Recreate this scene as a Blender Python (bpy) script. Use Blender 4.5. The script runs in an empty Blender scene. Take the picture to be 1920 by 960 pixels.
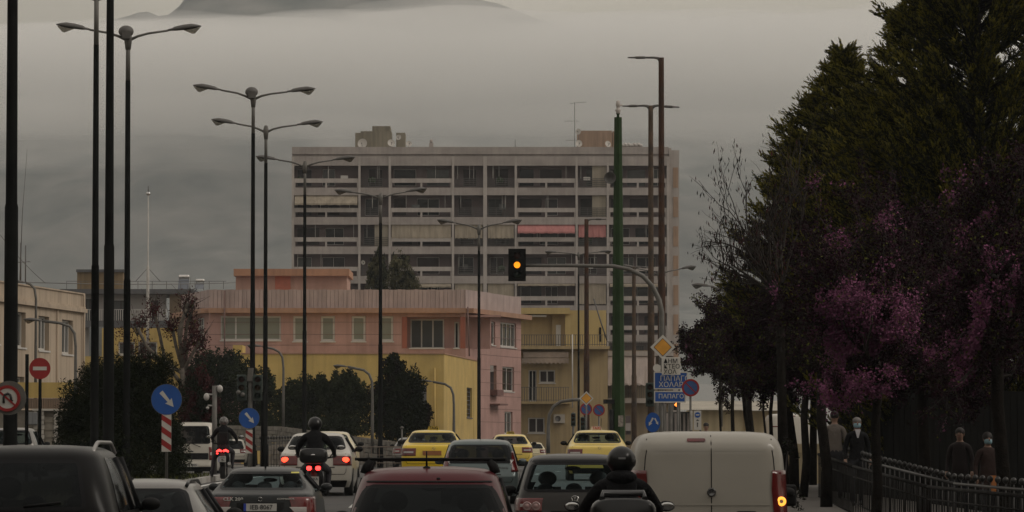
import bpy, bmesh, math, random
import numpy as np
from mathutils import Vector, Matrix
R = math.radians
S = bpy.context.scene
COL = S.collection
random.seed(7); rng = np.random.default_rng(7)

# ---------------------------------------------------------------- camera
FPX = 8000.0; PITCH = math.atan((850-480)/FPX); EYE = 1.65
cam = bpy.data.objects.new('camera', bpy.data.cameras.new('camera')); COL.objects.link(cam)
cam.location = (0, 0, EYE); cam.rotation_euler = (R(90)+PITCH, 0, 0)
cam.data.lens = FPX/1920*36; cam.data.sensor_width = 36
cam.data.clip_start = 1; cam.data.clip_end = 30000
S.camera = cam
_f = Vector((0, math.cos(PITCH), math.sin(PITCH))); _u = Vector((0, -math.sin(PITCH), math.cos(PITCH)))
def P(px, py, d):
    v = _f + _u*((480-py)/FPX) + Vector(((px-960)/FPX, 0, 0))
    v *= d/v.y
    return Vector((v.x, d, v.z+EYE))
def X(px, d): return P(px, 850, d).x
def Z(py, d): return P(960, py, d).z

# ---------------------------------------------------------------- sky, sun, exposure
SUN_EL, SUN_AZ = 38, 102
w = bpy.data.worlds.new('World'); S.world = w; w.use_nodes = True
nt = w.node_tree; nt.nodes.clear(); L = nt.links.new
def N(t, **k):
    n = nt.nodes.new(t)
    for a, b in k.items(): setattr(n, a, b)
    return n
out = N('ShaderNodeOutputWorld'); bg = N('ShaderNodeBackground'); bg.inputs[1].default_value = 0.15
sky = N('ShaderNodeTexSky', sky_type='NISHITA', sun_disc=False)
sky.sun_elevation = R(SUN_EL); sky.sun_rotation = R(SUN_AZ); sky.air_density = 1.5; sky.dust_density = 4
tc = N('ShaderNodeTexCoord'); sep = N('ShaderNodeSeparateXYZ'); L(tc.outputs['Generated'], sep.inputs[0])
# an overcast sky gets brighter towards the zenith
ramp = N('ShaderNodeValToRGB'); L(sep.outputs['Z'], ramp.inputs[0])
e = ramp.color_ramp.elements
e[0].position = 0.0; e[0].color = (2.0, 1.85, 1.66, 1)
e[1].position = 1.0; e[1].color = (5.6, 5.2, 4.7, 1)
q = e.new(0.06); q.color = (2.5, 2.25, 1.88, 1)
q = e.new(0.105); q.color = (3.9, 3.5, 2.85, 1)
q = e.new(0.3); q.color = (4.5, 4.05, 3.45, 1)
mp = N('ShaderNodeMapping'); mp.inputs['Scale'].default_value = (3, 3, 14); L(tc.outputs['Generated'], mp.inputs[0])
noi = N('ShaderNodeTexNoise'); noi.inputs['Scale'].default_value = 2.2; noi.inputs['Detail'].default_value = 5
L(mp.outputs[0], noi.inputs[0])
mr = N('ShaderNodeMapRange'); mr.inputs[1].default_value = .3; mr.inputs[2].default_value = .7
mr.inputs[3].default_value = .86; mr.inputs[4].default_value = 1.12; L(noi.outputs[0], mr.inputs[0])
mul = N('ShaderNodeMix', data_type='RGBA', blend_type='MULTIPLY'); mul.inputs[0].default_value = 1
L(ramp.outputs[0], mul.inputs[6]); L(mr.outputs[0], mul.inputs[7])
mx = N('ShaderNodeMix', data_type='RGBA'); mx.inputs[0].default_value = .94
L(sky.outputs[0], mx.inputs[6]); L(mul.outputs[2], mx.inputs[7])
L(mx.outputs[2], bg.inputs[0]); L(bg.outputs[0], out.inputs[0])
sun = bpy.data.objects.new('sun', bpy.data.lights.new('sun', 'SUN')); COL.objects.link(sun)
sun.data.energy = 1.1; sun.data.angle = R(22); sun.data.color = (1, .93, .84)
_a = R(SUN_AZ); sd = Vector((math.sin(_a)*math.cos(R(SUN_EL)), math.cos(_a)*math.cos(R(SUN_EL)), math.sin(R(SUN_EL))))
sun.rotation_euler = sd.to_track_quat('Z', 'Y').to_euler()
S.view_settings.view_transform = 'Standard'; S.view_settings.look = 'None'
S.view_settings.exposure = -0.35; S.view_settings.gamma = 1; S.view_settings.use_curve_mapping = False
S.render.engine = 'CYCLES'
S.cycles.use_denoising = True
S.cycles.max_bounces = 8; S.cycles.volume_bounces = 4; S.cycles.transparent_max_bounces = 12
S.cycles.sample_clamp_indirect = 4

# ---------------------------------------------------------------- materials
MATS = {}
def mat(name, col=(.5, .5, .5), rough=.6, metal=0, var=.12, scale=3.0, coat=0, emit=None, estr=0, bump=0, streak=0, dirt=0, spec=.5, col2=None, world=False):
    """Procedural principled material: base colour broken up by two noises, optional rain streaks and dirt."""
    if name in MATS: return MATS[name]
    m = bpy.data.materials.new(name); m.use_nodes = True; t = m.node_tree
    b = t.nodes['Principled BSDF']; n = t.nodes.new; l = t.links.new
    b.inputs['Roughness'].default_value = rough; b.inputs['Metallic'].default_value = metal
    b.inputs['Coat Weight'].default_value = coat; b.inputs['Coat Roughness'].default_value = .04
    b.inputs['Specular IOR Level'].default_value = spec
    c = n('ShaderNodeTexCoord'); no = n('ShaderNodeTexNoise'); no.inputs['Scale'].default_value = scale; no.inputs['Detail'].default_value = 6
    l(c.outputs['Object'], no.inputs['Vector'])
    rp = n('ShaderNodeValToRGB'); rp.color_ramp.elements[0].position = .3; rp.color_ramp.elements[1].position = .72
    c2 = col2 or tuple(min(1, x*(1+var)) for x in col)
    rp.color_ramp.elements[0].color = tuple(x*(1-var) for x in col)+(1,) if not col2 else tuple(col)+(1,)
    rp.color_ramp.elements[1].color = tuple(c2)+(1,)
    l(no.outputs[0], rp.inputs[0]); src = rp.outputs[0]
    if streak:
        mp = n('ShaderNodeMapping'); mp.inputs['Scale'].default_value = (2.2, 2.2, .12); l(c.outputs['Object'], mp.inputs[0])
        n2 = n('ShaderNodeTexNoise'); n2.inputs['Scale'].default_value = 1.6; n2.inputs['Detail'].default_value = 8; l(mp.outputs[0], n2.inputs['Vector'])
        r2 = n('ShaderNodeMapRange'); r2.inputs[1].default_value = .42; r2.inputs[2].default_value = .68; r2.inputs[3].default_value = 0; r2.inputs[4].default_value = streak
        l(n2.outputs[0], r2.inputs[0]); mm = n('ShaderNodeMix'); mm.data_type = 'RGBA'; l(r2.outputs[0], mm.inputs[0]); l(src, mm.inputs[6])
        mm.inputs[7].default_value = tuple(x*.35 for x in col)+(1,); src = mm.outputs[2]
    if dirt:
        n3 = n('ShaderNodeTexNoise'); n3.inputs['Scale'].default_value = scale*.23; n3.inputs['Detail'].default_value = 9; l(c.outputs['Object'], n3.inputs['Vector'])
        r3 = n('ShaderNodeMapRange'); r3.inputs[1].default_value = .45; r3.inputs[2].default_value = .7; r3.inputs[3].default_value = 0; r3.inputs[4].default_value = dirt
        l(n3.outputs[0], r3.inputs[0]); m3 = n('ShaderNodeMix'); m3.data_type = 'RGBA'; l(r3.outputs[0], m3.inputs[0]); l(src, m3.inputs[6])
        m3.inputs[7].default_value = (.09, .075, .06, 1); src = m3.outputs[2]
    l(src, b.inputs['Base Color'])
    if bump:
        bm_ = n('ShaderNodeBump'); bm_.inputs['Strength'].default_value = bump; bm_.inputs['Distance'].default_value = .05
        n4 = n('ShaderNodeTexNoise'); n4.inputs['Scale'].default_value = scale*4; n4.inputs['Detail'].default_value = 5; l(c.outputs['Object'], n4.inputs['Vector'])
        l(n4.outputs[0], bm_.inputs['Height']); l(bm_.outputs[0], b.inputs['Normal'])
    if emit:
        b.inputs['Emission Color'].default_value = tuple(emit)+(1,); b.inputs['Emission Strength'].default_value = estr
    MATS[name] = m; return m

# ---------------------------------------------------------------- mesh helpers
def tag(o, label=None, cat=None, group=None, kind=None):
    if label: o['label'] = label
    if cat: o['category'] = cat
    if group: o['group'] = group
    if kind: o['kind'] = kind
    return o
def empty(name, loc, rz=0, **k):
    o = bpy.data.objects.new(name, None); COL.objects.link(o); o.location = loc; o.rotation_euler = (0, 0, rz); o.empty_display_size = .2
    return tag(o, **k)
class MB:
    """collects polygons; build() links them as one mesh object"""
    def __init__(s): s.v = []; s.f = []; s.sm = []; s.mi = []
    def add(s, v, f, smooth=False, mi=0):
        k = len(s.v); s.v += [tuple(p) for p in v]; s.f += [tuple(i+k for i in q) for q in f]; s.sm += [smooth]*len(f); s.mi += [mi]*len(f); return s
    def box(s, a, b, mi=0):
        (x0, y0, z0), (x1, y1, z1) = a, b
        v = [(x, y, z) for z in (z0, z1) for x, y in ((x0, y0), (x1, y0), (x1, y1), (x0, y1))]
        return s.add(v, [(3, 2, 1, 0), (4, 5, 6, 7), (0, 1, 5, 4), (1, 2, 6, 5), (2, 3, 7, 6), (3, 0, 4, 7)], mi=mi)
    def bar(s, a, b, r0, r1=None, n=8, smooth=True, mi=0):
        return s.tube([a, b], [r0, r0 if r1 is None else r1], n, smooth, mi)
    def tube(s, pts, rad, n=8, smooth=True, mi=0):
        pts = [Vector(p) for p in pts]
        if not hasattr(rad, '__len__'): rad = [rad]*len(pts)
        v = []; f = []; ref = None
        for i, p in enumerate(pts):
            t = (pts[min(i+1, len(pts)-1)]-pts[max(i-1, 0)]).normalized()
            if ref is None: ref = Vector((1, 0, 0)) if abs(t.x) < .9 else Vector((0, 1, 0))
            a = (ref-t*ref.dot(t)).normalized(); b = t.cross(a); ref = a
            v += [p+(a*math.cos(2*math.pi*k/n)+b*math.sin(2*math.pi*k/n))*rad[i] for k in range(n)]
        for i in range(len(pts)-1):
            f += [(i*n+k, i*n+(k+1) % n, (i+1)*n+(k+1) % n, (i+1)*n+k) for k in range(n)]
        s.add(v, f, smooth, mi)
        k = len(v); s.add(v[:n], [tuple(range(n-1, -1, -1))], False, mi); s.add(v[k-n:], [tuple(range(n))], False, mi)
        return s
    def lathe(s, c, prof, n=20, axis='z', smooth=True, mi=0):
        v = []; f = []; c = Vector(c)
        for r, h in prof:
            for k in range(n):
                a = 2*math.pi*k/n; x, y = r*math.cos(a), r*math.sin(a)
                p = {'z': (x, y, h), 'y': (x, h, y), 'x': (h, x, y)}[axis]; v.append(c+Vector(p))
        m = len(prof)
        for i in range(m-1): f += [(i*n+k, i*n+(k+1) % n, (i+1)*n+(k+1) % n, (i+1)*n+k) for k in range(n)]
        s.add(v, f, smooth, mi); return s
    def ell(s, c, r, n=14, m=9, mi=0):
        c = Vector(c); v = []; f = []
        for j in range(m+1):
            t = math.pi*j/m
            for k in range(n):
                a = 2*math.pi*k/n; v.append(c+Vector((r[0]*math.sin(t)*math.cos(a), r[1]*math.sin(t)*math.sin(a), r[2]*math.cos(t))))
        for j in range(m): f += [(j*n+k, (j+1)*n+k, (j+1)*n+(k+1) % n, j*n+(k+1) % n) for k in range(n)]
        return s.add(v, f, True, mi)
    def prism(s, poly, y0, y1, smooth=False, mi=0):
        """polygon in (x, z) extruded along y"""
        n = len(poly); v = [(x, y0, z) for x, z in poly]+[(x, y1, z) for x, z in poly]
        f = [tuple(range(n)), tuple(range(2*n-1, n-1, -1))]+[(i, i+n, (i+1) % n+n, (i+1) % n) for i in range(n)]
        return s.add(v, f, smooth, mi)
    def build(s, name, m, parent=None, bevel=0, **k):
        me = bpy.data.meshes.new(name); me.from_pydata(s.v, [], s.f)
        ms = m if isinstance(m, (list, tuple)) else [m]
        for x in ms: me.materials.append(x)
        me.polygons.foreach_set('use_smooth', s.sm); me.polygons.foreach_set('material_index', s.mi)
        bm = bmesh.new(); bm.from_mesh(me); bmesh.ops.remove_doubles(bm, verts=bm.verts, dist=1e-5) if any(s.sm) else None
        bmesh.ops.recalc_face_normals(bm, faces=bm.faces); bm.to_mesh(me); bm.free()
        o = bpy.data.objects.new(name, me); COL.objects.link(o); o.parent = parent
        if bevel:
            md = o.modifiers.new('bevel', 'BEVEL'); md.width = bevel; md.segments = 2; md.limit_method = 'ANGLE'
        return tag(o, **k)
def copy_tree(o, parent=None):
    c = o.copy(); COL.objects.link(c); c.parent = parent
    for ch in list(o.children): copy_tree(ch, c)
    return c
def npmesh(name, V, F4, m, parent=None, mi=None, smooth=False, **k):
    """fast mesh from numpy arrays; F4 is (n,k) index array"""
    me = bpy.data.meshes.new(name); nv, (nf, c) = len(V), F4.shape
    me.vertices.add(nv); me.vertices.foreach_set('co', np.ascontiguousarray(V, dtype=np.float32).ravel())
    me.loops.add(nf*c); me.loops.foreach_set('vertex_index', np.ascontiguousarray(F4, dtype=np.int32).ravel())
    me.polygons.add(nf); me.polygons.foreach_set('loop_start', np.arange(0, nf*c, c, dtype=np.int32))
    ms = m if isinstance(m, (list, tuple)) else [m]
    for x in ms: me.materials.append(x)
    if mi is not None: me.polygons.foreach_set('material_index', np.asarray(mi, dtype=np.int32))
    me.polygons.foreach_set('use_smooth', np.full(nf, smooth)); me.update(calc_edges=True); me.validate()
    o = bpy.data.objects.new(name, me); COL.objects.link(o); o.parent = parent
    return tag(o, **k)
def text_mesh(body, size, loc, m, name='lettering', parent=None, rot=(R(90), 0, 0), align='CENTER', ext=.004, bold=.0, sx=1, **k):
    cu = bpy.data.curves.new(name, 'FONT'); cu.body = body; cu.size = size; cu.align_x = align; cu.align_y = 'CENTER'; cu.extrude = ext; cu.offset = bold
    cu.resolution_u = 2; t = bpy.data.objects.new(name, cu); COL.objects.link(t)
    dg = bpy.context.evaluated_depsgraph_get(); me = bpy.data.meshes.new_from_object(t.evaluated_get(dg)); bpy.data.objects.remove(t)
    me.materials.clear(); me.materials.append(m); me.transform(Matrix.Diagonal((sx, 1, 1, 1)))
    o = bpy.data.objects.new(name, me); COL.objects.link(o); o.location = loc; o.rotation_euler = rot; o.parent = parent
    return tag(o, **k)
def pchip(xs, ys, x):
    """monotone-ish smooth interpolation of a profile"""
    xs = np.asarray(xs, float); ys = np.asarray(ys, float); h = np.diff(xs); dl = np.diff(ys)/h
    m = np.zeros(len(xs)); m[0] = dl[0]; m[-1] = dl[-1]
    for i in range(1, len(xs)-1):
        if dl[i-1]*dl[i] > 0:
            w1, w2 = 2*h[i]+h[i-1], h[i]+2*h[i-1]; m[i] = (w1+w2)/(w1/dl[i-1]+w2/dl[i])
    x = np.clip(x, xs[0], xs[-1]); i = np.clip(np.searchsorted(xs, x)-1, 0, len(h)-1); t = (x-xs[i])/h[i]
    return ((1+2*t)*(1-t)**2*ys[i]+t*(1-t)**2*h[i]*m[i]+t*t*(3-2*t)*ys[i+1]+t*t*(t-1)*h[i]*m[i+1])

# ---------------------------------------------------------------- ground profile
GY = [-60, 45, 60, 70, 80, 98, 118, 150, 400, 1500, 3200, 3600]
GZ = [-.05, -.05, 0, .05, .30, .68, .86, .95, 1.0, 6, 30, 60]
def g(y): return float(pchip(GY, GZ, y))
# centre line of the road: it bends right in the distance
def cx(y): return 0 if y < 120 else .00075*(y-120)**2 if y < 280 else 19.2+.24*(y-280)
ys = list(range(-60, 300, 5))+list(range(300, 3700, 100))
v = []; xs_ = [-2500, -600, -150, -60, -25, -12, 0, 12, 25, 60, 150, 600, 2500]
for y in ys:
    for x in xs_: v.append((x, y, g(y)-.06))
nx = len(xs_); f = [(j*nx+i, j*nx+i+1, (j+1)*nx+i+1, (j+1)*nx+i) for j in range(len(ys)-1) for i in range(nx-1)]
MB().add(v, f, True).build('ground', mat('ground_earth', (.16, .15, .13), .95, scale=.4, bump=.2), kind='structure')
def strip(name, x0, x1, ya, yb, dz, m, kind='structure', thick=0, step=4):
    v = []; n = max(2, int((yb-ya)/step)+1)
    for k in range(n):
        y = ya+(yb-ya)*k/(n-1); c = cx(y)
        a = x0(y) if callable(x0) else x0+c; b = x1(y) if callable(x1) else x1+c
        v += [(a, y, g(y)+dz), (b, y, g(y)+dz)]
        if thick: v += [(b, y, g(y)+dz-thick), (a, y, g(y)+dz-thick)]
    if thick:
        f = []
        for k in range(n-1):
            for q in range(4): f.append((4*k+q, 4*k+(q+1) % 4, 4*k+4+(q+1) % 4, 4*k+4+q))
        f += [(0, 3, 2, 1), tuple(4*(n-1)+q for q in range(4))]
    else: f = [(2*k, 2*k+1, 2*k+3, 2*k+2) for k in range(n-1)]
    return MB().add(v, f, False).build(name, m, kind=kind)
M_asph = mat('asphalt', (.055, .054, .053), .85, scale=1.2, var=.25, bump=.3, dirt=.25)
M_pave = mat('paving', (.12, .11, .10), .9, scale=2, dirt=.4, bump=.2)
M_kerb = mat('kerb_stone', (.34, .33, .31), .85, scale=2, dirt=.4)
M_line = mat('road_paint', (.62, .62, .6), .7, scale=3, dirt=.6)
strip('road', -8.3, 4.9, -60, 320, 0, M_asph)
strip('pavement', 5.1, 16, -60, 320, .13, M_pave, thick=.2)
strip('kerb', 4.9, 5.1, -60, 320, .13, M_kerb, thick=.2)
strip('side_road', -22, -12.0, -60, 126, -.004, M_asph); strip('junction', -22, -8.3, 126, 300, -.008, M_asph)
for x in (-3.35, .4):
    mb = MB()
    for y in range(-10, 300, 9):
        c = cx(y); mb.add([(x+c-.06, y, g(y)+.005), (x+c+.06, y, g(y)+.005), (x+cx(y+3)+.06, y+3, g(y+3)+.005), (x+cx(y+3)-.06, y+3, g(y+3)+.005)], [(0, 1, 2, 3)])
    mb.build('lane_marking', M_line, kind='structure')
strip('edge_line', -8.05, -7.9, -60, 300, .005, M_line)
strip('median', -12.0, -8.5, -60, 124, .12, mat('grass_earth', (.05, .06, .025), .95, scale=5, col2=(.11, .09, .05), bump=.5), thick=.2)
strip('median_kerb', -8.5, -8.32, -60, 124, .15, M_kerb, thick=.22)

# ---------------------------------------------------------------- mountain, low cloud, haze
def fbm(x, y, s, o=5, seed=0):
    r = np.random.default_rng(seed); t = 0; a = 1
    for k in range(o):
        G = r.random((64, 64)); u = (x/s*2**k) % 64; v_ = (y/s*2**k) % 64
        i = u.astype(int); j = v_.astype(int); fu = u-i; fv = v_-j; fu = fu*fu*(3-2*fu); fv = fv*fv*(3-2*fv)
        i1 = (i+1) % 64; j1 = (j+1) % 64
        t = t+a*((G[i, j]*(1-fu)+G[i1, j]*fu)*(1-fv)+(G[i, j1]*(1-fu)+G[i1, j1]*fu)*fv-.5); a *= .5
    return t
D0, D1 = 3600.0, 5200.0
nx_, ny_ = 240, 90
gx = np.linspace(-1500, 1500, nx_); gy = np.linspace(D0, D1+500, ny_); XX, YY = np.meshgrid(gx, gy)
# ridge height as it stands at D1, from the outline seen in the photo
rx = [(-1500), X(0, D1), X(215, D1), X(270, D1), X(300, D1), X(335, D1), X(350, D1), X(520, D1), X(700, D1), X(900, D1), X(1100, D1), X(1500, D1), 1500]
rz = [Z(150, D1), Z(62, D1), Z(40, D1), Z(24, D1), Z(33, D1), Z(12, D1), Z(-8, D1), Z(-60, D1), Z(-40, D1), Z(-10, D1), Z(62, D1), Z(130, D1), Z(260, D1)]
rid = pchip(rx, rz, XX.ravel()).reshape(XX.shape)
tt = np.clip((YY-D0)/(D1-D0), 0, 1); bk = np.clip((YY-D1)/500, 0, 1)
H = 20+(rid-20)*(tt**1.25)*(1-.5*bk)+(fbm(XX+3000, YY, 420, 6, 3)*70+fbm(XX+900, YY, 90, 4, 5)*16)*np.sin(np.clip(tt, 0, .97)*math.pi)**.6
H += fbm(XX+3000, YY, 60, 3, 8)*9*tt
V = np.stack([XX, YY, H], -1).reshape(-1, 3)
idx = np.arange(nx_*ny_).reshape(ny_, nx_)
F = np.stack([idx[:-1, :-1], idx[:-1, 1:], idx[1:, 1:], idx[1:, :-1]], -1).reshape(-1, 4)
npmesh('mountain', V, F, mat('mountain_scrub', (.03, .042, .035), .95, scale=.016, col2=(.20, .19, .17)), smooth=True, kind='structure')
def volmat(name, col, dens, an=0.0):
    m = bpy.data.materials.new(name); m.use_nodes = True; t = m.node_tree; t.nodes.clear()
    o = t.nodes.new('ShaderNodeOutputMaterial'); p = t.nodes.new('ShaderNodeVolumePrincipled')
    p.inputs['Color'].default_value = tuple(col)+(1,); p.inputs['Density'].default_value = dens; p.inputs['Anisotropy'].default_value = an
    t.links.new(p.outputs[0], o.inputs['Volume']); return m
M_cloud = volmat('cloud_mist', (.993, .985, .968), .006, .2)
def cloud(c, r, seed, squash=1.0, dens=None):
    n, m = 72, 36; th = np.linspace(0, math.pi, m+1); ph = np.linspace(0, 2*math.pi, n, endpoint=False); T, PH = np.meshgrid(th, ph, indexing='ij')
    ux, uy, uz = np.sin(T)*np.cos(PH), np.sin(T)*np.sin(PH), np.cos(T)
    k = 1+.55*fbm(ux*r[0]+5000+c[0], uz*r[2]*2.2+2000+uy*400, 150, 5, seed)*np.sin(T)**.3
    V = np.stack([c[0]+ux*r[0]*(1+.12*(k-1)), c[1]+uy*r[1], c[2]+uz*r[2]*k], -1).reshape(-1, 3)
    idx = np.arange((m+1)*n).reshape(m+1, n); nxt = np.roll(idx, -1, 1)
    F = np.stack([idx[:-1], idx[1:], nxt[1:], nxt[:-1]], -1).reshape(-1, 4)
    o = npmesh('low_cloud', V, F, M_cloud, smooth=True)
    tag(o, kind='structure'); return o
# ================================================================ buildings
class Wall:
    """vertical wall plane from A to B as seen from outside (left to right); w grows inwards"""
    def __init__(s, A, B):
        s.A = Vector((A[0], A[1])); d = Vector((B[0], B[1]))-s.A; s.len = d.length; s.U = d.normalized(); s.N = Vector((-s.U.y, s.U.x))
    def p(s, u, z, w=0): q = s.A+s.U*u+s.N*w; return (q.x, q.y, z)
    def u(s, px):
        k = (px-960)/FPX/ (1)  # x = k*y on the ray (pitch corrected through X)
        k = X(px, 100.0)/100.0
        # A.x+U.x*t = k*(A.y+U.y*t)
        return (k*s.A.y-s.A.x)/(s.U.x-k*s.U.y)
    def z(s, px, py): t = s.u(px); return Z(py, (s.A+s.U*t).y)
    def box(s, mb, u0, u1, z0, z1, w0, w1, mi=0):
        v = [s.p(u, z, w) for z in (z0, z1) for u, w in ((u0, w0), (u1, w0), (u1, w1), (u0, w1))]
        return mb.add(v, [(3, 2, 1, 0), (4, 5, 6, 7), (0, 1, 5, 4), (1, 2, 6, 5), (2, 3, 7, 6), (3, 0, 4, 7)], mi=mi)
    def holes(s, mb, u0, u1, z0, z1, hs, rev=.22, w=0):
        us = sorted({u0, u1, *[min(max(a, u0), u1) for h in hs for a in h[:2]]}); zs = sorted({z0, z1, *[min(max(a, z0), z1) for h in hs for a in h[2:]]})
        for i in range(len(us)-1):
            for j in range(len(zs)-1):
                a, b, c, d = us[i], us[i+1], zs[j], zs[j+1]; m, n = (a+b)/2, (c+d)/2
                if any(h[0] < m < h[1] and h[2] < n < h[3] for h in hs): continue
                mb.add([s.p(a, c, w), s.p(b, c, w), s.p(b, d, w), s.p(a, d, w)], [(0, 1, 2, 3)])
        for a, b, c, d in hs:
            v = [s.p(a, c, w), s.p(b, c, w), s.p(b, d, w), s.p(a, d, w), s.p(a, c, w+rev), s.p(b, c, w+rev), s.p(b, d, w+rev), s.p(a, d, w+rev)]
            mb.add(v, [(0, 1, 5, 4), (1, 2, 6, 5), (2, 3, 7, 6), (3, 0, 4, 7)])
        return mb
    def window(s, par, u0, u1, z0, z1, w=.12, n=2, fm=None, gm=None, ft=.06, sill=True, name='window', bars=0):
        """frame (with mullions) and its pane, standing in the reveal"""
        mb = MB(); g_ = .012
        for a, b, c, d in ((u0+g_, u0+ft, z0+g_, z1-g_), (u1-ft, u1-g_, z0+g_, z1-g_), (u0+ft, u1-ft, z1-ft, z1-g_), (u0+ft, u1-ft, z0+g_, z0+ft)): s.box(mb, a, b, c, d, w, w+.06)
        for k in range(1, n):
            m = u0+(u1-u0)*k/n; s.box(mb, m-ft*.5, m+ft*.5, z0+ft, z1-ft, w+.004, w+.05)
        for k in range(1, bars+1):
            m = z0+(z1-z0)*k/(bars+1); s.box(mb, u0+ft, u1-ft, m-.02, m+.02, w+.01, w+.04)
        if sill: s.box(mb, u0-.06, u1+.06, z0-.07, z0-.002, -.05, w)
        f = mb.build(name, fm or M_fr)
        f.parent = par
        s.box(MB(), u0+ft*.8, u1-ft*.8, z0+ft*.8, z1-ft*.8, w+.06, w+.075).build('pane', gm or M_gl, f)
        return f
def pbox(mb, px0, px1, py0, py1, d0, d1, mi=0):
    """box whose front face (at depth d0) spans these picture coordinates"""
    return mb.box((X(px0, d0), d0, Z(py1, d0)), (X(px1, d0), d1, Z(py0, d0)), mi=mi)

M_fr = mat('white_window_frame', (.52, .50, .47), .5, var=.06)
M_gl = mat('window_glass_dark', (.010, .011, .012), .12, var=.3, scale=.7, spec=.25)
M_gl2 = mat('window_glass_grey', (.07, .074, .072), .15, var=.3, scale=.5, spec=.4)
M_blind = mat('green_grey_blind', (.205, .215, .175), .35, var=.06, scale=1)
M_conc = mat('weathered_concrete', (.36, .32, .30), .9, scale=.9, var=.14, streak=.22, dirt=.22, bump=.15)
M_conc_l = mat('pale_concrete', (.41, .37, .345), .9, scale=.8, var=.12, streak=.2, bump=.1)
M_stuc = mat('mauve_stucco', (.15, .115, .115), .9, scale=.5, var=.18)
M_brown = mat('brown_shutter', (.028, .018, .017), .7, scale=1.5, var=.35)
M_aw = mat('beige_awning_cloth', (.33, .28, .215), .85, scale=.8, var=.1, streak=.4)
M_awp = mat('pink_awning_cloth', (.42, .17, .16), .85, scale=.9, var=.12, streak=.25)
M_rail = mat('grey_iron_rail', (.10, .095, .09), .6, var=.3)
M_beige = mat('beige_render', (.32, .28, .22), .9, scale=.7, streak=.35)
M_orside = mat('orange_side_panel', (.36, .245, .17), .85, scale=.6, streak=.3)

# ---- tall slab block
DT = 437.0
tb = empty('apartment_block', (X(909, DT), DT, 1.0), label='long grey concrete apartment slab with rows of deep balconies', cat='apartment building')
tb_inv = tb.location.copy()
TB = []   # objects to parent keeping world position
def keep(o, p): o.parent = p; o.matrix_parent_inverse = p.matrix_world.inverted() if False else Matrix.Translation(-p.location); return o
Wt = Wall((X(546, DT), DT), (X(1254.5, DT), DT)); UT = Wt.len
def tu(px): return X(px, DT)-X(546, DT)
def tz(py): return Z(py, DT)
cols = [546, 671, 728, 847, 906, 965, 1079.5, 1138, 1251]
PER = 55.2; NR = 10
DEP = 1.5
# structure: parapet, roof, floors, columns
mb = MB()
Wt.box(mb, 0, UT, tz(289), tz(275.5), 0, .25); Wt.box(mb, .1, UT-.1, tz(293.2), tz(289), .22, .5)
Wt.box(mb, -.02, UT+.02, tz(310.6), tz(293.2), -.06, .24)
Wt.box(mb, UT-.25, UT, tz(310.6), tz(275.5), .25, 13.8); Wt.box(mb, 0, .25, tz(310.6), tz(275.5), .25, 13.8); Wt.box(mb, .25, UT-.25, tz(310.6), tz(275.5), 13.55, 13.8)
Wt.box(mb, .25, UT-.25, tz(305), tz(292), .5, 13.55)
o = keep(mb.build('parapet', M_conc), tb)
for r in range(NR):
    y = 351.8+PER*r; mb = MB(); Wt.box(mb, -.02, UT+.02, tz(y+14.2), tz(y), -.06, .16); Wt.box(mb, 0, UT, tz(y+9), tz(y+5), .16, DEP+.2)
    keep(mb.build('floor_band', M_conc), tb)
mb = MB()
for i, c in enumerate(cols):
    w_ = 4.2 if i not in (4,) else 7
    Wt.box(mb, tu(c), tu(c)+w_/FPX*DT, tz(900), tz(293.2), -.1, .3)
    Wt.box(mb, tu(c)+.03, tu(c)+.17, 1, tz(310), .3, DEP+.1)
keep(mb.build('column', M_conc_l, kind=None), tb)
Ws = Wall((X(1254.5, DT)+.003, DT), (X(1254.5, DT)+.35, DT+14))
mb = MB(); mb.box((X(546, DT)-.001, DT+.3, .5), (X(546, DT)+.12, DT+13.9, tz(311)))
mb.box((X(1254.5, DT)-.0, DT+13.6, .5), (X(546, DT), DT+13.8, tz(311)))
Wr = Wall((X(1255, DT), DT+.02), (X(1255, DT)+.45, DT+13.9))
Wr.holes(mb, 0, Wr.len, .5, tz(276), [])
keep(mb.build('end_wall', M_conc_l), tb)
# side strip of orange balconies that shows on the right end
mb = MB()
Wt.box(mb, UT+.05, UT+1.12, .5, tz(280.5), .9, 13.5); Wt.box(mb, UT+.05, UT+.3, .5, tz(277), .3, .9)
keep(mb.build('side_wall', M_conc_l), tb)
for r in range(NR-3):
    y = 311+PER*r; mb = MB(); Wt.box(mb, UT+.5, UT+1.0, tz(y+40), tz(y+2), .86, .9); keep(mb.build('side_panel', M_orside), tb)
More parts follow.
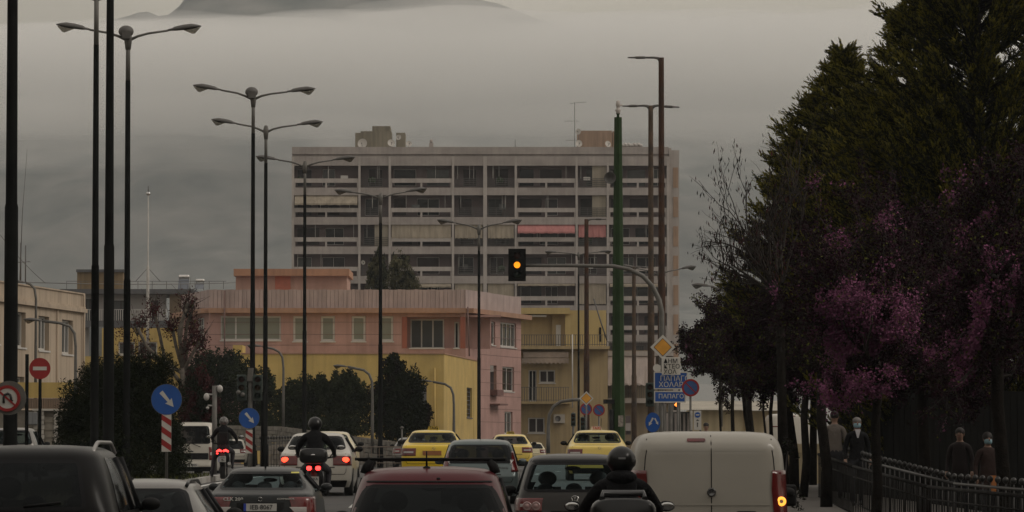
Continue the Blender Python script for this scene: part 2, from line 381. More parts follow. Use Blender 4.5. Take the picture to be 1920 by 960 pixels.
# recessed back wall with doors and windows; awnings, beams, railings bay by bay
bays = [(cols[i]+ (7 if i == 4 else 4.2), cols[i+1], i) for i in range(8)]
wide = {0, 2, 5, 7}
back = MB(); hs = []
lay = random.Random(4)
wins = []
special = {(0, 1): 'beige', (2, 2): 'beigebig', (3, 2): 'beigebig', (4, 2): 'beigebig', (5, 2): 'pink', (6, 2): 'pinkbig', (2, 4): 'half', (3, 4): 'full', (4, 4): 'full', (6, 4): 'full', (7, 4): 'fringe', (5, 4): 'fringe2'}
panel = {(1, 2): .5, (6, 0): .5, (6, 1): .5}
for (xa, xb, i) in bays:
    ua, ub = tu(xa), tu(xb); wd = ub-ua
    for r in range(8):
        yt = 310.6+PER*r; yb = yt+41.2
        vis = (r <= 4) or (i >= 6) or (i == 5 and r <= 5)
        if not vis: continue
        ztop, zbot = tz(yt), tz(yb)
        segs = []
        if i in wide:
            n = 2 if lay.random() < .7 else 3; u = ua+.25
            while u < ub-1.3:
                ww = lay.choice([1.5, 1.9, 2.3, 1.3]); 
                if u+ww > ub-.15: break
                segs.append((u, u+ww)); u += ww+lay.choice([.35, .6, 1.1])
        else:
            a = lay.uniform(.1, .9); segs = [(ua+a, ua+a+lay.uniform(1.3, 1.7))]
        for a, b in segs:
            hs.append((a, b, zbot+.25, ztop-.28)); wins.append((a, b, zbot+.25, ztop-.28))
Wt.holes(back, 0, UT, .8, tz(300), hs, rev=.2, w=DEP)
keep(back.build('back_wall', M_stuc), tb)
gls = [M_gl, M_gl, M_brown, M_brown, M_gl2, mat('dark_curtain', (.04, .036, .04), .7, scale=1, var=.4)]
for a, b, c, d in wins:
    f = Wt.window(tb, a, b, c, d, w=DEP+.08, n=lay.choice([1, 2, 2]), ft=.045, gm=lay.choice(gls), fm=lay.choice([M_fr, M_rail, M_brown]), sill=False, name='balcony_door')
    keep(f, tb)
for (xa, xb, i) in bays:
    ua, ub = tu(xa), tu(xb)
    for r in range(8):
        if not (r <= 4 or i >= 5): continue
        yt = 310.6+PER*r; ztop, zbot = tz(yt), tz(yt+41.2)
        if i in wide:
            mb = MB(); Wt.box(mb, ua+.02, ub-.02, tz(yt+32), tz(yt+24), -.02, .12)
            um = (ua+ub)/2; Wt.box(mb, um-.1, um+.1, zbot, tz(yt+32), .0, .12); Wt.box(mb, ua+.02, ua+.14, zbot, tz(yt+24), .0, .12); Wt.box(mb, ub-.14, ub-.02, zbot, tz(yt+24), 0, .12)
            keep(mb.build('balcony_beam', M_conc_l), tb)
        else:
            mb = MB()
            for k in range(5):
                z = zbot+.12+k*.2; Wt.box(mb, ua+.03, ub-.03, z, z+.045, .06, .1)
            for k in range(4):
                u = ua+.05+(ub-ua-.12)*k/3; Wt.box(mb, u, u+.035, zbot, zbot+.98, .04, .06)
            keep(mb.build('balcony_railing', M_rail), tb)
        # thin posts of the awning gear
        mb = MB()
        for k in range(lay.choice([1, 2, 3])):
            u = lay.uniform(ua+.3, ub-.3); mb.bar(Wt.p(u, zbot+.9, .3), Wt.p(u, ztop-.02, .3), .022, n=5)
        keep(mb.build('awning_post', M_fr), tb)
        sp = special.get((i, r))
        if sp:
            mb = MB(); m_ = M_awp if 'pink' in sp else M_aw
            zt = ztop-.03
            z1_ = {'beige': tz(yt+19), 'beigebig': tz(yt+26), 'pink': tz(yt+17), 'pinkbig': tz(yt+24), 'half': tz(yt+8), 'full': tz(yt+39), 'fringe': tz(yt+7), 'fringe2': tz(yt+5)}[sp]
            out_ = -.55 if sp in ('beige', 'pink', 'half', 'fringe', 'fringe2') else -.05
            n = 14; v = []
            for k in range(n+1):
                u = ua+.08+(ub-ua-.16)*k/n; s_ = .02*math.sin(k*2.1); v += [Wt.p(u, zt, .1), Wt.p(u, z1_+.18, out_*.8+s_), Wt.p(u, z1_+(.03 if k % 2 else -.02), out_*.8+s_)]
            f = []
            for k in range(n): f += [(3*k, 3*k+1, 3*k+4, 3*k+3), (3*k+1, 3*k+2, 3*k+5, 3*k+4)]
            mb.add(v, f); mb.bar(Wt.p(ua+.08, zt+.0, .1), Wt.p(ub-.08, zt, .1), .05, n=6)
            keep(mb.build('awning', m_, label='pink awning' if 'pink' in sp else None), tb)
        if (i, r) in panel:
            mb = MB(); u0 = ua+(ub-ua)*.5; Wt.box(mb, u0, ub-.05, zbot, ztop, .2, .26); keep(mb.build('side_screen', M_beige), tb)
# washing and pots seen on the balconies
for k in range(14):
    xa, xb, i = bays[lay.randrange(8)]; r = lay.randrange(5); ua, ub = tu(xa), tu(xb); u = lay.uniform(ua+.3, ub-1); yb = 310.6+PER*r+41.2
    if k % 2: mb = MB(); Wt.box(mb, u, u+lay.uniform(.5, .9), tz(yb-14), tz(yb-14-lay.uniform(6, 11)), .35, .37); keep(mb.build('laundry', M_fr if k % 4 == 1 else M_gl2), tb)
    else:
        mb = MB()
        for q_ in range(3): mb.ell(Wt.p(u+q_*.22, tz(yb)+.75+.1*(q_ % 2), .35), (.18, .16, .3), 8, 6)
        keep(mb.build('balcony_plant', mat('plant_green', (.03, .05, .02), .9, scale=4, var=.4)), tb)
# roof rooms
mb = MB()
for a, b, y0, y1 in ((665, 676, 249, 276), (675, 733, 246, 277), (697, 731, 236.5, 247), (742, 759, 249, 277)): pbox(mb, a, b, y0, y1, DT+4+.13*a % .7, DT+8)
keep(mb.build('stair_tower', mat('roof_render', (.25, .225, .17), .9, scale=.5, streak=.5, dirt=.3)), tb)
mb = MB(); pbox(mb, 1083, 1148, 245, 277, DT+4, DT+8); pbox(mb, 1149, 1152, 246, 277, DT+4.3, DT+7.8)
keep(mb.build('lift_room', mat('rust_render', (.36, .25, .18), .9, scale=.5, streak=.5, dirt=.3)), tb)
mb = MB(); pbox(mb, 804, 812, 268, 277, DT+2, DT+2.6); mb.lathe((X(808, DT+2.2), DT+2.2, Z(264, DT+2.2)), [(0, -.2), (.14, -.2), (.17, 0), (.1, .12), (0, .2)], 10)
keep(mb.build('chimney', M_conc), tb)
def dish(px, py, d, r, az=0, label='', wall=False, g='satellite dishes on the roof of the tall block', legz=None):
    t = empty('satellite_dish', (X(px, d), d, (legz if legz is not None else Z(py, d)-r*1.25)), az, label=label, cat='satellite dish', group=g)
    h = Z(py, d)-t.location.z
    mb = MB(); v = []; pr = [(r*k/5, .22*r*(k/5)**2) for k in range(6)]
    mb.lathe((0, 0, 0), pr, 18, 'y'); mb.lathe((0, .0, 0), [(a, b+.02) for a, b in pr[::-1]], 18, 'y')
    for i, q in enumerate(mb.v): x, y, z = q; mb.v[i] = (x, -y+.25*z, z+h)
    mb.build('reflector', mat('dish_paint', (.52, .49, .45), .6, scale=3, dirt=.3), t)
    MB().bar((0, .1, 0), (0, .1, h), .035, n=6).build('mast', M_rail, t)
    MB().bar((0, -.02, h-r*.8), (0, -r*.9, h), .02, n=5).box((-.05, -r*.95, h-.05), (.05, -r*.8, h+.05)).build('receiver_arm', M_rail, t)
    return t
dish(679, 269, DT+2, .5, -.2, 'large grey dish on the tall block roof, left of the stair tower')
dish(732.5, 268, DT+1.9, .38, .25, 'white dish low on the right side of the stair tower')
dish(747, 257.5, DT+2.8, .28, -.3, 'small white dish mounted high beside the stair tower')
dish(766, 269.5, DT+2.2, .3, .2, 'grey dish standing alone right of the stair tower')
dish(1085, 247, DT+2.2, .3, -.3, 'upper dish on the left edge of the rust-coloured roof room', legz=Z(277, DT+2.2))
dish(1085.5, 269, DT+1.8, .36, .2, 'lower round dish at the foot of the rust-coloured roof room')
dish(1140, 270, DT+2, .33, .5, 'dark dish in front of the rust-coloured roof room')
dish(680, 492, DT+.45, .22, .3, 'small white dish on a balcony behind the two rooftop trees', g='', legz=Z(516, DT+.4))
def antenna(px, pytop, pybot, d, arms, label, r=.03):
    t = empty('aerial', (X(px, d), d, Z(pybot, d)), 0, label=label, cat='antenna'); h = Z(pytop, d)-t.location.z
    MB().bar((0, 0, 0), (0, 0, h), r, n=6).build('mast', M_rail, t)
    for py, a, b, sl in arms:
        z = Z(py, d)-t.location.z; mb = MB().bar((a, 0, z), (b, 0, z+sl), r*.55, n=5)
        for k in range(5): x = a+(b-a)*k/4; zz = z+sl*k/4; mb.bar((x, -.35, zz), (x, .35, zz), r*.4, n=4)
        mb.build('aerial_bar', M_rail, t)
    return t
antenna(1078, 192, 277, DT+1.6, [(194, -.5, 1.2, .15), (227, -1.1, .5, 0), (263, -.9, .2, 0)], 'tall television aerial on the roof left of the rust-coloured roof room')
antenna(966, 262, 277, DT+1.6, [], 'short bare rod aerial on the middle of the long roof')
# bundles of rolled covers on the roof edge
for px, w_ in ((1176, 13), (1194, 15)):
    mb = MB()
    for k in range(5): mb.ell((X(px-w_/2+k*w_/4, DT+1), DT+1, Z(273-(k % 2)*2, DT+1)), (.25, .3, .2), 8, 6)
    mb.build('plastic_bundle', mat('bundle_plastic', (.5, .47, .44), .5, scale=2, dirt=.5), label='pale bundle on the tall roof, %s of two' % ('left' if px < 1180 else 'right'), cat='bundle', group='pale bundles on the roof edge')

# ---- pink office building
DP = 280.0
M_pink = mat('pink_render', (.42, .255, .225), .9, scale=.9, var=.12, streak=.25, dirt=.22, bump=.1)
M_pinkd = mat('pink_groove', (.16, .10, .09), .9)
M_cor = mat('orange_cornice', (.36, .21, .14), .85, scale=.8, streak=.2)
M_par = mat('parapet_panel', (.41, .32, .30), .85, scale=1.1, var=.12, streak=.35, dirt=.1)
M_red = mat('terracotta_column', (.30, .10, .065), .85, scale=.8)
pk = empty('office_building', (X(630, DP), DP, 1.0), label='pink office building with grey panelled parapet and orange cornice', cat='building')
Wf = Wall((X(391, DP), DP), (X(873, DP), DP)); Wl = Wall((X(339, 290), 290), (X(391, DP), DP)); Wr2 = Wall((X(873, DP), DP), (X(977, 294), 294))
def fu(px): return X(px, DP)-X(391, DP)
fz = lambda py: Z(py, DP)
ZT, ZC1, ZC0 = fz(543), fz(578), fz(587)
mb = MB()
front_h = [(fu(413), fu(526), fz(638), fz(592.6))]+[(fu(a), fu(b), fz(640), fz(592.6)) for a, b in ((549, 575), (601, 627.5), (659, 685), (711, 737))]
log = (fu(753), Wf.len, fz(653), fz(594))
Wf.holes(mb, 0, Wf.len, 1, ZC0, front_h+[log], rev=.2)
side_h = []
def sw(a, b, y0, y1): side_h.append((Wr2.u(a), Wr2.u(b), Wr2.z((a+b)/2, y1), Wr2.z((a+b)/2, y0)))
sw(908, 915, 603, 646); sw(921, 928.6, 603, 647); sw(938, 968, 605, 651); sw(942, 964, 688, 734); sw(946, 961, 772, 814); sw(919, 931, 685, 742)
Wr2.holes(mb, 0, Wr2.len, 1, ZC0, side_h+[(0, Wr2.u(894), fz(653), fz(594))], rev=.2)
lh = (Wl.u(368), Wl.u(382), Wl.z(375, 655), Wl.z(375, 596)); Wl.holes(mb, 0, Wl.len, 1, ZC0, [lh], rev=.2)
# loggia interior
zl0, zl1 = fz(653), fz(594)
Wf.box(mb, fu(753), Wf.len+.0, zl0-.15, zl0, .2, 1.6); Wf.box(mb, fu(753), Wf.len+2.3, zl1, zl1+.12, .2, 3.6)
Wf.holes(mb, fu(753), Wf.len+1.6, zl0, zl1, [(fu(768), fu(832), zl0+.02, fz(597)), (fu(851), fu(860), zl0+.02, fz(602))], rev=.15, w=1.6)
Wf.box(mb, fu(753)-.1, fu(753), zl0, zl1, .2, 1.6)
keep(mb.build('wall', M_pink), pk)
for a, b, c, d in front_h[:1]: keep(Wf.window(pk, a, b, c, d, n=4, ft=.1, gm=M_blind), pk)
for a, b, c, d in front_h[1:]: keep(Wf.window(pk, a, b, c, d, n=1, ft=.14, gm=M_blind), pk)
keep(Wf.window(pk, fu(768), fu(832), zl0+.02, fz(597), w=1.62, n=3, ft=.09, gm=M_gl2), pk)
keep(Wf.window(pk, fu(851), fu(860), zl0+.02, fz(602), w=1.62, n=1, ft=.09, gm=M_gl, name='door'), pk)
for k, (a, b, c, d) in enumerate(side_h[:5]): keep(Wr2.window(pk, a, b, c, d, n=(1, 1, 4, 2, 2)[k], ft=.1, gm=(M_gl, M_gl, M_gl2, M_gl, M_gl2)[k]), pk)
keep(Wl.window(pk, *lh, n=3, ft=.07, gm=M_gl2, bars=3), pk)
for px in (753.5, 863):
    mb = MB(); Wf.box(mb, fu(px), fu(px+9.5), zl0, zl1, -.02, .36); keep(mb.build('loggia_column', M_red), pk)
mb = MB(); Wr2.box(mb, Wr2.u(919), Wr2.u(931), Wr2.z(925, 742), Wr2.z(925, 731), -.5, .0); Wr2.box(mb, Wr2.u(919)-.1, Wr2.u(931)+.4, Wr2.z(925, 760), Wr2.z(925, 757), -.7, -.0)
keep(mb.build('side_balcony', mat('dark_pink_balcony', (.16, .085, .075), .85, scale=1)), pk)
mb = MB()
for wl, e0, e1 in ((Wl, -.6, 0), (Wf, 0, 0), (Wr2, 0, .9)):
    wl.box(mb, e0, wl.len+e1, ZC0, ZC1, -.55, .0)
keep(mb.build('cornice', M_cor), pk)
mb = MB()
for wl in (Wl, Wf, Wr2):
    wl.box(mb, 0.0, wl.len, ZC1+.004, ZT-.02, .06, .2); u = 0; k = 0
    while u < wl.len-.05:
        s_ = .275*(1+.1*math.sin(k*3.1)) if wl is not Wr2 else 3.2; wl.box(mb, u+.012, min(u+s_-.012, wl.len-.01), ZC1+.006, ZT+.015*math.sin(k*1.7), .0, .055); u += s_; k += 1
mb.box((X(400, DP), DP+.3, ZC1-.1), (X(860, DP), 300, ZC1+.3))
keep(mb.build('parapet', M_par), pk)
mb = MB()
for py in (604, 627, 647, 662):
    Wf.box(mb, 0, fu(752), fz(py+.5), fz(py-.4), -.006, .0)
    for q in (0, ): Wr2.box(mb, Wr2.u(896), Wr2.len, fz(py+.5), fz(py-.4), -.006, .0)
for py in (690, 715, 740, 765, 790): Wr2.box(mb, 0, Wr2.len, fz(py+.5), fz(py-.4), -.006, .0)
hcut = MB(); hcut.v = mb.v; hcut.f = mb.f; hcut.sm = mb.sm; hcut.mi = mb.mi
keep(hcut.build('groove', M_pinkd), pk)
mb = MB(); pbox(mb, 441, 650, 516, 545, 286, 292)
keep(mb.build('penthouse', mat('penthouse_pink', (.44, .275, .22), .9, scale=.6, streak=.2)), pk)
mb = MB(); pbox(mb, 437, 654, 504, 517, 285.4, 292.6)
keep(mb.build('penthouse_fascia', mat('penthouse_orange', (.40, .215, .13), .85, scale=.7, streak=.3)), pk)
mb = MB(); pbox(mb, 515, 544, 517.5, 545, 285.96, 286); keep(mb.build('roof_door', mat('coral_door', (.42, .14, .09), .7)), pk)
# drain pipe and cables on the facade
mb = MB().tube([P(421, 545, 279.4), P(421, 700, 279.4)], .05, 6).tube([P(877, 575, 279.2), P(880, 668, 279.2)], .05, 6)
keep(mb.build('drain_pipe', M_pinkd), pk)

# ---- yellow annex in front
DY = 262.0
M_yel = mat('yellow_render', (.54, .385, .13), .9, scale=.9, var=.10, streak=.2, dirt=.2, bump=.1)
yl = empty('annex_building', (X(700, DY), DY, 1.0), label='plain yellow flat-roofed annex in front of the pink building', cat='building')
Wy = Wall((X(452, DY), DY), (X(832, DY), DY)); Wy2 = Wall((X(832, DY), DY), (X(918, 291), 291))
mb = MB(); Wy.holes(mb, 0, Wy.len, 1, Z(664, DY), [(X(778, DY)-X(452, DY), X(800, DY)-X(452, DY), Z(758, DY), Z(721, DY))], rev=.1)
yh = (Wy2.u(875), Wy2.u(885), Wy2.z(880, 783), Wy2.z(880, 727)); Wy2.holes(mb, 0, Wy2.len, 1, Z(664, DY), [yh], rev=.2)
mb.add([(X(452, DY), DY, Z(664, DY)), (X(832, DY), DY, Z(664, DY)), (X(918, 291), 291, Z(664, DY)), (X(452, DY), 279.9, Z(664, DY))], [(0, 1, 2, 3)])
keep(mb.build('wall', M_yel), yl)
mb = MB(); pbox(mb, 436, 454, 647, 700, DY+1, DY+4); keep(mb.build('side_turret', M_yel), yl)
mb = MB(); Wy.box(mb, 0, Wy.len+.04, Z(664, DY)+.002, Z(661.5, DY), -.05, .3); Wy2.box(mb, 0, Wy2.len, Z(664, DY)+.002, Z(661.5, DY), -.05, .3); keep(mb.build('coping', M_cor), yl)
mb = MB(); Wy.box(mb, X(778, DY)-X(452, DY)+.01, X(800, DY)-X(452, DY)-.01, Z(758, DY)+.01, Z(721, DY)-.01, .05, .09); keep(mb.build('grey_shutter', mat('grey_shutter', (.12, .12, .13), .6, scale=2)), yl)
keep(Wy2.window(yl, *yh, n=1, ft=.08, gm=M_gl, fm=M_rail, bars=6), yl)
mb = MB().bar(P(815, 690, DY-.1), P(815, 840, DY-.1), .06, n=8).bar(P(887, 675, 280), P(887, 840, 280), .04, n=6); keep(mb.build('drain_pipe', M_yel), yl)

# ---- ochre apartment house, right of the pink building
DO = 300.0
M_och = mat('ochre_render', (.42, .32, .175), .9, scale=.5, var=.1, streak=.3, dirt=.12, bump=.1)
M_ochl = mat('light_ochre_render', (.50, .38, .17), .9, scale=.5, var=.1, streak=.2)
oc = empty('apartment_house', (X(1050, DO), DO, 1.0), label='ochre apartment house with two railed balconies beside the pink building', cat='apartment building')
Wo = Wall((X(960, DO), DO), (X(1140, DO), DO)); ou = lambda px: X(px, DO)-X(960, DO); oz = lambda py: Z(py, DO)
lo_h = [(ou(991), ou(1006), oz(753), oz(694)), (ou(1011), ou(1041), oz(718), oz(694)), (ou(990), ou(1021), oz(812), oz(783))]
mb = MB(); Wo.holes(mb, 0, Wo.len, 1, oz(651), lo_h, rev=.2); Wo.box(mb, Wo.len-.02, Wo.len, 1, oz(651), 0, 8)
keep(mb.build('wall', M_och), oc)
mb = MB(); Wo.box(mb, -.1, Wo.len+.1, oz(655), oz(649.5), -.9, 8); Wo.box(mb, 0, ou(1069), oz(757.5), oz(753), -1.1, -.002); keep(mb.build('balcony_slab', M_och), oc)
mb = MB(); Wo.box(mb, 0, ou(1036), oz(649), oz(588), 2.0, 6); Wo.box(mb, ou(1036), ou(1060), oz(649), oz(588), 1.6, 6); keep(mb.build('penthouse_wall', M_och), oc)
mb = MB(); Wo.box(mb, ou(1060), ou(1137.5), oz(649), oz(581), 1.0, 6.2); keep(mb.build('penthouse_side', M_ochl), oc)
mb = MB(); Wo.box(mb, -.2, ou(1069), oz(588), oz(576.5), .7, 6.3); keep(mb.build('penthouse_fascia', M_ochl), oc)
mb = MB(); Wo.box(mb, ou(1043), ou(1052), oz(649), oz(608), 1.55, 1.6); keep(mb.build('door', M_fr), oc)
mb = MB(); Wo.box(mb, ou(1124), ou(1128), oz(640), oz(613), .95, 1.0); keep(mb.build('vent_window', M_gl), oc)
keep(Wo.window(oc, *lo_h[0], n=2, ft=.07, gm=M_gl, name='door'), oc); keep(Wo.window(oc, *lo_h[1], n=2, ft=.09, gm=M_brown), oc); keep(Wo.window(oc, *lo_h[2], n=2, ft=.09, gm=M_brown), oc)
for (x0, x1, y0, y1, w_) in ((0, ou(1138), 649, 628, -.86), (0, ou(1067), 753, 726, -1.05)):
    mb = MB(); Wo.box(mb, x0, x1, oz(y1+1), oz(y1), w_, w_+.05); Wo.box(mb, x0, x1, oz(y0-2), oz(y0-3), w_, w_+.04); u = x0
    while u < x1: Wo.box(mb, u, u+.045, oz(y0), oz(y1), w_+.01, w_+.03); u += .17
    keep(mb.build('balcony_railing', M_rail), oc)
mb = MB(); Wo.box(mb, ou(981), ou(1066), oz(671), oz(661), -.75, -.5); Wo.box(mb, ou(981), ou(1066), oz(664), oz(660), -.5, 0)
n = 22; v = []
for k in range(n+1): u = ou(978)+(ou(1066)-ou(978))*k/n; v += [Wo.p(u, oz(672), -.8), Wo.p(u, oz(681.5+1.6*math.cos(k*math.pi)), -.82)]
mb.add(v, [(2*k, 2*k+1, 2*k+3, 2*k+2) for k in range(n)]); keep(mb.build('awning', mat('old_awning', (.36, .28, .22), .85, scale=2, dirt=.5)), oc)
mb = MB(); Wo.box(mb, ou(981), ou(1025), oz(593), oz(590), .9, 2.0); keep(mb.build('rolled_awning', M_fr), oc)
mb = MB(); Wo.box(mb, ou(1038), ou(1059), oz(793), oz(777), -.35, -.03)
mb.lathe(Wo.p(ou(1046), oz(785), -.355), [(0, 0), (.2, 0), (.2, -.02)], 18, 'y', mi=1)
keep(mb.build('air_conditioner', [mat('ac_casing', (.48, .44, .38), .6, dirt=.3), M_rail]), oc)
mb = MB().bar(Wo.p(ou(1073), oz(628), -.95), Wo.p(ou(1073), oz(765), -.95), .045, n=8); keep(mb.build('drain_pipe', M_fr), oc)
mb = MB().tube([P(1113, 560, DO-1), P(1127, 605, DO-1), P(1138, 638, DO-1)], .05, 6); keep(mb.build('guy_bar', M_rail), oc)

# ---- low block with big white awning
DB = 306.0
lb = empty('corner_building', (X(1200, DB), DB, 1.0), label='cream corner building with a wide white awning over its balcony', cat='building')
Wb = Wall((X(1137, DB), DB), (X(1262, DB), DB)); bu = lambda px: X(px, DB)-X(1137, DB); bz = lambda py: Z(py, DB)
mb = MB(); Wb.holes(mb, 0, Wb.len, 1, bz(657), [(bu(1150), bu(1190), bz(745), bz(675)), (bu(1173), bu(1183), bz(815), bz(780))], rev=.6); Wb.box(mb, Wb.len-.1, Wb.len, 1, bz(657), 0, 9); Wb.box(mb, bu(1145), bu(1195), bz(750), bz(670), .6, .7)
keep(mb.build('wall', mat('drab_render', (.27, .215, .15), .9, scale=.5, streak=.3)), lb)
mb = MB(); Wb.box(mb, 0, Wb.len, bz(668), bz(659), -1.1, 1); Wb.box(mb, 0, Wb.len, bz(756), bz(747), -1.15, -.002); keep(mb.build('balcony_slab', M_conc_l), lb)
v = []; n = 20
for k in range(n+1):
    u = bu(1137)+(bu(1229)-bu(1137))*k/n; v += [Wb.p(u, bz(669), -1.0), Wb.p(u-.15, bz(719), -1.7+.04*math.sin(k*1.3)), Wb.p(u-.15, bz(723+1.2*math.cos(k*math.pi)), -1.72)]
f = []
for k in range(n): f += [(3*k, 3*k+1, 3*k+4, 3*k+3), (3*k+1, 3*k+2, 3*k+5, 3*k+4)]
keep(MB().add(v, f).build('awning', mat('white_awning', (.47, .40, .37), .85, scale=.6, streak=.3)), lb)
for y0, y1, m in ((747, 722, None), (657, 641, None)):
    mb = MB(); Wb.box(mb, 0, Wb.len, bz(y1+1), bz(y1), -1.12, -1.06); u = 0
    while u < Wb.len: Wb.box(mb, u, u+.03, bz(y0), bz(y1), -1.1, -1.07); u += .13
    keep(mb.build('balcony_railing', M_rail), lb)

# ---- low cream shop far right, with corrugated roof
DK = 215.0
kk = empty('low_shop', (X(1340, DK), DK, 1.0), label='low cream building with a pale lean-to roof behind the tree trunks', cat='building')
mb = MB(); pbox(mb, 1299, 1392, 767, 850, DK, DK+8); pbox(mb, 1392, 1480, 770, 850, DK+1, DK+9); keep(mb.build('wall', mat('cream_shop_wall', (.50, .41, .26), .9, scale=.7, streak=.3, dirt=.1)), kk)
mb = MB()
for k in range(46):
    a = 1270+k*4.6; mb.add([P(a, 768.5+.02*k, DK-.7), P(a+4.3, 768.5+.02*k, DK-.7), P(a+5.3, 752, DK+7), P(a+.8, 752, DK+7)], [(0, 1, 2, 3)])
    mb.add([P(a+4.2, 767.7, DK-.7), P(a+4.6, 767.7, DK-.7), P(a+5.7, 751.3, DK+7), P(a+5.2, 751.3, DK+7)], [(0, 1, 2, 3)])
keep(mb.build('roof', mat('corrugated_roof', (.40, .36, .29), .6, scale=2, dirt=.5)), kk)
mb = MB(); pbox(mb, 1240, 1299, 772, 850, DK+.5, DK+8); keep(mb.build('shutter_wall', mat('dark_shutters', (.10, .095, .085), .7, scale=1, var=.3)), kk)
mb = MB()
for k in range(7): pbox(mb, 1241+k*8, 1245+k*8, 775, 850, DK+.38, DK+.5)
keep(mb.build('shutter_post', M_conc), kk)

# ---- left cream corner building running along the street
cb = empty('cream_building', (-19, 170, 1), label='cream two-storey building with a moulded cornice at the left edge', cat='building')
Wc = Wall((X(-60, 160.5), 160.5), (X(155, 178), 178))
M_crm = mat('cream_render', (.46, .37, .28), .9, scale=.5, var=.08, streak=.35, dirt=.12, bump=.12)
ch = []
for a, b, y0, y1 in ((-22, -2, 580, 644), (26, 47, 585, 651), (71, 91, 593, 657), (115, 135.5, 600, 664), (22, 45, 706, 740)):
    m = (a+b)/2; ch.append((Wc.u(a), Wc.u(b), Wc.z(m, y1), Wc.z(m, y0)))
zt_ = Wc.z(100, 544.5)
mb = MB(); Wc.holes(mb, 0, Wc.len, 1, zt_, ch, rev=.3)
mb.box((X(155, 178)-9, 178, 1), (X(155, 178)-.003, 178.2, zt_)); 
mb.add([Wc.p(0, zt_, 0), Wc.p(Wc.len, zt_, 0), Wc.p(Wc.len, zt_, 9), Wc.p(0, zt_, 9)], [(0, 1, 2, 3)])
keep(mb.build('wall', M_crm), cb)
for h in ch: keep(Wc.window(cb, *h, n=3, ft=.09, gm=M_gl2, w=.18), cb)
mb = MB(); zc = Wc.z(100, 572); Wc.box(mb, 0, Wc.len+.1, zc-.16, zc, -.16, -.002); Wc.box(mb, 0, Wc.len+.06, zc, zc+.09, -.09, -.002); Wc.box(mb, 0, Wc.len+.06, zt_+.002, zt_+.06, -.06, .25)
keep(mb.build('cornice', M_crm), cb)
mb = MB(); u = Wc.u(104); mb.bar(Wc.p(u, 1, -.06), Wc.p(u, zc-.2, -.06), .035, n=6); u = Wc.u(152); mb.bar(Wc.p(u, 1.5, -.1), Wc.p(u, zt_, -.1), .05, n=6)
keep(mb.build('drain_pipe', M_crm), cb)

# ---- grey apartment house far left with brown roof room
DG = 330.0
ga = empty('grey_apartment_house', (X(250, DG), DG, 1), label='dark grey apartment house with brown roof room, far left', cat='apartment building')
M_dg = mat('dark_grey_render', (.10, .10, .105), .9, scale=.6, streak=.2)
Wg = Wall((X(150, DG), DG), (X(352, DG), DG)); gu = lambda px: X(px, DG)-X(150, DG); gz_ = lambda py: Z(py, DG)
mb = MB(); Wg.box(mb, -1.5, Wg.len+.5, gz_(552), gz_(543), -1.2, 8); Wg.box(mb, -1.0, gu(318), gz_(615), gz_(602), -1.2, 0); keep(mb.build('floor_slab', M_dg), ga)
gh = [(gu(159), gu(176), gz_(602), gz_(560)), (gu(209), gu(242), gz_(602), gz_(563)), (gu(282), gu(296), gz_(602), gz_(563))]
mb = MB(); Wg.holes(mb, 0, gu(311), 1, gz_(552), gh, rev=.2); keep(mb.build('wall', mat('pale_grey_wall', (.33, .31, .30), .9, scale=.5)), ga)
for h in gh: keep(Wg.window(ga, *h, n=2, ft=.08, gm=M_gl2, fm=M_brown, sill=False), ga)
mb = MB(); Wg.box(mb, gu(318), Wg.len, 1, gz_(552), -.6, 7); keep(mb.build('brown_wall', mat('brown_render', (.20, .15, .10), .9, scale=.5)), ga)
mb = MB(); pbox(mb, 143, 229, 508, 544, DG+2, DG+7); keep(mb.build('roof_room', mat('ochre_brown', (.22, .155, .085), .9, scale=.5, streak=.4)), ga)
mb = MB(); pbox(mb, 141, 231, 505, 510, DG+1.8, DG+7.2); keep(mb.build('roof_fascia', M_dg), ga)
for y0, y1, w_, u1 in ((602, 581, -1.15, gu(313)), (543, 528, -1.1, gu(352)+3)):
    mb = MB(); Wg.box(mb, -1, u1, gz_(y1+.8), gz_(y1), w_, w_+.05); u = -1.
    st = .16 if y0 > 560 else 1.1
    while u < u1: Wg.box(mb, u, u+.04, gz_(y0), gz_(y1), w_+.01, w_+.04); u += st
    keep(mb.build('balcony_railing', M_fr if y0 > 560 else M_rail), ga)
for px, py, lb_ in ((344, 519, 'solar water heater with a horizontal tank, left of two on the grey roof'), (374, 526, 'solar water heater on the right end of the grey roof')):
    t = empty('solar_heater', (X(px, DG+1), DG+1, gz_(543)), 0, label=lb_, cat='solar heater', group='solar water heaters'); zz = Z(py, DG+1)-gz_(543)
    k = .68 if px < 350 else .55
    MB().lathe((0, 0, zz), [(0, -.62*k), (.2*k, -.6*k), (.24*k, -.5*k), (.24*k, .5*k), (.2*k, .6*k), (0, .62*k)], 14, 'x').build('tank', mat('heater_tank', (.6, .58, .55), .25, metal=.8), t)
    MB().add([(-.6*k, -.1, zz-.2), (.6*k, -.1, zz-.2), (.6*k, -.9, .05), (-.6*k, -.9, .05)], [(0, 1, 2, 3)]).build('solar_panel', mat('solar_glass', (.10, .11, .13), .15), t)
    MB().bar((-.5*k, .1, 0), (-.5*k, .1, zz), .025, n=5).bar((.5*k, .1, 0), (.5*k, .1, zz), .025, n=5).build('stand', M_rail, t)
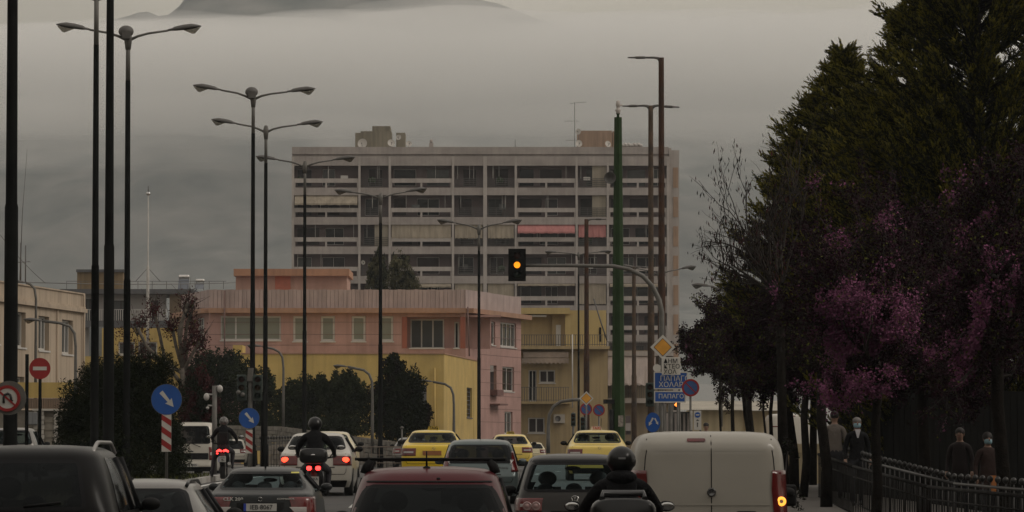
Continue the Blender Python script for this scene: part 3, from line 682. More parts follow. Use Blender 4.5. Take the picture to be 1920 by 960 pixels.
# yellow house under it
DH = 300.0
yh_ = empty('yellow_house', (X(260, DH), DH, 1), label='small yellow house behind the oleander bush on the left', cat='house')
Wh = Wall((X(158, DH), DH), (X(345, DH), DH)); hu = lambda px: X(px, DH)-X(158, DH); hz_ = lambda py: Z(py, DH)
hh = [(hu(221), hu(252), hz_(665), hz_(641)), (hu(258), hu(294), hz_(665), hz_(641))]
mb = MB(); Wh.holes(mb, hu(190), Wh.len, 1, hz_(615), hh, rev=.2); Wh.holes(mb, 0, hu(190), 1, hz_(668), []); 
Wh2 = Wall((X(345, DH), DH), (X(372, 306), 306)); Wh2.holes(mb, 0, Wh2.len, 1, hz_(615), [])
keep(mb.build('wall', M_yel), yh_)
mb = MB(); Wh.box(mb, hu(165), hu(190)-.003, 1, hz_(612), .6, 4); keep(mb.build('blue_grey_wall', mat('blue_grey_wall', (.20, .215, .22), .85)), yh_)
for h in hh: keep(Wh.window(yh_, *h, n=2, ft=.09, gm=M_gl2), yh_)
# boundary wall with gate and yellow band under the cream building
DW = 155.0
gw = empty('gate_wall', (X(90, DW), DW, .95), label='yellow-topped boundary wall with white gate posts behind the no-entry sign', cat='wall')
mb = MB(); pbox(mb, -40, 150, 717, 746, DW, DW+.4); keep(mb.build('yellow_band', M_yel), gw)
mb = MB()
for k in range(60): a = -40+k*3.2; pbox(mb, a, a+2.2, 747, 766, DW-.06, DW+.3)
keep(mb.build('clay_louvre', mat('clay_louvre', (.24, .17, .12), .85, scale=3, dirt=.4)), gw)
mb = MB(); pbox(mb, -40, 150, 769, 905, DW+.1, DW+.4); keep(mb.build('wall', mat('brick_grey', (.23, .205, .17), .9, scale=4, dirt=.4, bump=.6)), gw)
mb = MB()
for k in range(12):
    for c in (66, 79, 104): pbox(mb, c-2.5-(k % 2), c+2.5+(k % 2), 770+k*9, 778+k*9, DW-.15, DW+.09)
pbox(mb, 60, 108, 766.5, 770, DW-.2, DW+.09); keep(mb.build('gate_post', mat('white_quoin', (.47, .44, .39), .85, dirt=.2)), gw)
mb = MB(); pbox(mb, 83, 100, 782, 905, DW, DW+.05)
for k in range(3): pbox(mb, 81, 102, 790+k*14, 792+k*14, DW-.05, DW-.001)
keep(mb.build('gate', mat('gate_paint', (.30, .27, .22), .7, dirt=.3)), gw)
# stone garden wall behind the cars, left of centre
def stone_wall(name, pts, h, th, label, m):
    mb = MB(); r_ = random.Random(5)
    for (xa, ya, za), (xb, yb, zb) in zip(pts, pts[1:]):
        A, B = Vector((xa, ya)), Vector((xb, yb)); Ln = (B-A).length; U = (B-A)/Ln; Nn = Vector((-U.y, U.x))
        nrow = int(h/.2); 
        for r in range(nrow):
            u = 0
            while u < Ln:
                s_ = r_.uniform(.25, .6); e_ = min(u+s_, Ln); z0 = za+(zb-za)*u/Ln-h+r*h/nrow; z1 = z0+h/nrow-.02; o_ = r_.uniform(0, .05)
                q = [A+U*(u+.01)-Nn*o_, A+U*(e_-.01)-Nn*o_, A+U*(e_-.01)+Nn*th, A+U*(u+.01)+Nn*th]
                v = [(p.x, p.y, z) for z in (z0, z1+r_.uniform(-.01, .01)) for p in q]
                mb.add(v, [(3, 2, 1, 0), (4, 5, 6, 7), (0, 1, 5, 4), (1, 2, 6, 5), (2, 3, 7, 6), (3, 0, 4, 7)]); u = e_
    return mb.build(name, m, label=label, cat='wall')
M_stone = mat('grey_stone', (.19, .175, .15), .95, scale=3, var=.3, dirt=.4, bump=.6)
pts = [(X(405, 228), 228, Z(797, 228)), (X(515, 222), 222, Z(799, 222)), (X(652, 205), 205, Z(818, 205)), (X(765, 195), 195, Z(832, 195))]
stone_wall('stone_wall', pts, 1.3, .4, 'low grey stone wall below the pines, sloping down to the right', M_stone)
stone_wall('low_stone_wall', [(X(500, 176), 176, Z(835, 176)), (X(560, 170), 170, Z(829, 170))], .8, .3, 'short pale stone wall end left of the white saloon', mat('pale_stone', (.30, .27, .23), .95, scale=3, var=.2, bump=.5))
def railing(name, pts, h, label, sp=.12, m=None, knob=False, cat='railing', rr=.012, bars=True, knob_r=.05, top=.025, mid=None, midr=.012):
    mb = MB()
    for (xa, ya), (xb, yb) in zip(pts, pts[1:]):
        n = max(1, int(math.hypot(xb-xa, yb-ya)/sp)); a = (xa, ya, g(ya)+h[0]); b = (xb, yb, g(yb)+h[0])
        mb.bar((xa, ya, g(ya)+h[1]), (xb, yb, g(yb)+h[1]), top, n=6); mb.bar(a, b, .018, n=5)
        if mid: mb.bar((xa, ya, g(ya)+mid), (xb, yb, g(yb)+mid), midr, n=5)
        for k in range(n):
            t = k/n; x, y = xa+(xb-xa)*t, ya+(yb-ya)*t; z = g(ya)*(1-t)+g(yb)*t
            mb.bar((x, y, z+h[0]-.1), (x, y, z+h[1]+(.12 if knob else 0)), rr, n=5)
            if knob: mb.ell((x, y, z+h[1]+.12), (knob_r, knob_r, knob_r*1.1), 7, 5)
    return mb.build(name, m or M_blackiron, label=label, cat=cat)
M_blackiron = mat('black_iron', (.014, .013, .012), .45, var=.4, scale=6)
railing('iron_railing', [(X(488, 158), 158), (X(562, 150), 150)], (.1, 1.15), 'black iron railing left of the white saloon, behind its mirror', .55, knob=True)
railing('pipe_railing', [(X(655, 178), 178), (X(770, 168), 168)], (.3, .95), 'rusty grey pipe railing between the cream car and the left taxi', 1.2, m=mat('rusty_pipe', (.17, .13, .10), .8, scale=6, dirt=.5), mid=.62)
# ================================================================ vehicles
def paint(name, col, rough=.28, metal=0., dirt=.12):
    dk = max(col) < .12; return mat(name, col, rough, metal*(.3 if dk else 1), var=.05, scale=2.2, coat=.12 if dk else .35, dirt=dirt, spec=.25 if dk else .5)
def glassmat(name, tint, alpha, rough=.04):
    m = bpy.data.materials.new(name); m.use_nodes = True; t = m.node_tree; b = t.nodes['Principled BSDF']
    b.inputs['Base Color'].default_value = (.01, .012, .013, 1); b.inputs['Roughness'].default_value = rough; b.inputs['Specular IOR Level'].default_value = .12
    tr = t.nodes.new('ShaderNodeBsdfTransparent'); tr.inputs[0].default_value = tuple(tint)+(1,)
    mx = t.nodes.new('ShaderNodeMixShader'); mx.inputs[0].default_value = 1-alpha
    t.links.new(tr.outputs[0], mx.inputs[1]); t.links.new(b.outputs[0], mx.inputs[2]); t.links.new(mx.outputs[0], t.nodes['Material Output'].inputs[0]); return m
G_clear = glassmat('car_glass_clear', (.80, .93, .95), .88); G_mid = glassmat('car_glass_tinted', (.5, .56, .56), .5); G_dark = glassmat('car_glass_dark', (.2, .2, .2), .25)
M_frit = mat('black_window_border', (.010, .010, .011), .4, spec=.12); M_tyre = mat('tyre_rubber', (.02, .02, .02), .85, var=.2); M_rim = mat('wheel_rim', (.35, .34, .33), .4, metal=.7, var=.1)
M_plast = mat('black_plastic', (.010, .010, .010), .7, var=.2, spec=.2); M_int = mat('seat_fabric', (.05, .05, .052), .8, var=.3)
M_lred = mat('tail_light_red', (.11, .008, .008), .2, var=.25, scale=8, coat=.4); M_lon = mat('brake_light_lit', (.5, .02, .02), .3, emit=(1, .05, .02), estr=5.5)
M_chr = mat('chrome', (.55, .55, .54), .18, metal=1, var=.05); M_plate = mat('plate_white', (.50, .49, .46), .5, dirt=.2); M_ptxt = mat('plate_text_black', (.02, .02, .02), .6)
M_blue = mat('plate_blue', (.02, .05, .35), .5); M_lclr = mat('lamp_clear', (.4, .37, .35), .2, coat=.5); M_amb = mat('indicator_amber', (.5, .16, .03), .3)
M_amblit = mat('indicator_lit', (.8, .3, .03), .3, emit=(1, .38, .05), estr=2.2)

class Shell:
    def __init__(s, L, prof_r, prof_f, prof_w, crown=.06, taper=.035, rr=None):
        s.L = L; s.pr = prof_r; s.pf = prof_f; s.pw = prof_w; s.crown = crown; s.taper = taper; s.rr = rr or [(0, .16), (.95, .16), (1.3, .22), (3, .2)]
    def yr(s, z): return float(pchip(*zip(*s.pr), z))
    def yf(s, z): return float(pchip(*zip(*s.pf), z))
    def w(s, z): return float(pchip(*zip(*s.pw), z))
    def we(s, z): return s.w(z)*(1-s.taper)
    def r(s, z): return min(float(np.interp(z, *zip(*s.rr))), s.we(z)*.6)
    def rear(s, x, z, off=0):
        we, r = s.we(z), s.r(z); ax = min(abs(x), we-.004); y = s.yr(z)+s.crown*(ax/we)**2
        if ax > we-r: y += r-math.sqrt(max(r*r-(ax-(we-r))**2, 0))
        return Vector((math.copysign(ax, x), y-off, z))
    def arc(s, u, z, sg=1, off=0):
        """u 0..1 rear face, 1..2 round the corner, 2.. metres along the side"""
        we, r = s.we(z), s.r(z)
        if u <= 1: x = (we-r)*u; return Vector((sg*x, s.yr(z)+s.crown*(x/we)**2-off, z))
        if u <= 2:
            a = (u-1)*math.pi/2; x = we-r+(r+off)*math.sin(a); y = s.yr(z)+s.crown*(min(x, we)/we)**2+r-(r+off)*math.cos(a); return Vector((sg*x, y, z))
        y = s.yr(z)+s.crown+r+(u-2); return s.side(y, z, sg, off)
    def side(s, y, z, sg, off=0):
        a, b = s.yr(z), s.yf(z); t = min(max((y-a)/(b-a), 0), 1); wd = s.w(z)*(1-s.taper*(2*t-1)**2); return Vector((sg*(wd+off), y, z))
    def front(s, x, z, off=0):
        we, r = s.we(z), s.r(z); ax = min(abs(x), we-.004); y = s.yf(z)-2.2*s.crown*(ax/we)**2
        if ax > we-r: y -= r-math.sqrt(max(r*r-(ax-(we-r))**2, 0))
        return Vector((math.copysign(ax, x), y+off, z))
    def ring(s, z):
        p = []; we, r = s.we(z), s.r(z)
        for k in range(-9, 10): p.append((s.rear((we-r)*k/9, z), 'r'))
        for k in range(1, 5): p.append((s.arc(1+k/4, z), 'c'))
        ya, yb = p[-1][0].y, s.yf(z)-2.2*s.crown-r
        for k in range(1, 24): p.append((s.side(ya+(yb-ya)*k/24, z, 1), 's'))
        for k in range(4, 0, -1): a = k/4*math.pi/2; q = s.front(0, z); x = we-r+r*math.sin(a); p.append((Vector((x, s.yf(z)-2.2*s.crown*(x/we)**2-r+r*math.cos(a), z)), 'c'))
        for k in range(7, -8, -1): p.append((s.front((we-r)*k/7, z), 'f'))
        for k in range(1, 5): a = k/4*math.pi/2; x = we-r+r*math.sin(a); p.append((Vector((-x, s.yf(z)-2.2*s.crown*(x/we)**2-r+r*math.cos(a), z)), 'c'))
        for k in range(23, 0, -1): p.append((s.side(ya+(yb-ya)*k/24, z, -1), 's'))
        for k in range(4, 0, -1): q = s.arc(1+k/4, z); p.append((Vector((-q.x, q.y, z)), 'c'))
        return p
    def body(s, cut, zs=None):
        z0, z1 = s.pw[0][0], s.pw[-1][0]
        zs = sorted(set([round(z0+(z1-z0)*k/44, 4) for k in range(45)]+[z for z, _ in s.pw]+[round(z1-.012*k, 4) for k in range(4)]))
        zs = [z for i, z in enumerate(zs) if i == 0 or z-zs[i-1] > .004]
        mb = MB(); v = []; rings = [s.ring(z) for z in zs]; n = len(rings[0])
        for rg in rings: v += [p for p, _ in rg]
        f = []
        for i in range(len(zs)-1):
            for k in range(n):
                q = (i*n+k, i*n+(k+1) % n, (i+1)*n+(k+1) % n, (i+1)*n+k); c = (v[q[0]]+v[q[1]]+v[q[2]]+v[q[3]])/4
                kind = rings[i][k][1]; 
                if cut(c, kind): continue
                f.append(q)
        f.append(tuple(range(n-1, -1, -1))); f.append(tuple((len(zs)-1)*n+k for k in range(n)))
        return mb.add(v, f, True)
def rc(d, r): return 0 if d >= r else r-math.sqrt(max(r*r-(r-d)**2, 0))
def rear_patch(sh, z0, z1, h0, h1, off, rcn=.06, mu=.07, mz=.035, cx_=0, fn=None, nx=14, nz=10, thick=0):
    """a patch lying on the rear (or front) surface; material 1 on its border, 0 inside"""
    fn = fn or sh.rear; zz = [z0, z0+mz]+[z0+mz+(z1-z0-2*mz)*k/nz for k in range(1, nz)]+[z1-mz, z1]; zz = sorted(zz+[z0+rcn*.3, z1-rcn*.3])
    us = [-1, -1+mu]+[(-1+mu)+(2-2*mu)*k/nx for k in range(1, nx)]+[1-mu, 1]
    v = []
    for z in zz:
        h = h0+(h1-h0)*(z-z0)/(z1-z0)-rc(z-z0, rcn)-rc(z1-z, rcn)
        v += [fn(cx_+h*u, z, off) for u in us]
    n = len(us); f = []; mi = []
    mb = MB()
    for j in range(len(zz)-1):
        for i in range(n-1):
            b = (i == 0 or i == n-2 or zz[j]+1e-6 < z0+mz or zz[j+1]-1e-6 > z1-mz); mb.add([v[j*n+i], v[j*n+i+1], v[(j+1)*n+i+1], v[(j+1)*n+i]], [(0, 1, 2, 3)], True, 1 if b else 0)
    return mb
def arc_patch(sh, z0, z1, ua, ub, off=.008, sg=1, n=10, m=8, rcn=.0, skew=0, b=None):
    """ua, ub: numbers or functions of t in 0..1 (bottom to top)"""
    mb = MB(); F_ = lambda a, t: a(t) if callable(a) else a; v = []
    for j in range(m+1):
        t = j/m; z = z0+(z1-z0)*t; a, b_ = F_(ua, t), F_(ub, t)
        for i in range(n+1): v.append(sh.arc(a+(b_-a)*i/n, z, sg, off))
    for i in range(n+1): v.append(sh.arc(F_(ua, 0)+(F_(ub, 0)-F_(ua, 0))*i/n, z0, sg, -.01))
    for i in range(n+1): v.append(sh.arc(F_(ua, 1)+(F_(ub, 1)-F_(ua, 1))*i/n, z1, sg, -.01))
    f = [(j*(n+1)+i, j*(n+1)+i+1, (j+1)*(n+1)+i+1, (j+1)*(n+1)+i) for j in range(m) for i in range(n)]; q = (m+1)*(n+1)
    f += [(q+i, q+i+1, i+1, i) for i in range(n)]+[(m*(n+1)+i, m*(n+1)+i+1, q+n+2+i, q+n+1+i) for i in range(n)]
    return mb.add(v, f, True)
def side_glass(sh, sg, pts_z, ya, yb, off=.006):
    """window band between z0 and z1; ya(t), yb(t) give its ends"""
    z0, z1 = pts_z; mb = MB(); v = []; m, n = 6, 12
    for j in range(m+1):
        t = j/m; z = z0+(z1-z0)*t
        for i in range(n+1): v.append(sh.side(ya(t)+(yb(t)-ya(t))*i/n, z, sg, off))
    return mb.add(v, [(j*(n+1)+i, j*(n+1)+i+1, (j+1)*(n+1)+i+1, (j+1)*(n+1)+i) for j in range(m) for i in range(n)], True)
def wheel(par, x, y, r, wd, sg):
    w_ = MB().lathe((x, y, r), [(r*.6, -wd/2), (r*.94, -wd/2), (r, -wd/2+.03), (r, wd/2-.03), (r*.94, wd/2), (r*.6, wd/2)], 26, 'x').build('wheel', M_tyre, par)
    mb = MB().lathe((x, y, r), [(0, sg*wd*.42), (r*.2, sg*wd*.44), (r*.55, sg*wd*.36), (r*.6, sg*wd*.5), (r*.62, 0), (r*.6, -sg*wd*.4), (0, -sg*wd*.4)], 22, 'x')
    mb.build('rim', M_rim, w_); return w_
def car(label, x, y, name='car', cat='car', L=4.0, W=1.7, h=1.5, kind='hatch', col=None, glass=None, belt=.98, group='cars queueing on the road', lit=False, z=None, rz=0,
        plate=None, win=None, lights=None, rearcut=True, mirrors=True, wheels=.31, roofw=None, crown=.07, pr=None, deck=None, side=True, trim=None, roofmat=None):
    t = empty(name, (x, y, g(y) if z is None else z), rz, label=label, cat=cat, group=group); w_ = W/2; rw = roofw or w_*.70
    B = belt
    if kind == 'hatch': r_ = pr or [(.2, .14), (.36, .02), (.6, 0), (.74, .05), (B, .10), (h-.13, .40), (h-.05, .52), (h-.015, .72), (h, 1.1)]
    elif kind == 'sedan': r_ = pr or [(.2, .14), (.36, .02), (.6, 0), (.85, .03), (B-.03, .07), (B, .22), (B+.03, .50), (h-.12, 1.0), (h-.05, 1.16), (h-.015, 1.4), (h, 1.75)]
    else: r_ = pr or [(.22, .12), (.4, 0), (.6, .03), (B, .05), (h-.25, .12), (h-.1, .17), (h-.03, .30), (h, .7)]
    if kind == 'van': f_ = [(.2, L-.1), (.4, L), (.75, L-.05), (B, L-.35), (B+.08, L-.75), (h-.2, L-1.35), (h-.04, L-1.6), (h, L-2)]
    else: f_ = [(.2, L-.1), (.4, L), (.66, L-.04), (.82, L-.25), (B-.03, L-.85), (B+.02, L-1.05), (h-.12, L-1.8), (h-.04, L-2.0), (h, L-2.25)]
    if kind == 'van': p_ = [(.22, w_*.93), (.4, w_*.985), (.7, w_), (B+.1, w_*.985), (h-.3, w_*.955), (h-.14, w_*.91), (h-.06, w_*.85), (h-.02, w_*.74), (h, w_*.5)]
    else: p_ = [(.2, w_*.92), (.38, w_*.985), (.62, w_), (B-.12, w_*.985), (B, w_*.945), (h-.13, rw*1.02), (h-.07, rw*.96), (h-.03, rw*.84), (h-.01, rw*.62), (h, rw*.35)]
    sh = Shell(L, r_, f_, p_, crown); t_glass = glass or G_mid
    wz0, wz1, wh0, wh1 = win if win else (B+.05, h-.09, w_*.80, rw*.88)
    if kind == 'van' and not win: rearcut = False
    sy = lambda tt: (sh.yr(B)+.55+(.55 if kind == 'sedan' else 0))+tt*.25; ey = lambda tt: L-1.15-tt*.75
    zs0, zs1 = B+.03, h-.12
    def cut(c, k):
        if k in 'rc' and rearcut and c.y < L*.5:
            hh = wh0+(wh1-wh0)*(c.z-wz0)/(wz1-wz0)
            if wz0+.035 < c.z < wz1-.03 and abs(c.x) < hh-.05: return True
        if k == 's' and side and zs0+.03 < c.z < zs1-.02:
            tt = (c.z-zs0)/(zs1-zs0)
            if sy(tt)+.06 < c.y < ey(tt)-.06: return True
        if k == 'f' and zs0+.03 < c.z < zs1-.03 and abs(c.x) < w_*.66: return True
        return False
    bd = sh.body(cut).build('body', col, t)
    if rearcut: rear_patch(sh, wz0, wz1, wh0, wh1, .008, rcn=.08).build('rear_window', [t_glass, M_frit], t)
    rear_patch(sh, B+.02, h-.1, w_*.86, rw*.95, .006, fn=sh.front, nz=8).build('windscreen', [G_clear, M_frit], t)
    if side:
        for sg in (-1, 1):
            sg_ = side_glass(sh, sg, (zs0, zs1), sy, ey).build('side_window', t_glass, t)
            mb = MB(); ym = (sy(.5)+ey(.5))/2
            for y_ in (ym-.02, ym+.85, ): mb.tube([sh.side(y_, zs0, sg, .008), sh.side(y_-.0, zs1, sg, .008)], .03, 5)
            mb.tube([sh.side(sy(0), zs0-.01, sg, .0), sh.side(ey(0), zs0-.01, sg, .0)], .018, 5); mb.build('window_trim', M_frit, sg_)
    # cabin
    mb = MB(); fy = L*.5
    for sx in (-1, 1):
        mb.box((sx*.38-.24, fy-.1, .35), (sx*.38+.24, fy+.42, .6)); mb.prism([(sx*.38-.24, .5), (sx*.38+.24, .5), (sx*.38+.2, B+.12), (sx*.38-.2, B+.12)], fy-.2, fy-.05)
        mb.ell((sx*.38, fy-.15, B+.24), (.14, .06, .11), 10, 7)
    ry = sh.yr(B)+1.0 if kind != 'van' else 1.6
    if kind != 'van' or rearcut:
        mb.box((-w_*.75, ry-.1, .4), (w_*.75, ry+.05, B+.03))
        for sx in (-1, 0, 1): mb.ell((sx*.42, ry-.05, B+.1), (.12, .05, .08), 10, 7)
    mb.box((-w_*.85, L-1.7, .6), (w_*.85, L-1.3, B-.04))
    mb.build('seats', M_int, t)
    if kind != 'van' or rearcut: MB().add([(-w_*.9, .4, B-.1), (w_*.9, .4, B-.1), (w_*.9, ry, B-.1), (-w_*.9, ry, B-.1)], [(0, 1, 2, 3)]).build('parcel_shelf', M_int, t)
    MB().ell((0, L-1.75, h-.22), (.12, .02, .035), 10, 6).build('rear_view_mirror', M_plast, t)
    # lower bumper, arches, wheels
    q_ = .84*w_; mb = MB()
    for sg in (-1, 1): mb.tube([sh.rear(sg*q_*k1, z_, .001) for z_, k1 in ((.50, .93), (.56, .98), (B*.8, 1.0), (B-.03, .97))], .006, 5)
    mb.tube([sh.rear(x_*q_*.93, .50, .001) for x_ in np.linspace(-1, 1, 11)], .006, 5)
    mb.tube([sh.rear(x_*q_*.62, .66, .004) for x_ in np.linspace(-1, 1, 9)], .010, 5)
    if kind != 'van': mb.build('boot_seam', M_plast, t)
    rear_patch(sh, .205, .36, w_*.8, w_*.86, .012, rcn=.02, mu=.02, mz=.01).build('bumper_insert', [M_plast, M_plast], t)
    for sg in (-1, 1):
        for yy in (.75, L-.85):
            wheel(t, sg*(w_-.11), yy, wheels, .2, sg)
            mb = MB(); v = []
            for k in range(13):
                a = math.pi*k/12
                for q in (wheels*1.0, wheels*1.18):
                    zz = max(wheels+q*math.sin(a), .21); p = sh.side(yy+q*math.cos(a), zz, sg, .006); v.append(p)
            mb.add(v, [(2*k, 2*k+1, 2*k+3, 2*k+2) for k in range(12)]); mb.build('wheel_arch', M_plast, t)
        if mirrors:
            mb = MB(); my = L-1.75; xx = sh.side(my, B+.02, 1).x; mb.ell((sg*(xx+.12), my, B+.075), (.10, .07, .065), 14, 9); mb.bar((sg*xx, my+.02, B+.02), (sg*(xx+.08), my, B+.05), .03, n=6)
            mb.build('wing_mirror', M_plast if trim else col, t, bevel=.03)
    if lights is None: lights = (.68, .90, .72, 2.15)
    if lights:
        z0, z1, ua, ub = lights[:4]
        for sg in (-1, 1):
            lt = arc_patch(sh, z0, z1, ua, ub, .012, sg).build('tail_light', M_lred, t)
            if lit:
                a2 = (ua+(min(ub, 2)-ua)*.22) if not callable(ua) else .85
                MB().ell(sh.arc(a2+.22, (z0+z1)/2+.02, sg, .012), (.085, .025, .06), 14, 9).build('lit_lamp', M_lon, lt)
            else: arc_patch(sh, z0+(z1-z0)*.36, z0+(z1-z0)*.58, ua+.1 if not callable(ua) else ua, (ua+.75) if not callable(ua) else 1.2, .015, sg).build('reversing_lamp', M_lclr, lt)
    if plate:
        pz, txt, pm, px_, pw_ = (plate+(0, .26))[:5] if len(plate) == 3 else plate
        p = sh.rear(px_, pz, .02); mb = MB().box((px_-pw_, p.y-.012, pz-.06), (px_+pw_, p.y+.03, pz+.06)); po = mb.build('number_plate', pm, t)
        if txt:
            text_mesh(txt, .105, (px_+.02, p.y-.015, pz), M_ptxt, parent=po, sx=.95, name='plate_number'); MB().box((px_-pw_, p.y-.014, pz-.06), (px_-pw_+.04, p.y-.0125, pz+.06)).build('country_strip', M_blue, po)
    t['_w'] = w_; return t, sh
P_black = mat('paint_black', (.006, .006, .006), .3, var=.05, coat=.04, dirt=.02, spec=.10); P_dark = mat('paint_dark_silver', (.020, .022, .023), .3, var=.05, coat=.08, dirt=.04, spec=.16); P_silver = paint('paint_pale_silver', (.18, .172, .16), metal=.35)
P_white = paint('paint_white', (.52, .49, .43)); P_red = paint('paint_dark_red', (.085, .007, .012), dirt=.04); P_yel = paint('paint_taxi_yellow', (.72, .50, .02)); P_yel2 = paint('paint_pale_taxi_yellow', (.74, .55, .12))
P_grey = mat('paint_grey', (.046, .044, .042), .3, var=.05, coat=.08, dirt=.04, spec=.16); P_green = paint('paint_grey_green', (.10, .13, .13), metal=.4); P_cream = paint('paint_cream', (.62, .54, .34)); P_vanw = paint('paint_van_white', (.37, .345, .295), rough=.45)
def badge(par, sh, x, z, r, name='emblem'):
    p = sh.rear(x, z, .006); return MB().lathe(p, [(r*.86, 0), (r*.86, -.012), (r, -.012), (r, 0)], 20, 'y').build(name, M_chr, par)
def wiper(par, sh, x0, z0, x1, z1): MB().bar(sh.rear(x0, z0, .02), sh.rear(x1, z1, .03), .012, n=5).build('wiper', M_plast, par)
def rails(par, sh, h, y0, y1, x, m=None, hh=.055):
    for sg in (-1, 1):
        n = 12; pts = [(sg*(x-.0), y0+(y1-y0)*k/n, h-.075+hh*2*min(1, math.sin(math.pi*k/n)*1.7)) for k in range(n+1)]
        MB().tube(pts, .022, 6).build('roof_rail', m or M_rim, par)

# SUV, left foreground
t, sh = car('black off-road car with arched roof rails, leftmost of the queue', X(42, 40), 40, L=4.5, W=1.84, h=1.78, col=P_black, glass=G_dark, belt=1.12, roofw=.675, win=(1.16, 1.64, .60, .50), plate=None, wheels=.36, lights=(.85, 1.08, .78, 2.2), trim=True)
rails(t, sh, 1.78, .75, 3.0, .585, M_rim, .05); wiper(t, sh, 0, 1.2, .35, 1.24)
# silver estate beside it
t, sh = car('silver-white estate car low behind the black off-road car', X(252, 47), 47, L=4.4, W=1.75, h=1.41, col=P_silver, glass=G_dark, belt=.93, roofw=.60, win=(.98, 1.31, .66, .54), trim=True)
rails(t, sh, 1.41, .6, 2.6, .53, P_dark, .03); MB().tube([sh.rear(-.12, 1.395, -.35), (-.12, .83, 1.43), (-.12, .6, 1.52)], [.03, .018, .006], 6).build('aerial', M_plast, t)
# dark coupe
t, sh = car('dark grey coupe with pale roof edge and lettered boot lid, number 8067', X(488, 67.5), 67.5, L=4.6, W=1.74, h=1.40, kind='sedan', col=P_dark, glass=G_clear, belt=.99, roofw=.585, win=(1.035, 1.325, .715, .59), lights=(.55, .93, lambda q: .80-.12*q, 2.3), plate=(.765, 'IEB·8067', M_plate), crown=.1,
             pr=[(.2, .14), (.36, .02), (.6, 0), (.85, .03), (.955, .07), (.985, .2), (1.02, .42), (1.28, .98), (1.345, 1.14), (1.385, 1.4), (1.4, 1.75)])
badge(t, sh, 0, .895, .034); MB().bar(sh.rear(0, .895, .012), sh.rear(0, .925, .012), .005, n=4).build('emblem_star', M_chr, t)
text_mesh('CLK 200', .07, sh.rear(-.43, .893, .012), mat('letter_silver', (.5, .49, .46), .4), parent=t, sx=1.25, name='boot_lettering', bold=.002); text_mesh('KOMPRESSOR', .034, sh.rear(.40, .898, .012), mat('letter_silver'), parent=t, sx=1.3, name='boot_lettering', bold=.001)
MB().tube([(0, 1.45, 1.385), (0, 1.4, 1.42), (0, 1.3, 1.47)], [.016, .012, .004], 6).build('aerial', M_plast, t)
rear_patch(sh, 1.30, 1.322, .07, .07, .014, cx_=.5, rcn=.005, mu=.1, mz=.002).build('sticker', [mat('yellow_sticker', (.55, .5, .1), .6)]*2, t)
rear_patch(sh, .72, .84, .36, .38, .009, rcn=.02, mu=.02, mz=.005).build('plate_recess', [M_plast]*2, t)
# red hatchback with roof bars
t, sh = car('dark red car with black roof bars and a short aerial', X(803, 41), 41, L=4.1, W=1.72, h=1.57, col=P_red, glass=G_dark, belt=.98, roofw=.665, win=(1.03, 1.40, .80, .62), trim=True, crown=.12, lights=(.8, 1.0, .8, 2.2))
for yy in (.95, 1.75):
    mb = MB().tube([(-.74, yy, 1.635+(.008 if yy < 1.5 else 0)), (.74, yy, 1.635+(.008 if yy < 1.5 else 0))], .014, 8)
    for sg in (-1, 1): mb.tube([(sg*.64, yy, 1.50), (sg*.62, yy, 1.57), (sg*.58, yy, 1.63)], [.05, .045, .035], 8)
    if yy > 1.5: mb.box((-.6, yy-.02, 1.62), (.6, yy+.02, 1.628))
    mb.build('roof_bar', M_plast, t)
MB().lathe((-.03, .75, 1.535), [(.045, 0), (.035, .03), (.01, .045)], 10).tube([(-.03, .75, 1.57), (-.03, .70, 1.72)], [.011, .006], 6).build('aerial', M_plast, t)
MB().ell(sh.rear(.09, 1.455, .0), (.02, .02, .012), 8, 5).build('washer_jet', M_plast, t)
rear_patch(sh, 1.42, 1.435, .62, .60, .012, rcn=.005, mu=.02, mz=.002).build('spoiler_line', [M_plast]*2, t)
# grey compact with round twin lamps
t, sh = car('grey compact car with round twin rear lamps, clear rear window and chrome emblem', X(1078, 61.5), 61.5, L=4.2, W=1.76, h=1.64, col=P_grey, glass=G_clear, belt=1.03, roofw=.66, win=(1.09, 1.51, .76, .63), lights=(.80, 1.0, .70, 2.1), trim=True, crown=.06)
badge(t, sh, 0, .975, .062); 
MB().tube([sh.rear(a, .975+b, .014) for a, b in ((-.045, .025), (-.02, -.045), (0, -.002), (.02, -.045), (.045, .025))], .007, 5).tube([sh.rear(a, .975+b, .014) for a, b in ((-.018, .055), (0, .01), (.018, .055))], .007, 5).build('emblem_letters', mat('letter_silver'), t)
for sg in (-1, 1):
    for xx in (.56, .69): p = sh.rear(sg*xx, .885, .01); MB().lathe(p, [(0, -.03), (.03, -.028), (.045, -.012), (.05, -.02), (.062, -.016), (.066, 0)], 18, 'y').build('round_lamp', mat('round_lamp_glass', (.33, .2, .19), .15, coat=.8), t)
wiper(t, sh, .25, 1.105, .62, 1.14); rear_patch(sh, 1.515, 1.555, .70, .66, .012, rcn=.01, mu=.02, mz=.003).build('spoiler_lip', [M_frit]*2, t)
MB().box((-.35, sh.rear(0, .79).y-.006, .745), (.35, sh.rear(0, .79).y+.02, .815)).build('plate_recess', M_plast, t)
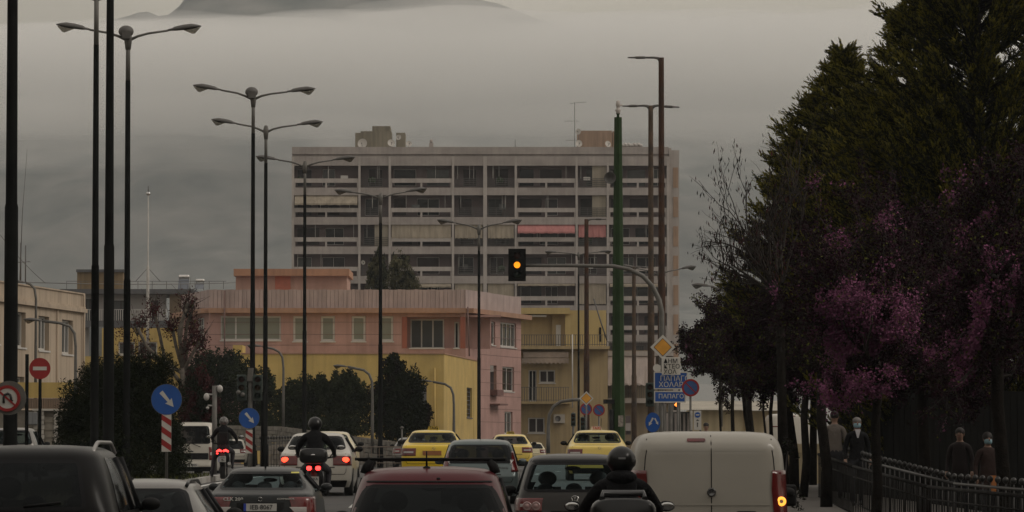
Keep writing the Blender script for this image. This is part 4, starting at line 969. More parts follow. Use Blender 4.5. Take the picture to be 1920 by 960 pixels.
# white panel van
t, sh = car('white windowless panel van with lit amber indicator, right of the motor scooter', X(1331, 48.8), 48.8, name='van', cat='van', L=4.0, W=1.84, h=1.95, kind='van', col=P_vanw, belt=1.15, side=False, lights=None, trim=True, crown=.05, wheels=.32,
             pr=[(.22, .12), (.4, 0), (.6, .03), (1.15, .05), (1.6, .085), (1.74, .10), (1.80, .12), (1.88, .20), (1.93, .34), (1.95, .7)])
for z0, z1, hw0, hw1, off in ((1.72, 1.785, .75, .72, .002), (1.10, 1.125, .78, .78, .008)):
    rear_patch(sh, z0, z1, hw0, hw1, off, rcn=.01, mu=.02, mz=.004).build('door_pressing', [P_vanw]*2, t)
mb = MB(); mb.tube([sh.rear(.02, z, .001) for z in np.linspace(.3, 1.9, 20)], .006, 5)
for sg in (-1, 1): mb.tube([sh.rear(sg*x_, z, .001) for x_, z in ((.70, .35), (.73, .9), (.74, 1.2), (.745, 1.5), (.735, 1.63), (.72, 1.72), (.715, 1.86))], .006, 5)
mb.build('door_gap', M_plast, t)
rear_patch(sh, 1.83, 1.868, .105, .105, .012, cx_=-.15, rcn=.012, mu=.05, mz=.003).build('high_brake_light', [M_lred]*2, t)
p = sh.rear(.02, 1.25, .01); MB().lathe(p, [(0, -.014), (.03, -.014), (.034, -.02), (.048, -.02), (.052, 0)], 20, 'y').build('emblem', mat('emblem_grey', (.12, .12, .12), .3, metal=.6), t)
rear_patch(sh, .97, 1.035, .13, .12, .03, cx_=.42, rcn=.03, mu=.05, mz=.003).build('door_handle', [M_plast]*2, t)
for sg in (-1, 1):
    lt = arc_patch(sh, .82, 1.50, lambda q: 1.02+.2*q, lambda q: 2.12-.03*q, .012, sg, m=14).build('tail_light', M_lred, t)
    if sg > 0:
        p = sh.arc(1.45, 1.145, 1, .02); MB().lathe(p, [(.022, -.012), (.03, -.022), (.048, -.022), (.055, -.008), (.055, .01)], 20, 'y').build('lit_indicator', M_amblit, lt); MB().lathe(p, [(0, -.014), (.028, -.012)], 16, 'y').build('lamp_core', M_lclr, lt)
for sg in (-1, 1):
    mb = MB().box((sg*1.06-.10, 2.55, 1.06), (sg*1.06+.10, 2.68, 1.32)); mb.build('wing_mirror_case', M_plast, t, bevel=.03)
# grey-green hatchback with tall side lamps
t, sh = car('grey-green hatchback with tall narrow tail lamps up its rear pillars', X(900, 91), 91, L=4.0, W=1.70, h=1.42, col=P_green, glass=G_dark, belt=.86, roofw=.655, win=(.90, 1.30, .70, .62), lights=(.72, 1.16, lambda q: 1.05+.55*q, lambda q: 2.0), crown=.07, z=g(91)-.02)
MB().bar((0, .85, 1.41), (0, .7, 1.56), .008, n=5).build('aerial', M_plast, t); text_mesh('PUNTO', .06, sh.rear(.5, .80, .012), M_chr, parent=t, name='lettering')
# white saloon with brake lights
t, sh = car('white saloon with both brake lights on, in front of the middle motor scooter', X(591, 97.5), 97.5, L=4.3, W=1.70, h=1.46, kind='sedan', col=P_white, glass=G_mid, belt=1.0, roofw=.60, win=(1.06, 1.38, .69, .57), lit=True, lights=(.70, .92, .62, 2.0), plate=(.55, None, M_plast), trim=True, wheels=.30)
# taxis
def taxi(label, px, d, white_sign, **k):
    t, sh = car(label, X(px, d), d, name='taxi', cat='taxi', L=4.5, W=1.76, h=1.45, kind='sedan', group='yellow taxis in the queue', trim=True, **k)
    s = MB().prism([(-.17, 1.452), (.17, 1.452), (.13, 1.555), (-.13, 1.555)], 2.05, 2.15).build('roof_sign', mat('taxi_sign_white', (.62, .55, .50), .5) if white_sign else mat('taxi_sign_yellow', (.45, .33, .05), .5), t)
    text_mesh('TAXI', .11, (0, 2.045, 1.503), mat('taxi_red_text', (.45, .04, .03), .6) if white_sign else M_ptxt, parent=s, sx=.95, name='sign_lettering', bold=.002)
    MB().bar((.12, 1.7, 1.44), (.13, 1.5, 1.78 if white_sign else 1.5), .008, n=5).build('aerial', M_plast, t); badge(t, sh, 0.05, .93, .04); return t, sh
t, sh = taxi('bright yellow taxi with a yellow roof sign, left of the three', 810, 118.5, False, col=P_yel, glass=G_mid, belt=1.03, roofw=.615, win=(1.08, 1.37, .70, .59), lights=(.72, .93, .66, 2.05), plate=(.80, None, mat('orange_plate', (.30, .12, .04), .5)))
t, sh = taxi('yellow taxi half hidden behind the grey-green hatchback', 957, 165, False, col=P_yel2, glass=G_mid, belt=1.0, roofw=.61, lights=(.72, .93, .66, 2.05))
t, sh = taxi('pale yellow taxi with a white roof sign in red letters', 1121, 121, True, col=P_yel2, glass=G_clear, belt=1.0, roofw=.62, win=(1.07, 1.37, .70, .59), lights=(.70, .90, .64, 2.05))
# others, partly hidden
car('small pale car far ahead, between the second taxi and the low fence', X(998, 250), 250, L=3.9, W=1.65, h=1.32, col=P_cream, glass=G_dark, belt=.9)
t, sh = car('white high-roofed car with a tall rear window, on the side road by the oleander', X(357, 148), 148, name='van', cat='van', L=4.1, W=1.68, h=1.92, kind='van', col=P_white, glass=G_mid, belt=1.05, rearcut=True, win=(1.16, 1.78, .70, .62), side=True, lights=(.6, 1.05, 1.0, 2.05), plate=(.42, 'YBA 9025', M_plate), z=.82, trim=True, crown=.05,
             pr=[(.22, .12), (.4, 0), (.6, .03), (1.05, .05), (1.65, .14), (1.8, .2), (1.88, .3), (1.92, .7)])
wiper(t, sh, .05, 1.17, .35, 1.05); rear_patch(sh, .62, .84, .62, .62, .012, rcn=.02, mu=.02, mz=.004).build('grey_panel', [M_plast, M_plast], t)
rear_patch(sh, .88, .915, .1, .1, .014, rcn=.01, mu=.05, mz=.003).build('boot_handle', [M_plast]*2, t)
p = sh.arc(1.5, .62, -1, .03); MB().ell(p, (.07, .03, .06), 10, 7).build('lit_lamp', M_lon, t)
car('cream car showing its right side past the white saloon', X(614, 128), 128, L=4.3, W=1.70, h=1.42, kind='sedan', col=P_cream, glass=G_clear, belt=.96, trim=True)
car('dark car just left of the bright yellow taxi', X(771, 185), 185, L=4.0, W=1.66, h=1.38, col=P_silver, glass=G_dark, belt=.95, trim=True)
car('small white car right of the left motorcyclist, beside the blue arrow sign', X(434, 222), 222, L=3.8, W=1.64, h=1.42, col=P_white, glass=G_dark, belt=.85, trim=True)
car('pale grey car on the side road behind the no-U-turn sign', X(20, 133), 133, L=4.0, W=1.66, h=1.56, col=P_silver, glass=G_clear, belt=.98, z=.9, trim=True)
t, sh = car('large white van parked behind the tree trunks on the right', X(1484, 178), 178, name='van', cat='van', L=5.2, W=1.95, h=2.35, kind='van', col=P_white, belt=1.35, side=False, lights=(.9, 1.5, 1.2, 2.0), crown=.04, group='')
MB().tube([sh.rear(0, z, .002) for z in np.linspace(.4, 2.3, 12)], .012, 5).build('door_gap', M_plast, t)
rear_patch(sh, 1.78, 1.83, .28, .28, .012, cx_=-.5, rcn=.01, mu=.02, mz=.003).build('red_stripe', [M_lred]*2, t)
rear_patch(sh, 2.22, 2.26, .18, .18, .02, rcn=.01, mu=.02, mz=.003).build('high_brake_light', [M_lred]*2, t)
# ================================================================ people and motorbikes
def skin(nodes, sub=1):
    """nodes: (pos, (rx, ry), parent index) -> evaluated smooth mesh of one continuous surface"""
    me = bpy.data.meshes.new('s'); me.from_pydata([n[0] for n in nodes], [(n[2], i) for i, n in enumerate(nodes) if n[2] is not None], [])
    o = bpy.data.objects.new('s', me); COL.objects.link(o); o.modifiers.new('k', 'SKIN'); me.update()
    for i, n in enumerate(nodes): r = n[1]; me.skin_vertices[0].data[i].radius = r if hasattr(r, '__len__') else (r, r)
    me.skin_vertices[0].data[0].use_root = True
    md = o.modifiers.new('u', 'SUBSURF'); md.levels = md.render_levels = sub
    dg = bpy.context.evaluated_depsgraph_get(); e = o.evaluated_get(dg).to_mesh(); mb = MB()
    mb.add([v.co.copy() for v in e.vertices], [tuple(p.vertices) for p in e.polygons], True)
    bpy.data.objects.remove(o); return mb
M_skin = mat('skin', (.22, .13, .09), .6, var=.08); M_hair = mat('dark_hair', (.018, .014, .012), .7, var=.3); M_hairg = mat('grey_hair', (.16, .15, .14), .7, var=.3)
M_jk = mat('black_jacket', (.008, .008, .009), .85, spec=.15, var=.4, scale=6, bump=.4); M_tr = mat('dark_trousers', (.018, .018, .022), .8, var=.3, scale=5, bump=.3); M_shoe = mat('black_shoe', (.015, .014, .013), .5)
def hand(mb, wr, dr, up, sc=1., curl=.5):
    """palm and five unequal bent fingers leaving the wrist along dr"""
    d = Vector(dr).normalized(); u = Vector(up).normalized(); s_ = d.cross(u); wr = Vector(wr)
    mb.tube([wr-d*.01, wr+d*.045*sc, wr+d*.095*sc], [.026*sc, .038*sc, .036*sc], 8)
    for k, (o_, ln) in enumerate(((-.030, .070), (-.010, .080), (.010, .075), (.030, .058))):
        a = wr+d*.085*sc+s_*o_*sc; b = a+d*ln*.5*sc-u*curl*.012*sc; c = b+(d*(1-curl)-u*curl).normalized()*ln*.5*sc; mb.tube([a, b, c], [.011*sc, .010*sc, .008*sc], 6)
    a = wr+d*.03*sc-s_*.03*sc; mb.tube([a, a+d*.03*sc-s_*.025*sc, a+d*.06*sc-s_*.028*sc-u*.01], [.014*sc, .012*sc, .009*sc], 6)
def figure(name, label, loc, rz, nodes, pick, mats, hands=(), group=None, head=None, facing=-1, scale=1.):
    t = empty(name, loc, rz, label=label, cat='person', group=group); t.scale = (scale,)*3
    mb = skin(nodes, 2); n0 = len(mb.f)
    for h in hands: hand(mb, *h)
    mi = []
    for k, f in enumerate(mb.f):
        c = sum((Vector(mb.v[i]) for i in f), Vector())/len(f); mi.append(pick(c, k >= n0))
    mb.mi = mi
    me = mb.build('body', mats, t); return t
def face(t, hx, hy, hz, f, hair=None, mask=None, r=.085):
    """nose, eyes, ears on the head; f = -1 looks to -y"""
    MB().ell((hx, hy+f*(r+.012), hz-.015), (.014, .02, .025), 8, 6).build('nose', M_skin, t)
    for s in (-1, 1):
        MB().ell((hx+s*.03, hy+f*(r*.93), hz+.015), (.014, .008, .008), 8, 5).build('eye', M_hair, t)
        MB().ell((hx+s*.078, hy+.01, hz-.01), (.012, .022, .034), 8, 6).build('ear', M_skin, t)
    MB().ell((hx, hy+f*(r*.92), hz-.055), (.026, .01, .007), 8, 5).build('mouth', mat('lips', (.25, .09, .08), .5), t)
def walk_nodes(st=.12, lean=0, arm=((0, 0), (0, 0)), f=-1):
    a, b = arm
    return [((0, 0, .95), (.155, .115), None), ((0, f*lean*.3, 1.12), (.15, .11), 0), ((0, f*lean*.7, 1.30), (.175, .12), 1), ((0, f*lean, 1.44), (.10, .085), 2), ((0, f*lean, 1.52), .052, 3), ((0, f*(lean+.015), 1.585), (.068, .078), 4), ((0, f*(lean+.01), 1.66), (.080, .092), 5), ((0, f*lean, 1.72), (.055, .065), 6),
            ((-.17, f*lean, 1.40), .07, 3), ((-.235, f*(lean-.02), 1.15), .048, 8), ((-.245+a[0], f*(.08+a[1]), .93), .032, 9),
            ((.17, f*lean, 1.40), .07, 3), ((.235, f*(lean-.02), 1.15), .048, 11), ((.245+b[0], f*(.08+b[1]), .93), .032, 12),
            ((-.095, 0, .86), .095, 0), ((-.10, f*st*.7, .49), .062, 14), ((-.10, f*st*.9, .10), .042, 15), ((-.10, f*(st*.9+.16), .045), .036, 16),
            ((.095, 0, .86), .095, 0), ((.10, -f*st*.2, .49), .062, 18), ((.10, -f*st*1.6, .12), .042, 19), ((.10, -f*(st*1.6-.15), .05), .036, 20)]
def pick_std(zj=.92, zh=1.505, shoe=.1):
    return lambda c, h: 2 if h or c.z > zh else (0 if c.z > zj or abs(c.x) > .185 and c.z > .8 else (3 if c.z < shoe else 1))
# man with mask
d = 86; xm = X(1607, d)
t = figure('person', 'grey-haired man in a dark zip jacket and light blue face mask walking towards the camera', (xm, d, g(d)+.13), .05, walk_nodes(.14), pick_std(), [M_jk, M_tr, M_skin, M_shoe], hands=(((-.245, -.08, .93), (0, -.15, -1), (-1, 0, 0)), ((.245, -.08, .93), (0, -.15, -1), (1, 0, 0))), scale=1.02)
face(t, 0, -.01, 1.655, -1)
MB().ell((0, .012, 1.70), (.088, .098, .072), 16, 10).build('hair', M_hairg, t)
MB().lathe((0, -.03, 1.605), [(.0, .062), (.05, .056), (.072, .035), (.076, 0), (.07, -.03), (.045, -.05), (0, -.055)], 18).build('face_mask', mat('mask_blue', (.20, .32, .36), .8), t)
MB().prism([(-.055, 1.53), (.055, 1.53), (.012, 1.36), (-.012, 1.36)], -.152, -.10).build('shirt_front', mat('pale_shirt', (.5, .48, .5), .8), t)
# person in beige-grey jumper seen from behind
t = figure('person', 'person in a grey-beige jumper seen from behind beside the fence, head lost in the blossom', (X(1565, 90), 90, g(90)+.13), -.1, walk_nodes(.1, f=1), pick_std(.98), [mat('beige_jumper', (.13, .11, .095), .9, bump=.4, scale=5), M_tr, M_skin, M_shoe], hands=(((-.245, .08, .93), (0, .15, -1), (-1, 0, 0)), ((.245, .08, .93), (0, .15, -1), (1, 0, 0))), scale=1.06)
face(t, 0, .01, 1.655, 1); MB().ell((0, -.012, 1.695), (.09, .1, .085), 16, 10).build('hair', M_hair, t)
# two people at the right, one with an orange bag
t = figure('person', 'person in a dark red-brown coat and pale face mask holding an orange paper bag', (X(1852, 76), 76, g(76)+.13), .2, walk_nodes(.12, arm=((.0, 0), (.03, .12))), pick_std(.72), [mat('brown_coat', (.025, .011, .008), .9, bump=.3), M_tr, M_skin, M_shoe], hands=(((-.245, -.08, .93), (0, -.15, -1), (-1, 0, 0)), ((.275, -.2, .93), (0, -.1, -1), (1, 0, 0))), scale=.96)
face(t, 0, -.01, 1.655, -1); MB().ell((0, .015, 1.69), (.095, .1, .1), 16, 10).build('hair', M_hair, t)
MB().lathe((0, -.03, 1.605), [(.0, .062), (.05, .056), (.072, .035), (.076, 0), (.07, -.03), (.045, -.05), (0, -.055)], 18).build('face_mask', mat('mask_blue'), t)
bag = empty('paper_bag', (X(1874, 75.7), 75.7, g(76)+.13+.60), .15, label='orange paper carrier bag held by the person in the brown coat', cat='bag')
MB().add([(-.14, -.06, 0), (.14, -.06, 0), (.14, .06, 0), (-.14, .06, 0), (-.15, -.07, .34), (.15, -.07, .34), (.15, .07, .34), (-.15, .07, .34)], [(3, 2, 1, 0), (0, 1, 5, 4), (1, 2, 6, 5), (2, 3, 7, 6), (3, 0, 4, 7)]).build('bag_body', mat('orange_paper', (.46, .17, .05), .8, bump=.2), bag)
MB().tube([(-.06, -.07, .34), (-.05, -.05, .44), (.05, -.05, .44), (.06, -.07, .34)], .008, 6).build('handle', mat('orange_paper'), bag)
t = figure('person', 'figure in dark clothes standing left of the person with the orange bag', (X(1800, 79), 79, g(79)+.13), -.3, walk_nodes(.1), pick_std(.8), [mat('dark_red_jacket', (.014, .008, .008), .9), M_tr, M_skin, M_shoe], hands=(((-.245, -.08, .93), (0, -.15, -1), (-1, 0, 0)), ((.245, -.08, .93), (0, -.15, -1), (1, 0, 0))), scale=.97)
face(t, 0, -.01, 1.655, -1); MB().ell((0, .015, 1.69), (.095, .1, .09), 16, 10).build('hair', M_hair, t)
# pedestrian behind the van: only the top of the head shows
d = 122; zz = Z(793, d)
t = figure('person', 'dark-haired pedestrian whose head shows just above the white van roof', (X(1324, d), d, g(d)+.13), 0, walk_nodes(.1), pick_std(.9), [M_jk, M_tr, M_skin, M_shoe], hands=(((-.245, -.08, .93), (0, -.15, -1), (-1, 0, 0)), ((.245, -.08, .93), (0, -.15, -1), (1, 0, 0))), scale=(zz-g(d)-.13)/1.78)
face(t, 0, -.01, 1.655, -1); MB().ell((0, .015, 1.71), (.098, .105, .085), 16, 10).build('hair', M_hair, t)

M_hel = mat('helmet_black', (.007, .007, .007), .3, coat=.1, var=.2, spec=.3)
def helmet(par, c, m, r=.135, hood=False, stripe=False):
    mb = MB(); n, k_ = 20, 14; v = []
    for j in range(k_+1):
        a = math.pi*.82*j/k_; 
        for i in range(n): b = 2*math.pi*i/n; rr = 1-(.12 if j > k_*.75 else 0); v.append(Vector(c)+Vector((r*math.sin(a)*math.cos(b)*rr, r*1.18*math.sin(a)*math.sin(b)*rr, r*1.08*math.cos(a))))
    f = [(j*n+i, (j+1)*n+i, (j+1)*n+(i+1) % n, j*n+(i+1) % n) for j in range(k_) for i in range(n)]; f.append(tuple(k_*n+i for i in range(n)))
    h = mb.add(v, f, True).build('helmet', m, par)
    mb = MB()
    for j in range(4):
        z = c[2]+r*(.35-.22*j); rr = math.sqrt(max(0, 1-((z-c[2])/(r*1.08))**2))
        for i in range(9): b = math.pi*(.12+.76*i/8); mb.v.append((c[0]+r*1.02*rr*math.cos(b), c[1]+r*1.21*rr*math.sin(b), z))
    mb.f = [(j*9+i, j*9+i+1, j*9+i+10, j*9+i+9) for j in range(3) for i in range(8)]; mb.sm = [True]*24; mb.mi = [0]*24; mb.build('visor', G_dark, h)
    if stripe: MB().box((c[0]-.03, c[1]-r*1.17, c[2]+.02), (c[0]+.035, c[1]-r*1.1, c[2]+.038)).build('helmet_label', mat('grey_label', (.2, .2, .2), .5), h)
    return h
def bike(label, px, d, rlabel, cz=0., sc=1., case=True, vents=False, foot=False, z=None, hm=None, lights='pair', plate='', hood=False, rz=0, mc=.45, strap=False):
    b = empty('motor_scooter', (X(px, d), d, g(d) if z is None else z), rz, label=label, cat='motorbike', group='motor scooters in the traffic'); b.scale = (sc,)*3
    wheel(b, 0, .30, .29, .15, 1); wheel(b, 0, 1.62, .29, .12, 1)
    mb = skin([((0, .10, .80), (.10, .07), None), ((0, .35, .74), (.17, .12), 0), ((0, .7, .66), (.17, .14), 1), ((0, .95, .42), (.16, .12), 2), ((0, 1.3, .40), (.17, .12), 3), ((0, 1.5, .75), (.19, .13), 4), ((0, 1.45, 1.0), (.16, .08), 5)], 2); mb.build('fairing', M_blk_b, b)
    MB().ell((0, .55, .80), (.16, .42, .075), 16, 8).build('seat', M_plast, b)
    MB().tube([(0, .06, .72), (0, -.02, .55), (0, .0, .38)], [.07, .08, .06], 8).build('mudguard', M_plast, b)
    MB().tube([(.17, .75, .34), (.19, .3, .38), (.20, -.06, .45)], [.03, .055, .05], 10).build('exhaust', M_rim if foot else M_plast, b)
    MB().tube([(-.36, 1.18, 1.04), (-.15, 1.28, 1.0), (.15, 1.28, 1.0), (.36, 1.18, 1.04)], .018, 8).build('handlebar', M_plast, b)
    for s in (-1, 1):
        m = MB().tube([(s*.25, 1.24, 1.02), (s*.36, 1.28, 1.18)], .010, 6).ell((s*mc, 1.28, 1.22), (.085, .02, .052), 12, 8).build('mirror', M_plast, b)
        MB().ell((s*(mc+.01), 1.262, 1.22), (.07, .006, .04), 12, 6).build('mirror_glass', M_chr, m)
    MB().add([(-.22, 1.50, 1.0), (.22, 1.50, 1.0), (.16, 1.38, 1.32), (-.16, 1.38, 1.32)], [(0, 1, 2, 3)]).build('windshield', G_mid, b)
    if case:
        kids0 = set(bpy.data.objects)
        cs = MB(); w_, h_ = (.27, .15) if not vents else (.31, .18)
        n = 24
        for y0, y1, k0 in ((-.28, .16, 1.),):
            rows = [(-.28, .86), (-.25, .95), (-.1, 1.), (.1, .98), (.16, .9)]; v = []
            for yy, q in rows:
                for i in range(n):
                    a = 2*math.pi*i/n; ca, sa = math.cos(a), math.sin(a); v.append((w_*q*abs(ca)**.55*math.copysign(1, ca), yy, 1.05+h_*q*abs(sa)**.6*math.copysign(1, sa)))
            f = [(j*n+i, (j+1)*n+i, (j+1)*n+(i+1) % n, j*n+(i+1) % n) for j in range(4) for i in range(n)]+[tuple(range(n)), tuple(range(5*n-1, 4*n-1, -1))]
            c = cs.add(v, f, True).build('top_case', mat('top_case_black', (.010, .010, .010), .3, coat=.15, spec=.3), b)
        MB().box((-w_*.97, -.262, 1.035), (w_*.97, -.2, 1.05)).build('case_seam', M_plast, c)
        if vents: MB().tube([(-.2, -.2, 1.215), (-.19, -.1, 1.27), (.19, -.1, 1.27), (.2, -.2, 1.215)], .03, 8).build('backrest', mat('grey_backrest', (.045, .045, .047), .35, coat=.2), b)
        else: MB().ell((0, -.285, 1.07), (.045, .012, .02), 10, 6).build('case_lock', M_chr, c)
        MB().box((-.12, -.1, .86), (.12, .2, .9)).build('case_rack', M_plast, b)
    if case:
        for o_ in list(b.children):
            if o_.name.split('.')[0] in ('top_case', 'backrest', 'case_rack') and o_ not in kids0: o_.location.z += cz
    if lights == 'pair':
        for s in (-1, 1):
            MB().ell((s*.085, -.01, .82), (.052, .05, .045), 12, 8).build('tail_light', M_lon2, b)
    elif lights == 'wing':
        for s in (-1, 1): MB().tube([(s*.02, -.02, .80), (s*.09, .0, .83), (s*.17, .06, .79)], [.025, .035, .02], 8).build('tail_light', M_lon2, b)
        MB().ell((-.15, .03, .735), (.03, .03, .02), 8, 6).build('lower_light', M_lon2, b)
    p = MB().box((-.105, -.09, .49), (.105, -.08, .66)).build('number_plate', M_plate, b)
    tx = plate.split('|')
    for i, q in enumerate(tx): text_mesh(q, .075, (.008, -.093, .615-.08*i), M_ptxt, parent=p, name='plate_number')
    MB().box((-.105, -.0915, .49), (-.085, -.0905, .66)).build('country_strip', M_blue, p)
    # rider
    fl = [((-.10, .48, .88), .10, 0), ((-.25, .92, .80), .07, 1), ((-.23, .88, .38), .05, 2), ((-.23, 1.02, .31), .04, 3)]
    N_ = [((0, .42, .92), (.17, .13), None), ((0, .44, 1.10), (.165, .12), 0), ((0, .50, 1.30), (.20, .13), 1), ((0, .53, 1.46), (.11, .09), 2), ((0, .55, 1.55), .06, 3), ((0, .57, 1.63), (.08, .09), 4),
          ((-.20, .54, 1.40), .08, 3), ((-.34, .76, 1.20), .058, 6), ((-.35, 1.08, 1.08), .04, 7), ((.20, .54, 1.40), .08, 3), ((.34, .76, 1.20), .058, 9), ((.35, 1.08, 1.08), .04, 10),
          ((.10, .48, .88), .10, 0), ((.25, .92, .78), .07, 12), ((.22, .88, .38), .05, 13), ((.22, 1.02, .31), .04, 14), ((-.10, .48, .88), .10, 0)]
    if foot: N_ += [((-.30, .62, .55), .07, 16), ((-.33, .45, .12), .05, 17), ((-.35, .60, .06), .04, 18)]
    else: N_ += [((-.25, .92, .78), .07, 16), ((-.22, .88, .38), .05, 17), ((-.22, 1.02, .31), .04, 18)]
    t = figure('person', rlabel, b.location[:], rz, N_, lambda c, h: 3 if h else (0 if c.z > .98 or abs(c.x) > .28 and c.z > .9 else (1 if c.z > (.16 if c.x < 0 and foot else .36) else 3)), [M_jk, M_tr, M_skin, M_shoe], hands=(((-.35, 1.08, 1.08), (0, 1, -.1), (0, 0, 1), 1., .9), ((.35, 1.08, 1.08), (0, 1, -.1), (0, 0, 1), 1., .9)), group='motor scooter riders', scale=sc); t.scale = (sc*(1.03 if hood else 1), sc, sc)
    helmet(t, (0, .58, 1.655), hm or M_hel, stripe=hood)
    if hood: MB().ell((0, .50, 1.50), (.145, .12, .075), 16, 8).build('hood', M_jk, t)
    if strap: MB().box((-.14, .34, 1.08), (.14, .44, 1.36)).build('backpack', M_plast, t, bevel=.04)
    return b
M_blk_b = mat('fairing_black', (.008, .008, .008), .35, coat=.15, spec=.3, var=.2); M_lon2 = mat('scooter_light_lit', (.6, .03, .03), .3, emit=(1, .035, .03), estr=6)
bike('black scooter with winged red tail light and small white plate, left of the three', 417, 118, 'rider in black with a speckled grey helmet and left foot on the road', sc=.96, case=False, foot=True, lights='wing', plate='IXN|124', hm=mat('camo_helmet', (.03, .03, .03), .5, scale=22, col2=(.22, .21, .20)), strap=True, z=g(118)+.08, mc=.46)
bike('black maxi scooter with top case and two lit red lamps, behind the dark coupe', 588, 86, 'rider in black with a plain black helmet, behind the white saloon', sc=1.06, lights='pair', plate='OXA|524', z=g(86)+.04, mc=.46)
bike('black scooter in the foreground with grey-edged top case, beside the white van', 1168, 40, 'rider in a black hooded jacket and black helmet in the foreground', cz=.09, sc=1.0, lights='pair', vents=True, hood=True, plate='', z=g(40)-.03, mc=.45, rz=0)
# ================================================================ lamps, poles, signals and signs
M_pole = mat('pole_dark_paint', (.006, .0065, .006), .8, scale=3, var=.4, spec=.06); M_galv = mat('galvanised_grey', (.12, .115, .105), .6, metal=.2, scale=5, var=.2, dirt=.3)
M_head = mat('lamp_head_grey', (.09, .085, .08), .6, scale=5, var=.2, dirt=.3); M_bowl = glassmat('lamp_bowl', (.75, .72, .66), .55, .15)
M_rust = mat('rusty_paint', (.035, .030, .027), .85, scale=1.6, spec=.1, col2=(.085, .042, .026), bump=.3); M_rustg = mat('rusty_grey_pole', (.05, .045, .04), .9, scale=2.2, spec=.1, col2=(.12, .08, .055), bump=.4)
def lamp_head(par, p, sg, tilt, k=1.0):
    """cobra-head luminaire: housing with a see-through bowl below; p is where it joins the arm"""
    k *= 1.12; L_ = .78*k; mb = MB(); n = 10; rows = [(0, .035, .035), (.1, .05, .045), (.16, .10, .075), (.36, .12, .095), (.55, .13, .095), (.68, .10, .06), (.78, .04, .02)]; v = []
    for a, w_, h_ in rows:
        for i in range(n): q = 2*math.pi*i/n; v.append(Vector((sg*a*k, w_*math.cos(q)*k, h_*k*(math.sin(q) if math.sin(q) > 0 else .35*math.sin(q)))))
    mb.add(v, [(j*n+i, (j+1)*n+i, (j+1)*n+(i+1) % n, j*n+(i+1) % n) for j in range(6) for i in range(n)]+[tuple(range(n)), tuple(range(7*n-1, 6*n-1, -1))], True)
    rot = Matrix.Rotation(-sg*tilt, 3, 'Y'); p = Vector(p)
    mb.v = [tuple(p+rot @ Vector(q)) for q in mb.v]; h = mb.build('lamp_head', M_head, par)
    b = MB(); rows = [(.34, .07, .0), (.42, .09, .05), (.56, .095, .13), (.62, .09, .125), (.72, .05, .04), (.76, .02, .0)]; v = []
    for a, w_, h_ in rows:
        for i in range(7): q = math.pi*i/6; v.append(p+rot @ Vector((sg*a*k, w_*math.cos(q)*k, (-.02-h_*math.sin(q))*k)))
    b.add(v, [(j*7+i, (j+1)*7+i, (j+1)*7+i+1, j*7+i+1) for j in range(5) for i in range(6)], True).build('lamp_bowl', M_bowl, h)
def pole(par, h, r0, r1, x=0, y=0, mats=(M_pole, M_galv), split=.9, z0=0):
    mb = MB().tube([(x, y, z0), (x, y, z0+.9), (x, y, z0+.92), (x, y, z0+h*.45)], [r0*1.35, r0*1.3, r0, r0*.92], 12, mi=0)
    mb.tube([(x, y, z0+h*.45), (x, y, z0+h*.455), (x, y, z0+h*split)], [r0*.92, r0*.80, r1*1.05], 12, mi=0); mb.tube([(x, y, z0+h*split), (x, y, z0+h)], [r1, r1*.9], 12, mi=1)
    return mb.build('pole', list(mats), par)
def dlamp(px, pyj, d, lx, ly, rx, ry, label, box=False, r=.085, grp='double-armed street lamps along the median', k=1.):
    """double lamp whose arms meet at (px, pyj); arm tips at (lx, ly) and (rx, ry)"""
    x = X(px, d); t = empty('street_lamp', (x, d, g(d)+.1), 0, label=label, cat='street lamp', group=grp); h = Z(pyj, d)-g(d)-.1; pole(t, h, r, r*.66)
    MB().tube([(0, 0, h-.35), (0, 0, h-.05), (0, 0, h+.12)], [r*.75, r*1.15, r*.6], 10).build('collar', M_galv, t)
    for tx, ty, s in ((lx, ly, -1), (rx, ry, 1)):
        a = X(tx, d)-x; zz = Z(ty, d)-g(d)-.1; b = a-s*.72*k; dz = (zz-h)*abs(b/a)
        MB().tube([(0, 0, h-.12), (s*.25, 0, h), (b*.5, 0, h+dz*.5), (b, 0, h+dz)], [.04, .035, .03, .028], 8).build('arm', M_galv, t)
        lamp_head(t, (b, 0, h+dz), s, math.atan2(zz-h-dz, .8) if True else 0, k)
    if box: MB().ell((-.05, -.05, h+.12), (.20, .2, .16), 14, 10).box((-.14, -.24, h-.08), (.08, -.1, h+.12)).build('junction_dome', M_head, t)
    return t
dlamp(237, 68, 111, 112, 47, 364, 50, 'tall double street lamp nearest the camera whose head is in view, far left', box=True, r=.095)
dlamp(473, 180, 132, 368, 161, 581, 167, 'double street lamp with a dome box at its fork', box=True)
dlamp(497, 242, 145, 402, 225, 596, 229, 'double street lamp standing just right of the dome-box lamp')
dlamp(570.5, 308, 163, 485, 294, 658, 295, 'double street lamp crossing the left end of the tall block')
dlamp(713, 368, 175, 633, 357, 794, 354, 'double street lamp in front of the pink building, left of its loggia', r=.095)
dlamp(898, 426, 192, 825, 413, 973, 413, 'double street lamp rising over the right corner of the pink building', r=.085)
dlamp(1085, 476, 242, 1026, 472, 1143, 471, 'thin far double street lamp right of the amber signal', r=.07, k=.9)
dlamp(1236, 512, 216, 1170, 498, 1301, 500, 'double street lamp half hidden by the curved signal arm', r=.08)
